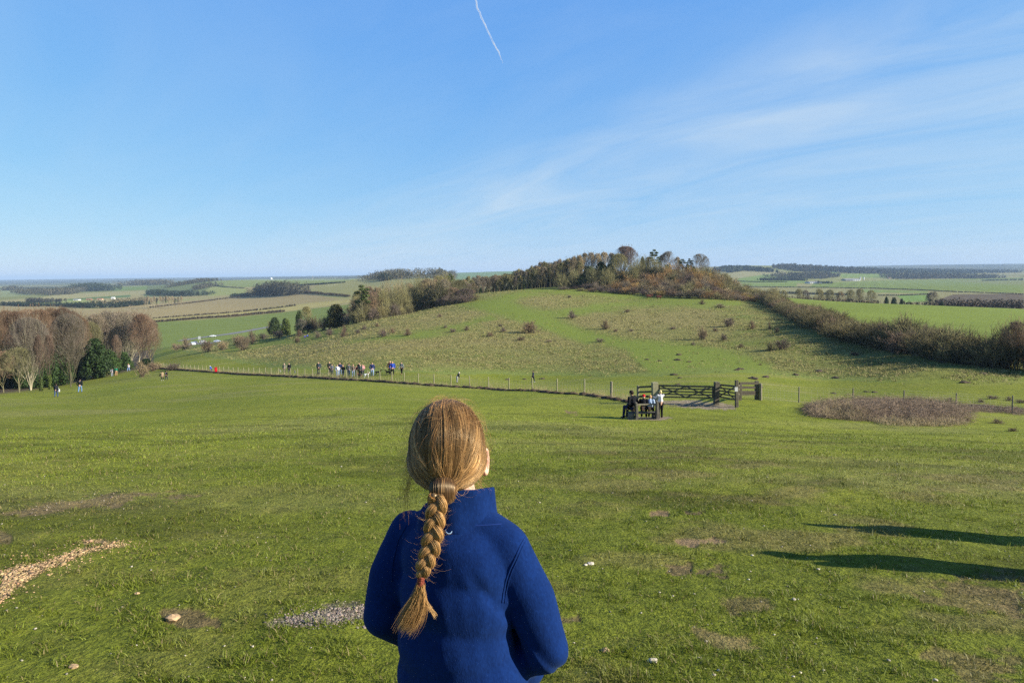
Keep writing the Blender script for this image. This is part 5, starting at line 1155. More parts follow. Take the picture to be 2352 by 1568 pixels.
def tussocks():
    """rough straw coloured tussocks of the ungrazed hillside"""
    rng = np.random.default_rng(14); n0 = 120000
    px = rng.uniform(380, 2352, n0); d = np.exp(rng.uniform(math.log(66), math.log(300), n0)); x = d*np.array([ray(a, 750)[0] for a in px]); y = d; z = G(x, y)
    X, Y = project(x, y, z); n3 = fbm(x/30.0, y/30.0, 3, 35); n1 = fbm(x/6.0, y/6.0, 4, 31); X = X+30*(n3-.5)+26*(n1-.5); Y = Y+14*(n1-.5)
    pr = sstep(-14, 22, poly_sd(X, Y, HILL))*.75
    for pl in PATHS: pr *= 1-.93*sstep(-16, 6, poly_sd(X, Y, pl))
    ok = rng.random(n0) < pr*sstep(.36, .56, fbm(x/4, y/4, 3, 90))
    x, y, z, d = x[ok], y[ok], z[ok], d[ok]; n = len(x); m = 4
    xs = np.repeat(x, m)+rng.normal(0, .12, n*m); ys = np.repeat(y, m)+rng.normal(0, .12, n*m); zs = np.repeat(z, m)-.02
    dr = rng.normal(0, .75, (n*m, 3)); dr[:, 2] = 1; h = rng.uniform(.07, .22, n*m)*np.repeat(.8+d/220, m); s = np.linspace(0, 1, 2)[None, :, None]
    p = np.stack([xs, ys, zs], 1)[:, None]+dr[:, None]*s*h[:, None, None]; V, Q = tubes(p, np.repeat(.012+d/6500, m)[:, None]*np.array([[1, .3]]), 3)
    shade_ = (np.repeat(rng.random(n), m) < .16)[:, None]; cc = np.where((rng.random(n*m) < .5)[:, None], np.array([[.30, .255, .12]]), np.array([[.17, .18, .055]]))*np.where(shade_, .28, 1.0)*(.6+.8*rng.random(n*m))[:, None]  # some tufts darkened in colour to stand for shadows among the tussocks
    t = NT('tussock_grass', .9, .1); mt = t.done(t.attr('col').outputs['Color'])
    tag(link('rough_grass', mesh_np('rough_grass', V, quads=Q, mat=mt, attrs={'col': np.repeat(cc, 6, 0)})), 'straw coloured tussocks of the rough hillside pasture', 'grass', kind='stuff')
tussocks()
def clump(name, items, mat, label, cat, group=None, kind=None, sub=1):
    """small rounded lumps (molehills, stones); one object each"""
    b = bmesh.new(); bmesh.ops.create_icosphere(b, subdivisions=2, radius=1)
    rr_ = random.Random(3)
    for v in b.verts: v.co *= rr_.uniform(.75, 1.2)
    me = bpy.data.meshes.new(name); b.to_mesh(me); b.free(); me.materials.append(M[mat])
    for px, row, s in items:
        o = link(name, me); o.location = hit(px, row, 2.5, 200); o.scale = (s, s*.8, s*.42); o.rotation_euler.z = rr_.uniform(0, 6); tag(o, label, cat, group, kind)
mole = [(1165,872,.4),(1205,871,.35),(1245,870,.4),(1548,861,.5),(1562,868,.3),(1557,883,.3),(1578,890,.25),(1622,895,.35),(1699,892,.4),(1741,889,.45),(1730,870,.6),(1700,848,.5),(1758,866,.5),(1560,815,.6),(1556,827,.6),(1515,829,.4),(1486,826,.4),(1582,831,.4),(1880,853,.6),(1828,861,.5),(1919,868,.5),(1692,850,.4),(1990,900,.3),(2009,901,.3),(1915,904,.3),(2216,879,.5),(2260,859,.5)]
clump('molehill', mole, 'soil', 'dark fresh molehill in the short grass beyond the fence', 'molehill', 'molehills beyond the fence')
def stones():
    rng = np.random.default_rng(33); b = bmesh.new(); bmesh.ops.create_icosphere(b, subdivisions=1, radius=1); tv = np.array([v.co[:] for v in b.verts]); tf = np.array([[v.index for v in f.verts] for f in b.faces]); b.free()
    pl = {'flint': (BARE[3][0], 5200, (.40, .265, .135), .0062), 'flint2': (BARE[4][0], 160, (.36, .23, .12), .007), 'chalk': (BARE[5][0], 3000, (.25, .20, .155), .0042), 'soilstone': (BARE[0][0], 150, (.28, .23, .17), .005), 'track': (BARE[7][0], 500, (.36, .30, .22), .012)}
    C, S, K = [], [], []
    for k, (poly, n, c, s) in pl.items():
        xs = [a for a, _ in poly]; ys = [b_ for _, b_ in poly]; X = rng.uniform(min(xs)-20, max(xs)+40, n*3); Y = rng.uniform(min(ys)-8, max(ys)+8, n*3); sd = poly_sd(X, Y, poly)
        ok = (rng.random(n*3) < (.06*sstep(-34, -4, sd)+.94*sstep(-4, 11, sd+(fbm(X/11, Y/5, 3, 71)-.5)*14))); X, Y = X[ok][:n], Y[ok][:n]
        v = np.array([ray(a, b_) for a, b_ in zip(X, Y)]); d = np.full(len(X), 6.0)
        for _ in range(30):                              # fixed point onto the ground
            z = G(v[:, 0]*d, d); d = d*.5+.5*np.clip((EYE-z)/-v[:, 2], 2.5, 60)
        z = G(v[:, 0]*d, d); C.append(np.stack([v[:, 0]*d, d, z+.001], 1) if k != 'x' else 0); S.append(s*rng.lognormal(-.1, .45, len(d))); K.append(np.array(c)*(rng.uniform(.3, 1.4, len(d)))[:, None]*(1+rng.normal(0, .06, (len(d), 3))))
    az = rng.uniform(-.7, .7, 900); dd = np.exp(rng.uniform(math.log(3), math.log(28), 900)); x, y = np.sin(az)*dd, np.cos(az)*dd
    C.append(np.stack([x, y, G(x, y)+.004], 1)); S.append(.0042*rng.lognormal(0, .5, 900)*(1+dd*.02)); K.append(np.array((.42, .37, .28))*rng.uniform(.4, 1.2, 900)[:, None])
    C = np.concatenate(C); S = np.concatenate(S); K = np.concatenate(K); n = len(C)
    V = C[:, None]+tv[None]*rng.uniform(.55, 1.3, (n, len(tv), 1))*(S[:, None, None]*np.array([1.2, 1, .6]))
    F_ = (np.arange(n)[:, None, None]*len(tv)+tf[None]).reshape(-1, 3); t = NT('stone', .8, .3)
    tag(link('loose_stones', mesh_np('loose_stones', V, tris=F_, mat=t.done(t.attr('col').outputs['Color']), attrs={'col': np.repeat(K, len(tv), 0)})), 'loose flints and chalk chips on the worn patches of turf', 'stones', kind='stuff')
stones()
M['rock_pale'] = simple('rock_pale', (.55, .47, .36), .8, .3, 12); M['rock_tan'] = simple('rock_tan', (.42, .28, .15), .8, .3, 12)
for px, row, s, m_, lab in ((396,1421,.035,'rock_tan','tan stone with a sharp edge beside the dark hollow at the lower left'),(1357,1295,.022,'rock_pale','white flint on the turf to the right of the girl'),(1345,1297,.014,'rock_pale','smaller white flint touching the larger one right of the girl'),
                          (1500,1519,.022,'rock_pale','pale pinkish stone low down right of the girl'),(169,1532,.02,'rock_tan','tan stone near the bottom left corner'),(315,1363,.014,'rock_tan','small tan stone beyond the gravel strip'),(1390,1494,.02,'rock_tan','small orange stone low right of the girls elbow')):
    bm = bmesh.new(); bmesh.ops.create_icosphere(bm, subdivisions=2, radius=s)
    for v in bm.verts: v.co = Vector((v.co.x*1.3, v.co.y, v.co.z*.65))*random.uniform(.75, 1.2)
    o = bm_obj('stone', bm, M[m_]); o.location = hit(px, row, 2.4, 60)+Vector((0, 0, s*.2)); tag(o, lab.replace('girls elbow', "girl's elbow"), 'stone')
# ------------------------------------------------------------------ people and dogs
WS = bpy.data.scenes.new('workshop')                   # shapes are grown here one at a time; removed at the end
def cap_bm(bm, a, ra, b, rb, seg=10):
    a, b = Vector(a), Vector(b); d = b-a; L = d.length
    q = d.to_track_quat('Z', 'Y').to_matrix().to_4x4() if L > 1e-6 else Matrix()
    bmesh.ops.create_uvsphere(bm, u_segments=seg, v_segments=seg//2+1, radius=ra, matrix=Matrix.Translation(a) @ q)
    bmesh.ops.create_uvsphere(bm, u_segments=seg, v_segments=seg//2+1, radius=rb, matrix=Matrix.Translation(b) @ q)
    if L > 1e-6: bmesh.ops.create_cone(bm, cap_ends=True, segments=seg, radius1=ra, radius2=rb, depth=L, matrix=Matrix.Translation((a+b)/2) @ q)
def blob(name, prims, voxel, mat, smooth=4, seg=10, post=None):
    bm = bmesh.new()
    for p in prims:
        if p[0] == 'c': cap_bm(bm, *p[1:5], seg=seg)
        else:
            m = Matrix.Translation(p[1]) @ (p[3] if len(p) > 3 else Matrix()) @ Matrix.Diagonal((*p[2], 1)); bmesh.ops.create_uvsphere(bm, u_segments=seg+4, v_segments=seg, radius=1, matrix=m)
    me = bpy.data.meshes.new(name+'_tmp'); bm.to_mesh(me); bm.free(); o = bpy.data.objects.new('tmp', me); WS.collection.objects.link(o)
    md = o.modifiers.new('r', 'REMESH'); md.mode = 'VOXEL'; md.voxel_size = voxel; md.use_smooth_shade = True
    if smooth: sm_ = o.modifiers.new('s', 'SMOOTH'); sm_.iterations = smooth; sm_.factor = .5
    dg = WS.view_layers[0].depsgraph; dg.update() if dg else None
    with bpy.context.temp_override(scene=WS, view_layer=WS.view_layers[0]): dg = bpy.context.evaluated_depsgraph_get()
    out = bpy.data.meshes.new_from_object(o.evaluated_get(dg)); out.name = name
    bpy.data.objects.remove(o); bpy.data.meshes.remove(me)
    n = len(out.vertices); co = np.empty(n*3, np.float32); out.vertices.foreach_get('co', co); co = co.reshape(-1, 3)
    if post is not None: co = post(co.astype(float)).astype(np.float32); out.vertices.foreach_set('co', co.ravel())
    out.polygons.foreach_set('use_smooth', np.ones(len(out.polygons), bool)); out.materials.clear(); out.materials.append(mat); out.update(); return out
CM = {}
def cloth(rgb, rough=.9):
    k = tuple(rgb)
    if k not in CM: CM[k] = simple('cloth_%d' % len(CM), lin(*rgb), rough, .12, 20, .15)
    return CM[k]
SKIN = simple('skin', (0.52, 0.31, 0.21), .6, .05, 10, .3)
def figure(pos, h, rz, top, legs, hair, pose='walk', phase=1.0, label='', coat=0.0, hat=None, group=None, build=1.0, arms='swing', shoes=(30, 28, 28), hood=None, print_=None, seat=.45, lean=0.0, cat='person'):
    root = empty('person', pos, rz); V_ = lambda x, y, z: Vector((x*h, y*h, z*h)); vx = .011*h/1.0; w = build
    hipz, kneez, ank, sh = .52, .285, .05, .815
    b = {'stand': 0.0, 'walk': .02, 'bend': .55, 'sit': .06, 'crouch': .5}[pose]+lean
    if pose == 'sit': hipz = seat/h
    base = V_(0, 0, hipz); up_ = Vector((0, math.sin(b), math.cos(b))); pt = lambda x, z, y=0: base+Vector((x*h, 0, 0))+up_*((z-.52)*h)+Vector((0, math.cos(b), -math.sin(b)))*(y*h)
    if pose == 'crouch':
        base = V_(0, -.04, .25)
    neck, head = pt(0, .85), pt(0, .925, .012)
    SL, SR = pt(-.115*w, sh), pt(.115*w, sh); st = .10*phase if pose == 'walk' else .02
    legsj = []
    for s in (-1, 1):
        hp = base+V_(s*.055, 0, 0)
        if pose == 'sit': kn = base+V_(s*.075, .235, .02+(.02 if s > 0 else 0)); an = Vector((kn.x*1.05, kn.y+.03*h, .04*h))
        elif pose == 'crouch': kn = V_(s*.08, .18, .28); an = V_(s*.07, .0, .045)
        else: kn = V_(s*.06, s*st*.75+.02, kneez); an = V_(s*.06, s*st-(.03 if s < 0 and pose == 'walk' else 0), ank+(.03 if s < 0 and pose == 'walk' else 0))
        legsj.append((hp, kn, an))
    arm = []
    for s, S0 in ((-1, SL), (1, SR)):
        if arms == 'swing': el = S0+V_(s*.035, -.0-s*st*.45, -.165); wr = el+V_(s*.012, .045-s*st*.7, -.145)
        elif arms == 'pocket': el = S0+V_(s*.065, -.045, -.16); wr = el+V_(-s*.055, .075, -.12)
        elif arms == 'front': el = S0+V_(s*.045, .015, -.165); wr = el+V_(-s*.04, .13, -.02)
        elif arms == 'down': el = S0+V_(s*.02, .03, -.17); wr = el+V_(0, .03, -.15)
        elif arms == 'rail': el = S0+V_(-s*.0-.03, .10, -.11); wr = el+V_(-.04, .12, .02)
        arm.append((S0, el, wr))
    body = [('c', neck-up_*.05*h, .034*h, head-up_*.03*h, .034*h), ('e', head, (.050*h, .060*h, .070*h)), ('c', base, .085*h*w, pt(0, .76), .085*h*w),
            ('e', head+Vector((0, .060*h, -.008*h)), (.011*h, .014*h, .016*h)), ('e', head+Vector((-.050*h, 0, 0)), (.008*h, .013*h, .018*h)), ('e', head+Vector((.050*h, 0, 0)), (.008*h, .013*h, .018*h))]
    for hp, kn, an in legsj: body += [('c', hp, .060*h, kn, .038*h), ('c', kn, .036*h, an, .025*h), ('c', an, .024*h, an+V_(0, .06, -.025), .02*h)]
    for S0, el, wr in arm:
        body += [('c', S0, .036*h, el, .027*h), ('c', el, .026*h, wr, .017*h)]; hd = (wr-el).normalized()
        body.append(('e', wr+hd*.03*h, (.017*h, .021*h, .026*h)))
        for k in range(4): q = wr+hd*.045*h+Vector(((k-1.5)*.008*h, .002*h, 0)); body.append(('c', q, .0052*h, q+hd*(.028, .036, .034, .025)[k]*h+Vector((0, .006*h, 0)), .004*h))
        body.append(('c', wr+hd*.018*h+Vector((0, .012*h, 0)), .006*h, wr+hd*.045*h+Vector((0, .028*h, 0)), .0045*h))
    link('body', blob('body', body, vx*.6, SKIN, 1, 8), root)
    jk = [('c', pt(0, .60), .088*h*w, pt(0, .76), .088*h*w), ('c', pt(-.07*w, .795), .052*h, pt(.07*w, .795), .052*h), ('c', pt(-.04*w, .62), .07*h*w, pt(.04*w, .62), .07*h*w), ('c', pt(0, .80), .06*h, neck-up_*.01*h, .042*h)]
    if coat: jk += [('c', pt(-.035*w, .52-coat), .072*h*w, pt(-.035*w, .62), .076*h*w), ('c', pt(.035*w, .52-coat), .072*h*w, pt(.035*w, .62), .076*h*w)]
    else: jk += [('c', pt(-.035*w, .53), .068*h*w, pt(.035*w, .53), .068*h*w)]
    for S0, el, wr in arm: jk += [('c', S0, .046*h, el, .038*h), ('c', el, .037*h, wr, .029*h)]
    link('jacket', blob('jacket', jk, vx, cloth(top), 3, 8), root)
    tr = [('c', base+V_(-.03, 0, .02), .072*h*w, base+V_(.03, 0, .02), .072*h*w)]
    for hp, kn, an in legsj: tr += [('c', hp, .070*h, kn, .048*h), ('c', kn, .047*h, an+V_(0, 0, .012), .036*h)]
    link('trousers', blob('trousers', tr, vx, cloth(legs), 2, 8), root)
    for hp, kn, an in legsj: link('shoe', blob('shoe', [('c', an+V_(0, -.012, -.022), .028*h, an+V_(0, .075, -.03), .022*h)], vx*.8, cloth(shoes), 1, 8), root)
    if hair is not None: link('hair', blob('hair', [('e', head+Vector((0, -.012*h, .018*h)), (.056*h, .062*h, .064*h))]+([('c', head+V_(0, -.03, 0), .045*h, head+V_(0, -.04, -.10), .03*h)] if hair[3:] else []), vx, cloth(hair[:3]), 1, 8), root)
    if hat is not None: link('hat', blob('hat', [('e', head+Vector((0, -.004*h, .034*h)), (.061*h, .066*h, .055*h)), ('c', head+V_(0, .03, .03), .03*h, head+V_(0, .07, .025), .012*h)], vx, cloth(hat), 1, 8), root)
    if hood is not None: link('hood', blob('hood', [('c', pt(-.035, .83, -.05), .03*h, pt(.035, .83, -.05), .03*h)], vx, cloth(hood), 1, 8), root)
    if print_ is not None:
        bm = bmesh.new(); c = pt(0, .74, -.099*w); boxmesh(bm, c, (.085*h, .008*h, .06*h)); bm_obj('back_print', bm, cloth(print_), root)
    return tag(root, label, cat, group)
def person(px, row, hpx, d0=40, dmax=260, **kw):
    p = hit(px, row, d0, dmax); h = max(.9, hpx*p.y/F); return figure(p, h, kw.pop('rz', 0), kw.pop('top'), kw.pop('legs'), kw.pop('hair', (60, 45, 35)), **kw)
grp = 'walkers with dogs behind the fence'
JE, BK, NV, GY = (70, 90, 125), (25, 26, 30), (28, 34, 62), (75, 78, 82)
Z5 = lambda x, y: ((650+x/3.36)*.9408, (860+y/3.36)*.9408)
for x, y, h, kw in [
 (150,178,90,dict(top=(120,118,105), legs=(70,66,60), hair=(150,140,130), label='walker in a greyish khaki jacket, leftmost of all behind the fence', arms='pocket')),
 (190,178,92,dict(top=(30,32,40), legs=(55,55,60), hair=(70,60,55), label='walker in a dark jacket paired with the khaki one at the far left', arms='swing')),
 (432,180,104,dict(top=(58,66,80), legs=(40,42,50), hair=(90,75,65), label='lone walker in a slate blue jacket with a dark dog, left of the crowd', arms='pocket', build=1.1)),
 (520,172,97,dict(top=(45,48,55), legs=(35,36,42), hair=(150,120,95), label='tall walker in a dark jacket at the left end of the crowd', arms='pocket')),
 (540,186,90,dict(top=(95,98,105), legs=(60,64,74), hair=(60,45,35), label='walker in a mid grey jacket just in front of the crowd\'s left end', arms='front')),
 (585,196,94,dict(top=(205,205,212), legs=(120,140,165), hair=(190,150,120), label='walker in a white top and pale jeans in the crowd', arms='pocket')),
 (606,190,110,dict(top=(35,48,85), legs=(90,110,140), hair=(40,30,25), label='tall walker in a navy jacket behind the white topped one', arms='front')),
 (632,200,98,dict(top=(22,26,26), legs=(80,88,100), hair=(150,85,70), label='walker in a short black jacket in the middle of the crowd', arms='front', build=1.1)),
 (678,198,108,dict(top=(78,82,84), legs=(95,115,140), hair=None, hat=(40,42,45), label='capped walker in a grey jacket and blue jeans, centre of the crowd', arms='pocket', build=1.1)),
 (714,202,105,dict(top=(112,98,88), legs=(110,125,145), hair=(120,90,70), label='walker in a brown grey jacket right of the capped one', arms='front')),
 (742,194,86,dict(top=(95,45,55), legs=(50,48,55), hair=(60,45,35), label='walker in a maroon top half hidden in the crowd', arms='front')),
 (765,190,108,dict(top=(40,38,42), legs=(35,36,40), hair=(35,28,24), label='dark haired tall walker at the back of the crowd\'s right part', arms='front')),
 (774,200,104,dict(top=(78,92,88), legs=(45,48,52), hair=(130,110,95), label='walker in a grey green jacket holding a brown dog\'s lead', arms='front')),
 (793,190,94,dict(top=(215,150,150), legs=(60,60,70), hair=(170,120,90), label='walker in a pale pink top at the right of the crowd', arms='front')),
 (870,198,117,dict(top=(30,42,90), legs=(130,150,178), hair=(55,40,32), label='walker in a navy jacket and light jeans between two large dogs', arms='pocket')),
 (1016,182,114,dict(top=(70,40,48), legs=(35,34,40), hair=(180,140,120), label='walker in a dark maroon jacket behind the bright blue one', arms='pocket')),
 (1036,190,116,dict(top=(35,70,165), legs=(28,28,34), hair=(190,130,110), label='walker in a bright blue jacket and black trousers', arms='pocket', build=1.1)),
 (1112,182,105,dict(top=(105,112,118), legs=(24,25,30), hair=(60,45,40), label='walker in a grey gilet and black leggings, last on the right of the group', arms='swing', build=.85))]:
    px, row = Z5(x, y); person(px, row, h/3.36*.9408, d0=60, dmax=150, rz=math.pi+random.uniform(-.4, .4), pose='walk', phase=random.choice((-1, 1))*random.uniform(.4, 1), group=grp, **kw)
px, row = Z5(1565, 248); person(px, row, 26, rz=-math.pi/2+.3, top=(45, 50, 62), legs=(150, 150, 148), hair=(215, 215, 210), pose='bend', arms='down', label='walker stooping with a stick on the grass beyond the fence', d0=50, dmax=120, build=.9)
p = hit(px+5, row, 50, 120); bm = bmesh.new(); rod(bm, (.12, 0, 0), (-.1, -.05, .85), .013); rod(bm, (-.1, -.05, .85), (-.16, -.05, .88), .016); o = bm_obj('walking_stick', bm, M['gate_wood']); o.location = p; tag(o, 'thin walking stick held by the stooping walker', 'stick')
px, row = Z5(2190, 246); person(px, row, 27.5, rz=math.pi/2+.2, top=(38, 42, 68), legs=(32, 34, 50), hair=(45, 34, 28), pose='walk', label='youth dressed in navy walking alone behind a fence post', d0=50, dmax=120, build=.9, shoes=(210, 210, 205))
Z7 = lambda x, y: (x/3.618*.9408, (840+y/3.618)*.9408)
def P7(x, y, h, **kw): px, row = Z7(x, y); return person(px, row, h/3.618*.9408, d0=60, dmax=230, **kw)
away = 0.25
P7(497, 468, 120, rz=.2, top=(38, 42, 50), legs=(62, 78, 105), hair=(38, 30, 26, 1), label='walker in a long dark coat carrying a white bag, lower left slope', coat=.05, arms='swing')
P7(708, 427, 120, rz=.1, top=(20, 24, 34), legs=(95, 125, 160), hair=(38, 30, 26), hood=(130, 125, 118), label='walker in a dark padded jacket with a grey hood and blue jeans', build=1.2, arms='pocket')
P7(799, 303, 53, rz=.6, top=(225, 228, 235), legs=(75, 95, 140), hair=(60, 45, 35), label='small figure in a white top and blue jeans at the copse edge', phase=1.3)
P7(992, 285, 72, rz=.3, top=(140, 138, 145), legs=(150, 155, 165), hair=(90, 75, 65, 1), label='figure all in pale grey standing left of the white beech trunk', pose='stand', arms='pocket')
P7(1027, 280, 80, rz=.2, top=(40, 115, 90), legs=(165, 130, 95), hair=(60, 45, 35), label='figure in a green top and tan trousers beside the grey one', pose='stand')
P7(1136, 238, 66, rz=2.8, top=(225, 215, 215), legs=(120, 145, 190), hair=(170, 130, 90), label='figure in a white top right at the foot of the white beech', arms='pocket')
P7(1433, 322, 84, rz=.1, top=(170, 145, 115), legs=(25, 25, 28), hair=(38, 30, 26), label='walker in a tan coat with black leggings, left one of the pair', coat=.08, shoes=(220, 220, 215), build=1.1)
P7(1469, 317, 84, rz=.0, top=(32, 30, 36), legs=(40, 42, 55), hair=(32, 26, 24), print_=(190, 185, 190), label='walker in a black top with a white back print beside the tan coat')
P7(1870, 247, 62, rz=math.pi/2+.3, top=(35, 85, 185), legs=(45, 60, 105), hair=None, hat=(225, 225, 225), pose='bend', arms='down', label='figure in a bright blue jacket and white cap bending beside the fence', shoes=(220, 220, 220))
def bag(px, row, d0, col, label, s=1.0):
    p = hit(px, row, d0, 230); k = p.y/F; z = 11*k; bm = bmesh.new(); boxmesh(bm, (0, 0, z), (.26*s, .10, .30*s)); root = empty('shoulder_bag', p)
    bm_obj('bag_body', bm, cloth(col), root, bev=.03); bm = bmesh.new(); rod(bm, (-.08*s, 0, z+.14*s), (-.02, 0, z+.42), .012); rod(bm, (.08*s, 0, z+.14*s), (-.02, 0, z+.42), .012); bm_obj('strap', bm, cloth(col), root); tag(root, label, 'bag')
px, row = Z7(520, 462); bag(px, row-3, 60, (215, 215, 210), 'white bag at the side of the dark coated walker', 1.1)
px, row = Z7(1412, 318); bag(px, row, 60, (30, 28, 30), 'small black bag hanging at the left of the tan coat', .7)
# red pushchair by the fence
px, row = Z7(1908, 256); p = hit(px, row, 60, 200); root = empty('pushchair', p, .3); RED = cloth((200, 30, 38), .7)
bm = bmesh.new(); boxmesh(bm, (0, 0, .55), (.42, .5, .5)); boxmesh(bm, (0, -.22, .85), (.42, .16, .5)); bm_obj('seat', bm, RED, root, bev=.06)
bm = bmesh.new(); boxmesh(bm, (0, .05, 1.05), (.46, .5, .08)); bm_obj('canopy', bm, RED, root, bev=.03)
bm = bmesh.new()
for s in (-.2, .2): rod(bm, (s, .3, .1), (s, -.35, 1.05), .015); rod(bm, (s, -.3, .1), (s, .2, .6), .015)
rod(bm, (-.2, -.35, 1.05), (.2, -.35, 1.05), .018); bm_obj('frame', bm, M['iron'], root)
for x in (-.22, .22):
    for y in (-.3, .32): bm = bmesh.new(); bmesh.ops.create_cone(bm, cap_ends=True, segments=14, radius1=.11, radius2=.11, depth=.05, matrix=Matrix.Translation((x, y, .11)) @ Matrix.Rotation(R(90), 4, 'Y')); bm_obj('wheel', bm, M['tyre'], root)
tag(root, 'bright red pushchair standing by the fence behind the blue jacketed figure', 'pushchair')
# two people sitting on the hillside
for px, row, c, lab in ((700, 776, (60, 62, 150), 'figure in a violet blue jacket sitting on the left side of the hill'), (706, 774, (45, 75, 170), 'figure in a blue jacket sitting right of the violet one on the hill')):
    p = hit(px, row, 80, 300); figure(p, 1.6, 2.6+px*.1, c, (45, 45, 55), (70, 55, 45), pose='sit', seat=.14, arms='front', label=lab, group='pair sitting on the hill')
p = hit(703, 777, 80, 300)

def dog(px, row, w, rz, col, col2, label, d0=60, dmax=150, sit=False):
    p = hit(px, row, d0, dmax); L = w*p.y/F*.82; root = empty('dog', p, rz); s = L/1.0; V_ = lambda x, y, z: Vector((x, y, z))*s
    pr = [('c', V_(.22, 0, .58), .155*s, V_(-.12, 0, .60), .115*s), ('c', V_(-.12, 0, .60), .115*s, V_(-.34, 0, .60), .115*s), ('c', V_(.28, 0, .64), .115*s, V_(.46, 0, .84), .075*s), ('e', V_(.50, 0, .88), (.10*s, .075*s, .075*s)), ('c', V_(.54, 0, .87), .05*s, V_(.69, 0, .83), .032*s),
          ('c', V_(-.42, 0, .66), .035*s, V_(-.58, 0, .50), .022*s), ('c', V_(-.58, 0, .50), .022*s, V_(-.68, 0, .48), .012*s), ('c', V_(.47, .06, .93), .03*s, V_(.42, .08, .86), .02*s), ('c', V_(.47, -.06, .93), .03*s, V_(.42, -.08, .86), .02*s)]
    for y, o in ((.09, .05), (-.09, -.07)):
        pr += [('c', V_(.25, y, .52), .075*s, V_(.25+o, y, .30), .042*s), ('c', V_(.25+o, y, .30), .036*s, V_(.27+o*1.4, y, .05), .026*s), ('e', V_(.30+o*1.4, y, .03), (.05*s, .03*s, .028*s)),
               ('c', V_(-.34, y, .54), .095*s, V_(-.27-o, y, .36), .055*s), ('c', V_(-.27-o, y, .36), .046*s, V_(-.44-o, y, .24), .032*s), ('c', V_(-.44-o, y, .24), .028*s, V_(-.41-o, y, .04), .024*s), ('e', V_(-.38-o, y, .03), (.05*s, .03*s, .028*s))]
    link('body', blob('body', pr, .016*s, cloth(col), 2, 8), root)
    link('muzzle', blob('muzzle', [('c', V_(.62, 0, .845), .045*s, V_(.70, 0, .83), .034*s)], .012*s, cloth(col2), 1, 8), root)
    link('collar', blob('collar', [('c', V_(.36, 0, .74), .108*s, V_(.375, 0, .755), .106*s)], .012*s, cloth((140, 35, 35)), 0, 8), root)
    return tag(root, label, 'dog', 'dogs of the walkers')
for x, y, w, rz, c, c2, lab in ((115,163,30,2.2,(175,170,160),(120,115,108),'small pale dog left of the khaki jacketed walker'),(236,172,34,2.0,(120,125,130),(220,220,218),'grey and white dog right of the first pair of walkers'),(430,186,40,-.6,(38,38,42),(90,90,90),'dark dog at the feet of the lone slate jacketed walker'),
    (602,212,36,2.6,(140,125,110),(200,195,185),'low brown and white dog near the front of the crowd'),(765,206,52,2.9,(82,62,48),(60,48,40),'brown brindle dog in front of the grey green jacket'),(824,206,56,.3,(190,192,195),(80,80,84),'pale grey and white large dog at the right of the crowd'),
    (918,190,62,.15,(22,22,26),(30,30,32),'black large dog facing right beside the navy jacketed walker'),(1000,188,60,2.95,(24,24,28),(32,32,34),'black large dog facing left beside the bright blue walker')):
    px, row = Z5(x, y); dog(px, row, w/3.36*.9408, rz, c, c2, lab)
def cow(px, row, rz, label):
    p = hit(px, row, 150, 330); root = empty('cow', p, rz); pr = [('c', (.55, 0, 1.0), .36, (-.65, 0, 1.02), .34), ('c', (.0, 0, .92), .40, (-.2, 0, .92), .38), ('c', (.7, 0, 1.1), .26, (1.05, 0, 1.05), .17), ('c', (1.1, 0, 1.05), .15, (1.38, 0, .86), .10), ('c', (-.95, 0, 1.2), .04, (-1.05, 0, .6), .03)]
    for y in (-.2, .2): pr += [('c', (.55, y, .8), .14, (.55, y, .42), .08), ('c', (.55, y, .42), .07, (.57, y, .04), .06), ('c', (-.7, y, .85), .17, (-.62, y, .48), .09), ('c', (-.62, y, .48), .08, (-.72, y, .04), .06), ('c', (1.08, y*.6, 1.16), .04, (1.06, y*1.3, 1.14), .05)]
    link('body', blob('body', pr, .045, cloth((92, 56, 42)), 2, 8), root)
    for y in (-1, 1): link('horn', blob('horn', [('c', (1.1, y*.1, 1.2), .03, (1.12, y*.26, 1.3), .012)], .012, cloth((200, 190, 165)), 0, 8), root)
    link('muzzle', blob('muzzle', [('c', (1.34, 0, .88), .105, (1.41, 0, .84), .09)], .02, cloth((120, 90, 75)), 0, 8), root); return tag(root, label, 'cow', 'red brown cattle by the hilltop scrub')
cow(1490, 685, 3.3, 'red brown cow facing left below the hilltop scrub, the left one'); cow(1494, 683, 2.6, 'red brown cow standing close behind the left one on the hill'); cow(1513, 687, 3.2, 'red brown cow on its own to the right of the other two')

# ------------------------------------------------------------------ the group at the bench
def benchp(px, row, d): q = P(px, row, d); q.z = g1(q.x, q.y); return q
sd_ = BD+.30
sz = lambda px, row, d: P(px, row, d).z-g1(P(px, row, d).x, d)
p = benchp(1454, 948, sd_); figure(p, 1.78, .75, (22, 23, 28), (38, 44, 72), (45, 34, 28), pose='sit', seat=.53, arms='pocket', hat=(50, 38, 36), label='man in a black jacket and cap sitting at the left end of the bench', build=1.15, lean=.05)
p = benchp(1478, 948, sd_+.05); figure(p, 1.42, -.25, (24, 24, 30), (22, 22, 26), None, pose='sit', seat=.5, arms='front', hat=(190, 30, 42), label='child in a red hat and dark clothes sitting in the middle of the bench', lean=.12)
p = benchp(1493, 948, sd_+.1); figure(p, 1.36, -.35, (160, 178, 200), (24, 24, 28), (175, 140, 100), pose='sit', seat=.5, arms='front', label='child with fair hair and a pale blue top sitting at the right of the bench', lean=.02)
p = benchp(1517, 962, 33.3); figure(p, h_for(p, 896, 1515), .15, (190, 190, 190), (24, 25, 28), (215, 190, 135), pose='stand', arms='rail', label='blond boy in a light grey top leaning on the bench end', build=.92, lean=.03)
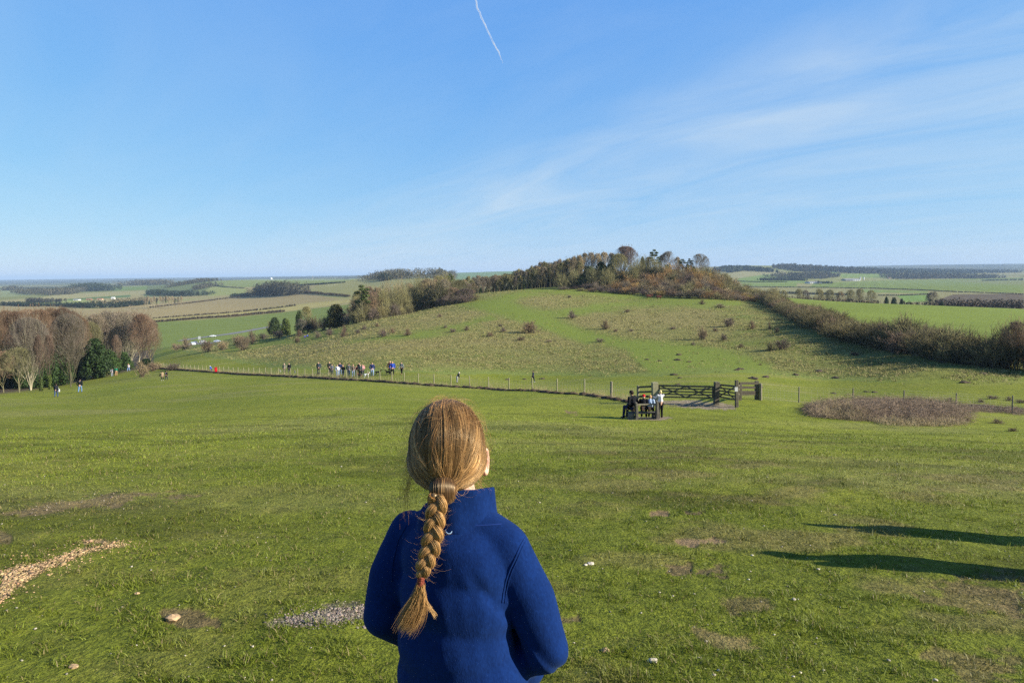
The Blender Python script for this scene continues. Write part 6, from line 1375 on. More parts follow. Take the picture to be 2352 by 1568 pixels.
# two bystanders out of the picture to the right, whose shadows lie on the turf
for x, y, h, c, lab in ((6.75, 6.05, 1.80, (60, 60, 70), 'bystander in a dark coat just outside the right edge, arms at the sides'), (5.75, 4.9, 1.72, (70, 60, 55), 'bystander in a brown coat nearer the camera outside the right edge')):
    figure(Vector((x, y, g1(x, y))), h, .4, c, (40, 42, 55), (60, 45, 35), pose='stand', coat=.14, build=1.35, label=lab)
# ------------------------------------------------------------------ the girl in the foreground
GD = 1.5
gx, gy = P(1050, 1500, GD).x, GD
girl = empty('person', (gx, gy, g1(gx, gy))); g0 = girl.location.copy()
def L_(px, py, d=GD): return P(px, py, d)-g0
FLEECE = None
def fleece():
    t = NT('blue_fleece', 0.95, 0.08); o = t.obj()
    n1 = t.noise(t.scale(o, (1, 1, .6)), 160, 5, .7); n2 = t.noise(o, 22, 4, .6); n3 = t.noise(t.scale(o, (1, 1, .35)), 420, 2, .6)
    c = t.mix(t.ramp(n1, [(.3, 0), (.7, 1)]), (0.0022, 0.0125, 0.066, 1), (0.0042, 0.022, 0.108, 1)); c = t.mix(1.0, c, t.ramp(n2, [(.3, .86), (.7, 1.12)]), 'MULTIPLY')
    t.bump(t.math('ADD', t.math('MULTIPLY', n1, .7), t.math('MULTIPLY', n3, .5)), .55, .0025)
    t.b.inputs['Sheen Weight'].default_value = .10; t.b.inputs['Sheen Roughness'].default_value = .5; t.b.inputs['Sheen Tint'].default_value = (.25, .45, 1, 1)
    return t.done(c)
FLEECE = fleece()
GSKIN = NT('girl_skin', .5, .4); GSKIN.b.inputs['Subsurface Weight'].default_value = .25; GSKIN.b.inputs['Subsurface Radius'].default_value = (.012, .005, .003); GSKIN = GSKIN.done((0.62, 0.36, 0.26, 1))
# joints, read off the picture; y+ is away from the camera
headc = L_(1027, 1021, GD+.015); neck0 = L_(1052, 1160, GD+.03); neck1 = L_(1034, 1080, GD+.03)
shL, shR = L_(940, 1222, GD+.125), L_(1166, 1260, GD-.005)
elL, elR = L_(884, 1412, GD+.09), L_(1252, 1490, GD-.03)
haL, haR = L_(1010, 1480, GD+.24), L_(1130, 1520, GD+.17)
hipc = L_(1045, 1720, GD+.03); chest = L_(1050, 1330, GD+.03)
zf = 0.0
legj = [(hipc+Vector((s*.075, 0, -.02)), Vector((hipc.x+s*.085, .03, .40)), Vector((hipc.x+s*.085, .0, .07))) for s in (-1, 1)]
body = [('e', headc, (.073, .090, .098)), ('c', neck1, .045, neck0, .048), ('c', chest+Vector((0, .02, 0)), .07, hipc, .08), ('e', headc+Vector((0, .075, -.045)), (.045, .035, .05)),
        ('e', headc+Vector((0.0, .098, -.012)), (.010, .015, .014)), ('c', headc+Vector((0, .090, .012)), .008, headc+Vector((0, .102, -.010)), .010), ('e', headc+Vector((0, .094, -.048)), (.020, .009, .006)), ('e', headc+Vector((0, .093, -.056)), (.016, .009, .006)), ('e', headc+Vector((0, .075, -.085)), (.018, .018, .014))]
for s in (-1, 1): body += [('e', headc+Vector((s*.03, .072, -.03)), (.022, .02, .02))]
for hp, kn, an in legj: body += [('c', hp, .07, kn, .045), ('c', kn, .043, an, .03)]
for S0, E0, H0 in ((shL, elL, haL), (shR, elR, haR)):
    d = (H0-E0).normalized(); inw = 1 if H0.x < hipc.x else -1
    body += [('c', S0, .038, E0, .030), ('c', E0, .029, H0, .021), ('e', H0+d*.03, (.022, .030, .026))]
    for k in range(4):
        q = H0+d*.052+Vector((0, 0, (1.5-k)*.014)); q2 = q+d*(.022, .027, .025, .019)[k]+Vector((inw*.008, 0, 0)); q3 = q2+Vector((inw*.020, -.002, -.003)); body += [('c', q, .0078, q2, .007), ('c', q2, .007, q3, .0058)]
    body += [('c', H0+d*.012+Vector((0, 0, .02)), .009, H0+d*.045+Vector((inw*.014, 0, .034)), .007)]
link('body', blob('body', body, .005, GSKIN, 3, 14), girl)
def ear(s, c):
    pr = []; N = 12
    for i in range(N):
        a0, a1 = -2.2+i/N*4.0, -2.2+(i+1)/N*4.0; f = lambda a: c+Vector((s*.010+s*.004*math.cos(a), -.013*math.sin(a+.3)*-1*0-.012*math.cos(a)*-1, .028*math.sin(a)*1.0))
        pr.append(('c', f(a0), .0042, f(a1), .0042))
    pr += [('e', c+Vector((s*.004, .002, 0)), (.006, .013, .024)), ('e', c+Vector((s*.006, .005, -.026)), (.005, .007, .009))]
    return blob('ear', pr, .0022, GSKIN, 2, 8)
earR = L_(1106, 1060, GD+.02); link('ear', ear(1, earR), girl)
link('ear', ear(-1, Vector((2*headc.x-earR.x+.008, earR.y, earR.z))), girl)
M['eye'] = simple('eye_white', (.75, .73, .7), .2, 0, spec=.6); M['iris'] = simple('iris', (.08, .12, .2), .2, 0, spec=.6); M['lip'] = simple('lip', (.5, .2, .17), .5, .05)
for s in (-1, 1):
    bm = bmesh.new(); bmesh.ops.create_uvsphere(bm, u_segments=16, v_segments=10, radius=.0125, matrix=Matrix.Translation(headc+Vector((s*.031, .074, .008)))); e_ = bm_obj('eye', bm, M['eye'], girl, True)
    bm = bmesh.new(); bmesh.ops.create_uvsphere(bm, u_segments=12, v_segments=8, radius=.006, matrix=Matrix.Translation(headc+Vector((s*.031, .0815, .008)))); bm_obj('iris', bm, M['iris'], e_, True)
bm = bmesh.new(); bmesh.ops.create_uvsphere(bm, u_segments=14, v_segments=8, radius=1, matrix=Matrix.Translation(headc+Vector((0, .101, -.052))) @ Matrix.Diagonal((.021, .004, .006, 1))); bm_obj('lips', bm, M['lip'], girl, True)

# ---- fleece jacket
spine = lambda py, px=1050, off=.03: L_(px, py, GD+off)
TURN = Matrix.Rotation(R(-32), 4, 'Z')                # her back is turned a little to the left
def hoop(c, rx, ry, rz): return ('e', c, (rx, ry, rz), TURN)
jk = [('c', L_(1015, 1205, GD+.06), .052, L_(952, 1226, GD+.105), .049), ('c', L_(1085, 1212, GD+.035), .060, L_(1160, 1252, GD), .053), ('c', L_(985, 1252, GD+.085), .060, L_(1125, 1285, GD+.01), .064), ('c', L_(962, 1230, GD+.10), .048, L_(1148, 1262, GD+.0), .052),
      hoop(L_(1050, 1290, GD+.03), .150, .105, .11), hoop(L_(1047, 1370, GD+.02), .148, .112, .13), hoop(L_(1043, 1470, GD+.01), .144, .114, .13), hoop(L_(1058, 1555, GD+.005), .160, .118, .14), hoop(L_(1056, 1650, GD+.01), .166, .118, .13), hoop(L_(1050, 1735, GD+.01), .165, .12, .10),
      ('c', L_(1010, 1195, GD+.04), .052, L_(1090, 1205, GD+.03), .056), ('c', L_(1180, 1400, GD+.07), .05, L_(1195, 1520, GD+.07), .06), ('c', L_(1048, 1185, GD+.04), .062, L_(1045, 1240, GD+.035), .085)]
for S0, E0, H0, o1 in ((shL, elL, haL, Vector((-.012, 0, 0))), (shR, elR, haR, Vector((.012, 0, 0)))):
    m1 = S0.lerp(E0, .5)+o1*.9
    jk += [('c', S0, .054, m1, .056), ('c', m1, .056, E0+o1*.3, .050), ('c', E0+o1*.3, .050, E0.lerp(H0, .55), .046), ('c', E0.lerp(H0, .55), .046, H0-(H0-E0).normalized()*.01, .036)]
def folds(co):
    c = np.array(hipc); p = co.copy(); n = np.zeros_like(p)
    ctr = np.stack([np.full(len(p), c[0]), np.full(len(p), .03), p[:, 2]], 1); r = p-ctr; r[:, 2] = 0; ln = np.linalg.norm(r, axis=1, keepdims=True)+1e-6
    u = p[:, 0]*1.0; v = p[:, 2]
    f = (fbm(u*7+v*2.5, v*2.2-u*3+7, 3, 201)-.5)*.018+(fbm(u*22+v*9, v*6, 2, 203)-.5)*.005
    # creases falling from the right armpit to the elbow and round the waist
    aR = np.array(L_(1160, 1370)); s = (p[:, 0]-aR[0])*.75+(p[:, 2]-aR[2])*.66; f += -.010*np.exp(-(s/.012)**2)*sstep(.16, .02, np.abs(p[:, 0]-aR[0]-.05))
    w = sstep(float(L_(1050, 1165).z), float(L_(1050, 1260).z), p[:, 2])
    return p+r/ln*(f*np.clip(w, .25, 1))[:, None]
jacket = link('jacket', blob('jacket', jk, .0055, FLEECE, 16, 16, folds), girl)
# stand-up collar: an open leaning ring with a soft top edge
def collar():
    n, m = 72, 12; V = []; c0 = L_(1053, 1192, GD+.045); c1 = L_(1061, 1120, GD+.04)
    for ring, th in ((0, 0), (1, 1)):
        for j in range(m):
            t = j/(m-1); c = c0.lerp(c1, t); rx = (.100-.028*t**.5)-(.007 if ring else 0); ry = (.082-.014*t)-(.007 if ring else 0)
            for i in range(n):
                a = 2*math.pi*i/n; wv = .0025*math.sin(3*a+1)+.0012*math.sin(7*a+t*3); top = -.022*math.sin(a)*t; z = c.z+top+.004*math.sin(a*2+1)*t-(.003 if ring else 0)*t
                dip = -.024*(1-t)*abs(math.cos(a)); V.append((c.x+(rx+wv)*math.cos(a), c.y+(ry+wv)*math.sin(a), z+dip))
    Q = []
    for ring in (0, 1):
        for j in range(m-1):
            for i in range(n):
                q = [ring*n*m+j*n+i, ring*n*m+j*n+(i+1) % n, ring*n*m+(j+1)*n+(i+1) % n, ring*n*m+(j+1)*n+i]; Q.append(q if ring == 0 else q[::-1])
    for i in range(n): Q.append([(m-1)*n+i, (m-1)*n+(i+1) % n, n*m+(m-1)*n+(i+1) % n, n*m+(m-1)*n+i])
    o = link('collar', mesh_np('collar', V, quads=Q, mat=FLEECE, smooth=True), jacket); s_ = o.modifiers.new('s', 'SUBSURF'); s_.levels = s_.render_levels = 1
collar()
from mathutils.bvhtree import BVHTree
BVH = BVHTree.FromPolygons([v.co[:] for v in jacket.data.vertices], [tuple(p.vertices) for p in jacket.data.polygons])
def on_back(px, py, off=.002):
    """point on the outside of the jacket that the view through (px,py) meets"""
    v = Vector(ray(px, py)).normalized(); o0 = Vector((0, 0, EYE))-g0
    loc, nrm, _, _ = BVH.ray_cast(o0, v)
    return (loc-v*off) if loc else None
def seam(name, pts, r=.0016, mat=None, off=.0):
    L = []
    for i in range(len(pts)-1):
        for k in range(8):
            t = k/8; q = on_back(pts[i][0]*(1-t)+pts[i+1][0]*t, pts[i][1]*(1-t)+pts[i+1][1]*t, off)
            if q: L.append(list(q))
    if len(L) < 3: return
    V, Q = tubes(np.array([L]), np.full((1, len(L)), r), 6); link(name, mesh_np(name, V, quads=Q, mat=mat or FLEECE, smooth=True), jacket)
M['seam'] = simple('seam_blue', (0.006, 0.03, 0.16), .9, .1)
arm_s = [(1207,1231),(1194,1255),(1182,1284),(1171,1308),(1162,1333),(1156,1360),(1153,1386)]
seam('seam', arm_s, .0021, FLEECE)
seam('seam', [(a+6, b+1) for a, b in arm_s], .0016, FLEECE)
seam('seam', [(935,1205),(915,1240),(902,1290),(900,1340)], .0017, FLEECE)
seam('seam', [(1000,1196),(1040,1206),(1100,1207),(1160,1202)], .0017, M['seam'])
M['loop'] = simple('loop_cord', (0.30, 0.45, 0.62), .6, .05, spec=.4)
lp = [(1031+7.5*math.sin(a)*(1 if math.cos(a) < .6 else .8), 1216-9*math.cos(a)) for a in np.linspace(0, 2*math.pi, 22)]
seam('hanging_loop', lp, .0013, M['loop'], .004)
# trousers and shoes below the frame
M['jeans'] = simple('jeans', (.03, .045, .09), .9, .2, 40); tr = [('c', hipc+Vector((-.04, 0, 0)), .115, hipc+Vector((.04, 0, 0)), .115)]
for hp, kn, an in legj: tr += [('c', hp, .088, kn, .06), ('c', kn, .06, an+Vector((0, 0, .03)), .048)]
link('trousers', blob('trousers', tr, .009, M['jeans'], 4, 12), girl)
for hp, kn, an in legj: link('shoe', blob('shoe', [('c', an+Vector((0, -.03, -.035)), .042, an+Vector((0, .11, -.042)), .034)], .006, cloth((60, 50, 60)), 2, 12), girl)

# ---- hair
def hairmat():
    t = NT('light_brown_hair', 0.36, 0.9); t.b.inputs['Specular Tint'].default_value = (1, .80, .52, 1); c = t.attr('col').outputs['Color']; t.b.inputs['Anisotropic'].default_value = .0
    t.b.inputs['Sheen Weight'].default_value = .15; t.b.inputs['Sheen Tint'].default_value = (1, .8, .5, 1)
    tr_ = t.new('ShaderNodeBsdfTranslucent'); t.put(tr_.inputs[0], c); ms = t.new('ShaderNodeMixShader'); ms.inputs[0].default_value = .16
    t.l.new(t.b.outputs[0], ms.inputs[1]); t.l.new(tr_.outputs[0], ms.inputs[2]); t.l.new(ms.outputs[0], t.n['Material Output'].inputs[0]); return t.done(c)
HAIR = hairmat(); rh = np.random.default_rng(77)
tie = np.array(L_(1018, 1120, GD-.075)); HC = np.array(headc)
SK = np.array([.0835, .100, .102])                    # the outside of the hair on the skull
def skull(u):                                           # unit vectors to the hair surface, wider low on the left
    uz = np.clip(u[:, 2], -1, 1); hxy = np.sqrt(np.maximum(1-uz**2, 1e-9)); lo = (1-np.minimum(np.abs(uz), 1)**3.4)**.55
    k_ = np.where(uz < 0, lo/hxy*(1+.075*np.sin(np.clip(-uz, 0, 1)*math.pi)), 1.0); side = np.clip(1.2-np.abs(u[:, 1]-.0)*.6, 0, 1)
    q = u.copy(); q[:, 0] *= 1+(k_-1)*side; q[:, 1] *= 1+(k_-1)*.75*(u[:, 1] < .2); return HC+q*SK
cap_v = []; nu, nv = 60, 44
for j in range(nv):
    ph = math.pi*j/(nv-1)
    for i in range(nu): th = 2*math.pi*i/nu; cap_v.append((math.sin(ph)*math.cos(th), math.sin(ph)*math.sin(th), math.cos(ph)))
U = np.array(cap_v); Pc = skull(U); inner = HC+(Pc-HC)*.972
face = (U[:, 1] > .35) & (U[:, 2] < .45); low = U[:, 2] < -.80
inner[face | low] = HC+(inner[face | low]-HC)*.80
Qc = [(j*nu+i, j*nu+(i+1) % nu, (j+1)*nu+(i+1) % nu, (j+1)*nu+i) for j in range(nv-1) for i in range(nu)]
HB = np.array([0.29, 0.145, 0.050])
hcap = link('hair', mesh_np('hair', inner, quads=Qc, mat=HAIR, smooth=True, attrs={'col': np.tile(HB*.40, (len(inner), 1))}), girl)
def slerp_path(u0, u1, k):
    om = np.arccos(np.clip((u0*u1).sum(1), -1, 1))[:, None]; s = np.linspace(0, 1, k)
    return np.stack([(np.sin((1-t)*om)*u0+np.sin(t*om)*u1)/np.sin(om+1e-6) for t in s], 1)
def strands(name, paths, r, cols, parent=girl, tip=.5, root=1.0):
    k = paths.shape[1]; V, Q = tubes(paths, np.full((len(paths), k), r)*np.linspace(1, tip, k)[None], 3)
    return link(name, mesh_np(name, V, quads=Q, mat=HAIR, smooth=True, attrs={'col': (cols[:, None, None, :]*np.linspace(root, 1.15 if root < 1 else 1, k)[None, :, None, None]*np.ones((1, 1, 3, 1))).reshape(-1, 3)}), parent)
def cols(n, base=HB, var=.35, blond=.35):
    c = base*(1+var*rh.normal(0, .5, n))[:, None]; b = (rh.random(n) < blond)[:, None]
    return np.clip(np.where(b, np.array([.62, .35, .13])*(.8+.4*rh.random(n))[:, None], c), .02, .7)
N = 20000; k = 14                                     # combed back hair gathered at the nape
u0 = rh.normal(0, 1, (N*3, 3)); u0[:, 1] = u0[:, 1]*1.0; u0 /= np.linalg.norm(u0, axis=1, keepdims=True)
ok = (u0[:, 1] < .62+.25*u0[:, 2]) & (u0[:, 2] > -.72) & ~((u0[:, 1] > .30) & (u0[:, 2] < .0)); u0 = u0[ok][:N]; N = len(u0)
ut = (tie-HC)/SK; ut /= np.linalg.norm(ut)
u1 = ut+rh.normal(0, .055, (N, 3)); u1 /= np.linalg.norm(u1, axis=1, keepdims=True)
clumpn = np.floor(np.arctan2(u0[:, 0], u0[:, 2])*26)+np.floor(u0[:, 1]*5)*57
path = slerp_path(u0, u1, k); s = np.linspace(0, 1, k)
bow = np.zeros_like(path); sd_s = np.tanh((u0[:, 0:1]+.12)*9); wv_ = np.clip(u0[:, 2:3]+.55, 0, 1.2)
bow[..., 2] = -.12*np.sin(s*math.pi)[None]*np.abs(u0[:, 0:1]); bow[..., 0] = .52*sd_s*wv_*np.abs(u0[:, 0:1]+.12)**.6*np.sin(s[None]**1.25*math.pi); path = path+bow; path /= np.linalg.norm(path, axis=2, keepdims=True)
lift_ = 1+.034*vnoise(clumpn*1.37, clumpn*.77, 5)[:, None]*np.sin(s*math.pi)[None]+.010*rh.random(N)[:, None]**2+.007*np.sin(s[None]*9+rh.uniform(0, 6, N)[:, None])*s[None]
X = np.stack([skull(path[:, j])*1 for j in range(k)], 1); X = HC+(X-HC)*lift_[..., None]*.985
conv = sstep(.72, 1.0, s)[None, :, None]; tgt = tie+rh.normal(0, 1, (N, 3))*np.array([.009, .006, .009]); X = X*(1-conv)+conv*tgt[:, None]
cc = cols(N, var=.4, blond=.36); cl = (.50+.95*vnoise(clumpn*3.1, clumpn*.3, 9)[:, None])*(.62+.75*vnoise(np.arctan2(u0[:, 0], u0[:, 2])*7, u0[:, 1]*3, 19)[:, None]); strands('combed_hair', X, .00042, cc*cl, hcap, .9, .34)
nl, ph_ = 80, 26                                       # loosened locks lying over the combed hair
lu = rh.normal(0, 1, (nl, 3)); lu[:, 1] = -np.abs(lu[:, 1])*.7-.1; lu[:, 2] = np.abs(lu[:, 2])*.8+.15; lu /= np.linalg.norm(lu, axis=1, keepdims=True)
a0 = np.repeat(lu, ph_, 0)+rh.normal(0, .035, (nl*ph_, 3)); a0 /= np.linalg.norm(a0, axis=1, keepdims=True); a1 = ut+np.repeat(rh.normal(0, .10, (nl, 3)), ph_, 0)+rh.normal(0, .02, (nl*ph_, 3)); a1 /= np.linalg.norm(a1, axis=1, keepdims=True)
pl_ = slerp_path(a0, a1, k); b_ = np.zeros_like(pl_); b_[..., 0] = (np.repeat(rh.normal(0, .16, nl), ph_)[:, None]+.30*np.tanh((a0[:, 0:1]+.12)*9)*np.abs(a0[:, 0:1]+.12)**.6)*np.sin(s[None]*math.pi); pl_ = pl_+b_; pl_ /= np.linalg.norm(pl_, axis=2, keepdims=True)
XL = np.stack([skull(pl_[:, j]) for j in range(k)], 1); XL = HC+(XL-HC)*(1.004+np.repeat(rh.uniform(.008, .05, nl), ph_)[:, None]*np.sin(s[None]*math.pi)+.006*rh.random((nl*ph_, 1)))[..., None]; XL = XL*(1-conv)+conv*(tie+rh.normal(0, 1, (nl*ph_, 3))*.008)[:, None]
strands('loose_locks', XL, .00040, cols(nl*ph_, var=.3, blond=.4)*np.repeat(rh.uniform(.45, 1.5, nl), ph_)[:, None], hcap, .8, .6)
# the wrapped knot of hair over the tie
kc = np.array(L_(1019, 1127, GD-.088)); n = 1500; a = rh.uniform(-1.45, 1.45, n); kk = 12; s = np.linspace(0, 1, kk)
ang = s[None]*math.pi*1.15-math.pi*.58; rr_ = .0265*np.cos(a*.72); PX = kc[0]-.002+np.sin(a)[:, None]*.026+0*ang; PY = kc[1]-rr_[:, None]*np.cos(ang)*.85; PZ = kc[2]+rr_[:, None]*np.sin(ang)*1.12
K = np.stack([PX, PY, PZ], -1)+rh.normal(0, .0004, (n, 1, 3)); strands('wrapped_knot', K, .0005, cols(n, HB*.33, blond=.04), hcap, 1)
link('knot_core', blob('knot_core', [('e', Vector(kc)+Vector((0, .006, 0)), (.027, .021, .027))], .003, cloth((70, 46, 28)), 2, 14), hcap)
# the three strand braid hanging down the back
bp = [(1008,1140,-.090),(1001,1180,-.094),(996,1220,-.096),(989,1260,-.098),(977,1295,-.100),(967,1325,-.102)]
bpts = np.array([list(L_(a, b, GD+c-.018)) for a, b, c in bp]); TT = np.linspace(0, 1, 140)
axis = np.stack([np.interp(TT, np.linspace(0, 1, len(bpts)), bpts[:, i]) for i in range(3)], 1)
for _ in range(8): axis[1:-1] = (axis[:-2]+axis[1:-1]*2+axis[2:])/4
nper = 2.05; Wb = np.interp(TT, [0, .5, .85, 1], [.0118, .0120, .0100, .0052]); braid = []
root_b = None
tangent = np.gradient(axis, axis=0); tangent /= np.linalg.norm(tangent, axis=1, keepdims=True); sidev = np.cross(tangent, np.array([0, 1.0, 0])); sidev /= np.linalg.norm(sidev, axis=1, keepdims=True); frontv = np.cross(sidev, tangent); frontv *= np.sign(-frontv[:, 1:2])
allp, allc = [], []; core_pr = []
for q in range(3):
    ph = 2*math.pi*(TT*nper+q/3); cx, cy = np.sin(ph)*Wb, np.sin(2*ph)*Wb*.42
    ctr = axis+sidev*cx[:, None]+frontv*cy[:, None]; tg = np.gradient(ctr, axis=0); tg /= np.linalg.norm(tg, axis=1, keepdims=True)
    b1 = np.cross(tg, np.array([0, 1.0, 0])); b1 /= np.linalg.norm(b1, axis=1, keepdims=True)+1e-9; b2 = np.cross(b1, tg); rad = Wb*.78
    n = 620; aa = rh.uniform(0, 2*math.pi, n); ra = np.sqrt(rh.random(n))*.25+.75
    tw = aa[:, None]+TT[None]*5.0; pp = ctr[None]+b1[None]*(np.cos(tw)*rad*ra[:, None])[..., None]+b2[None]*(np.sin(tw)*rad*ra[:, None])[..., None]
    pp += rh.normal(0, .0005, (n, 1, 3))+.0012*np.sin(TT[None, :, None]*rh.uniform(8, 22, (n, 1, 1))+rh.uniform(0, 6, (n, 1, 1)))*rh.normal(0, .6, (n, 1, 3)); allp.append(pp[:, ::2]); allc.append(1.25*cols(n, np.array([.36, .20, .072]), blond=.45)*(.45+.95*rh.random((n, 1))))
    for i in range(0, 139, 2): core_pr.append(('c', Vector(ctr[i]), max(.003, float(rad[i])*.80), Vector(ctr[i+1]), max(.003, float(rad[i])*.80)))
bo = strands('braid', np.concatenate(allp), .00042, np.concatenate(allc), girl, .9)
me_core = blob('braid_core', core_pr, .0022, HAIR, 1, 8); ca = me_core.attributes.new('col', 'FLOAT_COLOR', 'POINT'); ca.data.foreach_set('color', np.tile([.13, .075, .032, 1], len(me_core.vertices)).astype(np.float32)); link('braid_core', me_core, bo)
# band and tuft below it
M['hair_band'] = simple('hair_band', (.20, .045, .025), .7, .3, 200, bump=.4)
e0 = Vector(axis[-1]); e1 = e0+Vector((-.002, 0, -.016)); pr = []
for i in range(5): c = e0.lerp(e1, i/4); pr.append(('e', c+Vector((.0006*(i % 2), 0, 0)), (.0082, .0082, .0032)))
link('hair_band', blob('hair_band', pr, .0012, M['hair_band'], 1, 14), bo)
n = 1500; kk = 12; s = np.linspace(0, 1, kk); e1a = np.array(e1); tips = np.array([list(L_(958, 1345, GD-.112)), list(L_(915, 1447, GD-.125))])
fan = rh.normal(0, 1, n); end = np.array(list(L_(926, 1442, GD-.12)))[None]+np.stack([fan*.0090+.004, rh.normal(0, .007, n), fan*-.001+rh.normal(0, .007, n)+.002-.25*np.maximum(fan, 0)*.012], 1)
ln = .72+.33*rh.random(n); mid = (e1a[None]+end)/2+np.stack([.016+fan*.008, rh.normal(0, .004, n)-.004, rh.normal(0, .003, n)], 1)
st = e1a[None]+rh.normal(0, .0032, (n, 3)); tt = (s[None]*ln[:, None])[..., None]; Xt = (1-tt)**2*st[:, None]+2*tt*(1-tt)*mid[:, None]+tt**2*end[:, None]
strands('braid_tuft', Xt, .00042, cols(n, np.array([.40, .22, .08]), blond=.5), bo, .35)
n = 130; end2 = np.array(list(L_(998, 1412, GD-.115)))[None]+rh.normal(0, .0028, (n, 3)); mid2 = np.array(list(L_(966, 1365, GD-.118)))[None]+rh.normal(0, .002, (n, 3)); tt = s[None, :, None]*(.8+.25*rh.random((n, 1, 1)))
Xt = (1-tt)**2*(e1a+rh.normal(0, .002, (n, 3)))[:, None]+2*tt*(1-tt)*mid2[:, None]+tt**2*end2[:, None]; strands('braid_wisp', Xt, .00042, cols(n, np.array([.42, .27, .12]), blond=.6), bo, .4)
# fine loose hairs catching the light
n = 900; kk = 9; s = np.linspace(0, 1, kk); uf = rh.normal(0, 1, (n, 3)); uf[:, 1] *= .5; uf[:, 2] += .25; uf /= np.linalg.norm(uf, axis=1, keepdims=True); p0 = skull(uf)
tg = np.cross(uf, rh.normal(0, 1, (n, 3))); tg[:, 2] -= .25; tg /= np.linalg.norm(tg, axis=1, keepdims=True); ln = rh.uniform(.012, .05, n)
Xf = p0[:, None]+tg[:, None]*(s*1)[None, :, None]*ln[:, None, None]+uf[:, None]*(np.sin(s*2.4)*.28)[None, :, None]*ln[:, None, None]; strands('flyaway_hair', Xf, .00016, cols(n, blond=.6), hcap, .6)
n = 70; a0 = np.array(list(L_(945, 1085, GD-.01)))[None]+rh.normal(0, 1, (n, 3))*np.array([.006, .02, .015]); Xs = a0[:, None]+np.stack([(-.012*np.sin(s*2)[None]+rh.normal(0, .010, (n, 1))*s[None]), rh.normal(0, .006, (n, 1))*s[None], -s[None]*rh.uniform(.025, .10, (n, 1))], -1)
strands('loose_side_hair', Xs, .00022, cols(n, blond=.3), hcap, .5)
n = 22; a0 = np.array(list(L_(1098, 1108, GD-.0)))[None]+rh.normal(0, 1, (n, 3))*np.array([.008, .01, .010]); Xs = a0[:, None]+np.stack([(.008*np.sin(s*2)[None]+rh.normal(0, .006, (n, 1))*s[None]), rh.normal(0, .006, (n, 1))*s[None], -s[None]*rh.uniform(.01, .035, (n, 1))], -1)
strands('loose_nape_hair', Xs, .00022, cols(n, blond=.7), hcap, .5)
n = 260; ti = rh.integers(4, 138, n); sd2 = rh.choice([-1, 1], n); p0 = axis[ti]+sidev[ti]*(sd2*Wb[ti]*1.3)[:, None]+frontv[ti]*.004; dr = sidev[ti]*sd2[:, None]+rh.normal(0, .6, (n, 3)); ln = rh.uniform(.004, .016, n)
Xs = p0[:, None]+dr[:, None]*s[None, :, None]*ln[:, None, None]+np.stack([np.zeros((n, kk)), np.zeros((n, kk)), -np.sin(s*3)[None]*ln[:, None]*.5], -1); strands('braid_fuzz', Xs, .00013, cols(n, np.array([.35, .2, .09]), blond=.6), bo, .5)
tag(girl, 'girl in a blue fleece with a long light brown braid, seen from behind', 'person')

bpy.data.scenes.remove(WS)
# ------------------------------------------------------------------ the air: one even volume round everything
def make_haze():
    bm = bmesh.new(); bmesh.ops.create_cube(bm, size=1.0)
    bm.transform(Matrix.Translation((0, 0, 18)) @ Matrix.Diagonal((70000, 70000, 190, 1)))
    me = bpy.data.meshes.new('haze'); bm.to_mesh(me); bm.free()
    m = bpy.data.materials.new('thin_haze'); m.use_nodes = True; n = m.node_tree.nodes; n.clear()
    v = n.new('ShaderNodeVolumePrincipled'); v.inputs['Density'].default_value = 8.0e-5; v.inputs['Color'].default_value = (0.52, 0.70, 0.93, 1); v.inputs['Anisotropy'].default_value = 0.0
    o = n.new('ShaderNodeOutputMaterial'); m.node_tree.links.new(v.outputs[0], o.inputs['Volume'])
    me.materials.append(m)
    tag(link('haze', me), 'thin blue haze lying over the distant countryside', 'haze', kind='stuff')
make_haze()
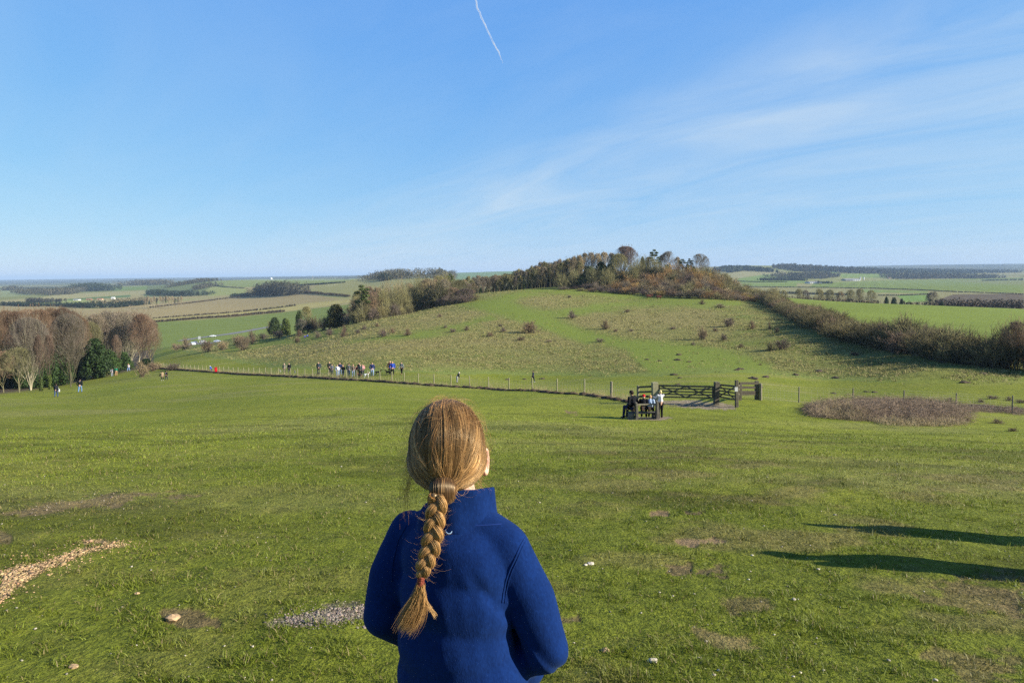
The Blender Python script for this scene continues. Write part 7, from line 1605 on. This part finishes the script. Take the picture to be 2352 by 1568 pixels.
# ------------------------------------------------------------------ labels that single out each of the countable repeats
ORD = ['first', 'second', 'third', 'fourth', 'fifth', 'sixth', 'seventh', 'eighth', 'ninth', 'tenth', 'eleventh', 'twelfth', 'thirteenth', 'fourteenth', 'fifteenth', 'sixteenth', 'seventeenth', 'eighteenth', 'nineteenth', 'twentieth']
def ordinal(i):
    if i < 20: return ORD[i]
    t = {2: 'twenty', 3: 'thirty', 4: 'forty', 5: 'fifty'}[(i+1)//10]
    return ({2: 'twentieth', 3: 'thirtieth', 4: 'fortieth', 5: 'fiftieth'}[(i+1)//10]) if (i+1) % 10 == 0 else t+' '+ORD[(i+1) % 10-1]
def relabel(group, bands, text, key='y', reverse=False):
    obs = [o for o in scene.objects if o.parent is None and o.get('group') == group]
    from collections import Counter
    cnt = Counter(o['label'] for o in obs); obs = [o for o in obs if cnt[o['label']] > 1]
    def pos(o): x, y = project(o.location.x, o.location.y, o.location.z); return float(x), float(y)
    rows = {}
    for o in obs:
        px, py = pos(o); v = py if key == 'row' else o.location.y
        b = next((nm for lim, nm in bands if v < lim), bands[-1][1]); rows.setdefault(b, []).append((px, o))
    for b, L in rows.items():
        L.sort(key=lambda t: t[0], reverse=reverse)
        for i, (_, o) in enumerate(L): o['label'] = text.format(n=ordinal(i), band=b)
relabel('thorn bushes scattered over the hill', [(745, 'near the top'), (768, 'in the upper middle'), (785, 'in the lower middle'), (9999, 'low down')], 'small bare thorn bush {band} of the hillside, {n} from left', 'row')
relabel('pale posts of the long wire fence', [(99999, '')], 'pale round post of the wire fence, {n} from its gate end', reverse=True)
relabel('molehills beyond the fence', [(840, 'far up the green'), (866, 'halfway up the green'), (9999, 'close behind the fence')], 'dark fresh molehill {band}, {n} from the left there', 'row')
relabel('bare beech trees massed in the copse at the left edge', [(145, 'front'), (180, 'middle'), (999, 'back')], 'tall bare beech in the {band} row of the left copse, {n} from the left', 'y')
relabel('slim trees in the far left fields', [(99999, '')], 'slim pale bare tree in the far left fields, {n} from the left in its row')
relabel('bare trees beyond the right green field', [(99999, '')], 'bare field tree beyond the right green field, {n} from the left in its row')
relabel('dark evergreens beyond the right green field', [(99999, '')], 'dark round evergreen beyond the right green field, {n} from the left')
relabel('evergreens under the copse', [(99999, '')], 'dark evergreen bush under the copse beeches, {n} from the left')
relabel('olive trees at the left of the hilltop', [(99999, '')], 'pale olive bare tree left of the domed hilltop beech, {n} from the left')
relabel('evergreens on the left of the hilltop', [(99999, '')], 'dark evergreen on the left slope of the wooded hilltop, {n} from the left')
relabel('olive bushy trees on the hilltop', [(99999, '')], 'olive bushy tree in the middle of the hilltop, {n} from the left')
relabel('cattle in the far green field', [(99999, '')], 'tiny dark cow in the far green field by the farm, {n} from the left')
relabel('sheep in the tan fields', [(99999, '')], 'tiny pale sheep in the tan fields left of the thicket, {n} from the left')
relabel('rough tussocks by the right fence', [(99999, '')], 'low dark rough tussock by the right fence, {n} from the left')
relabel('scrub below the shoulder thicket', [(99999, '')], 'low brown scrub bush at the foot of the shoulder thicket, {n} from the left')
relabel('olive bushes on the left of the hilltop', [(99999, '')], 'olive bushy tree low on the left slope of the hilltop, {n} from the left')
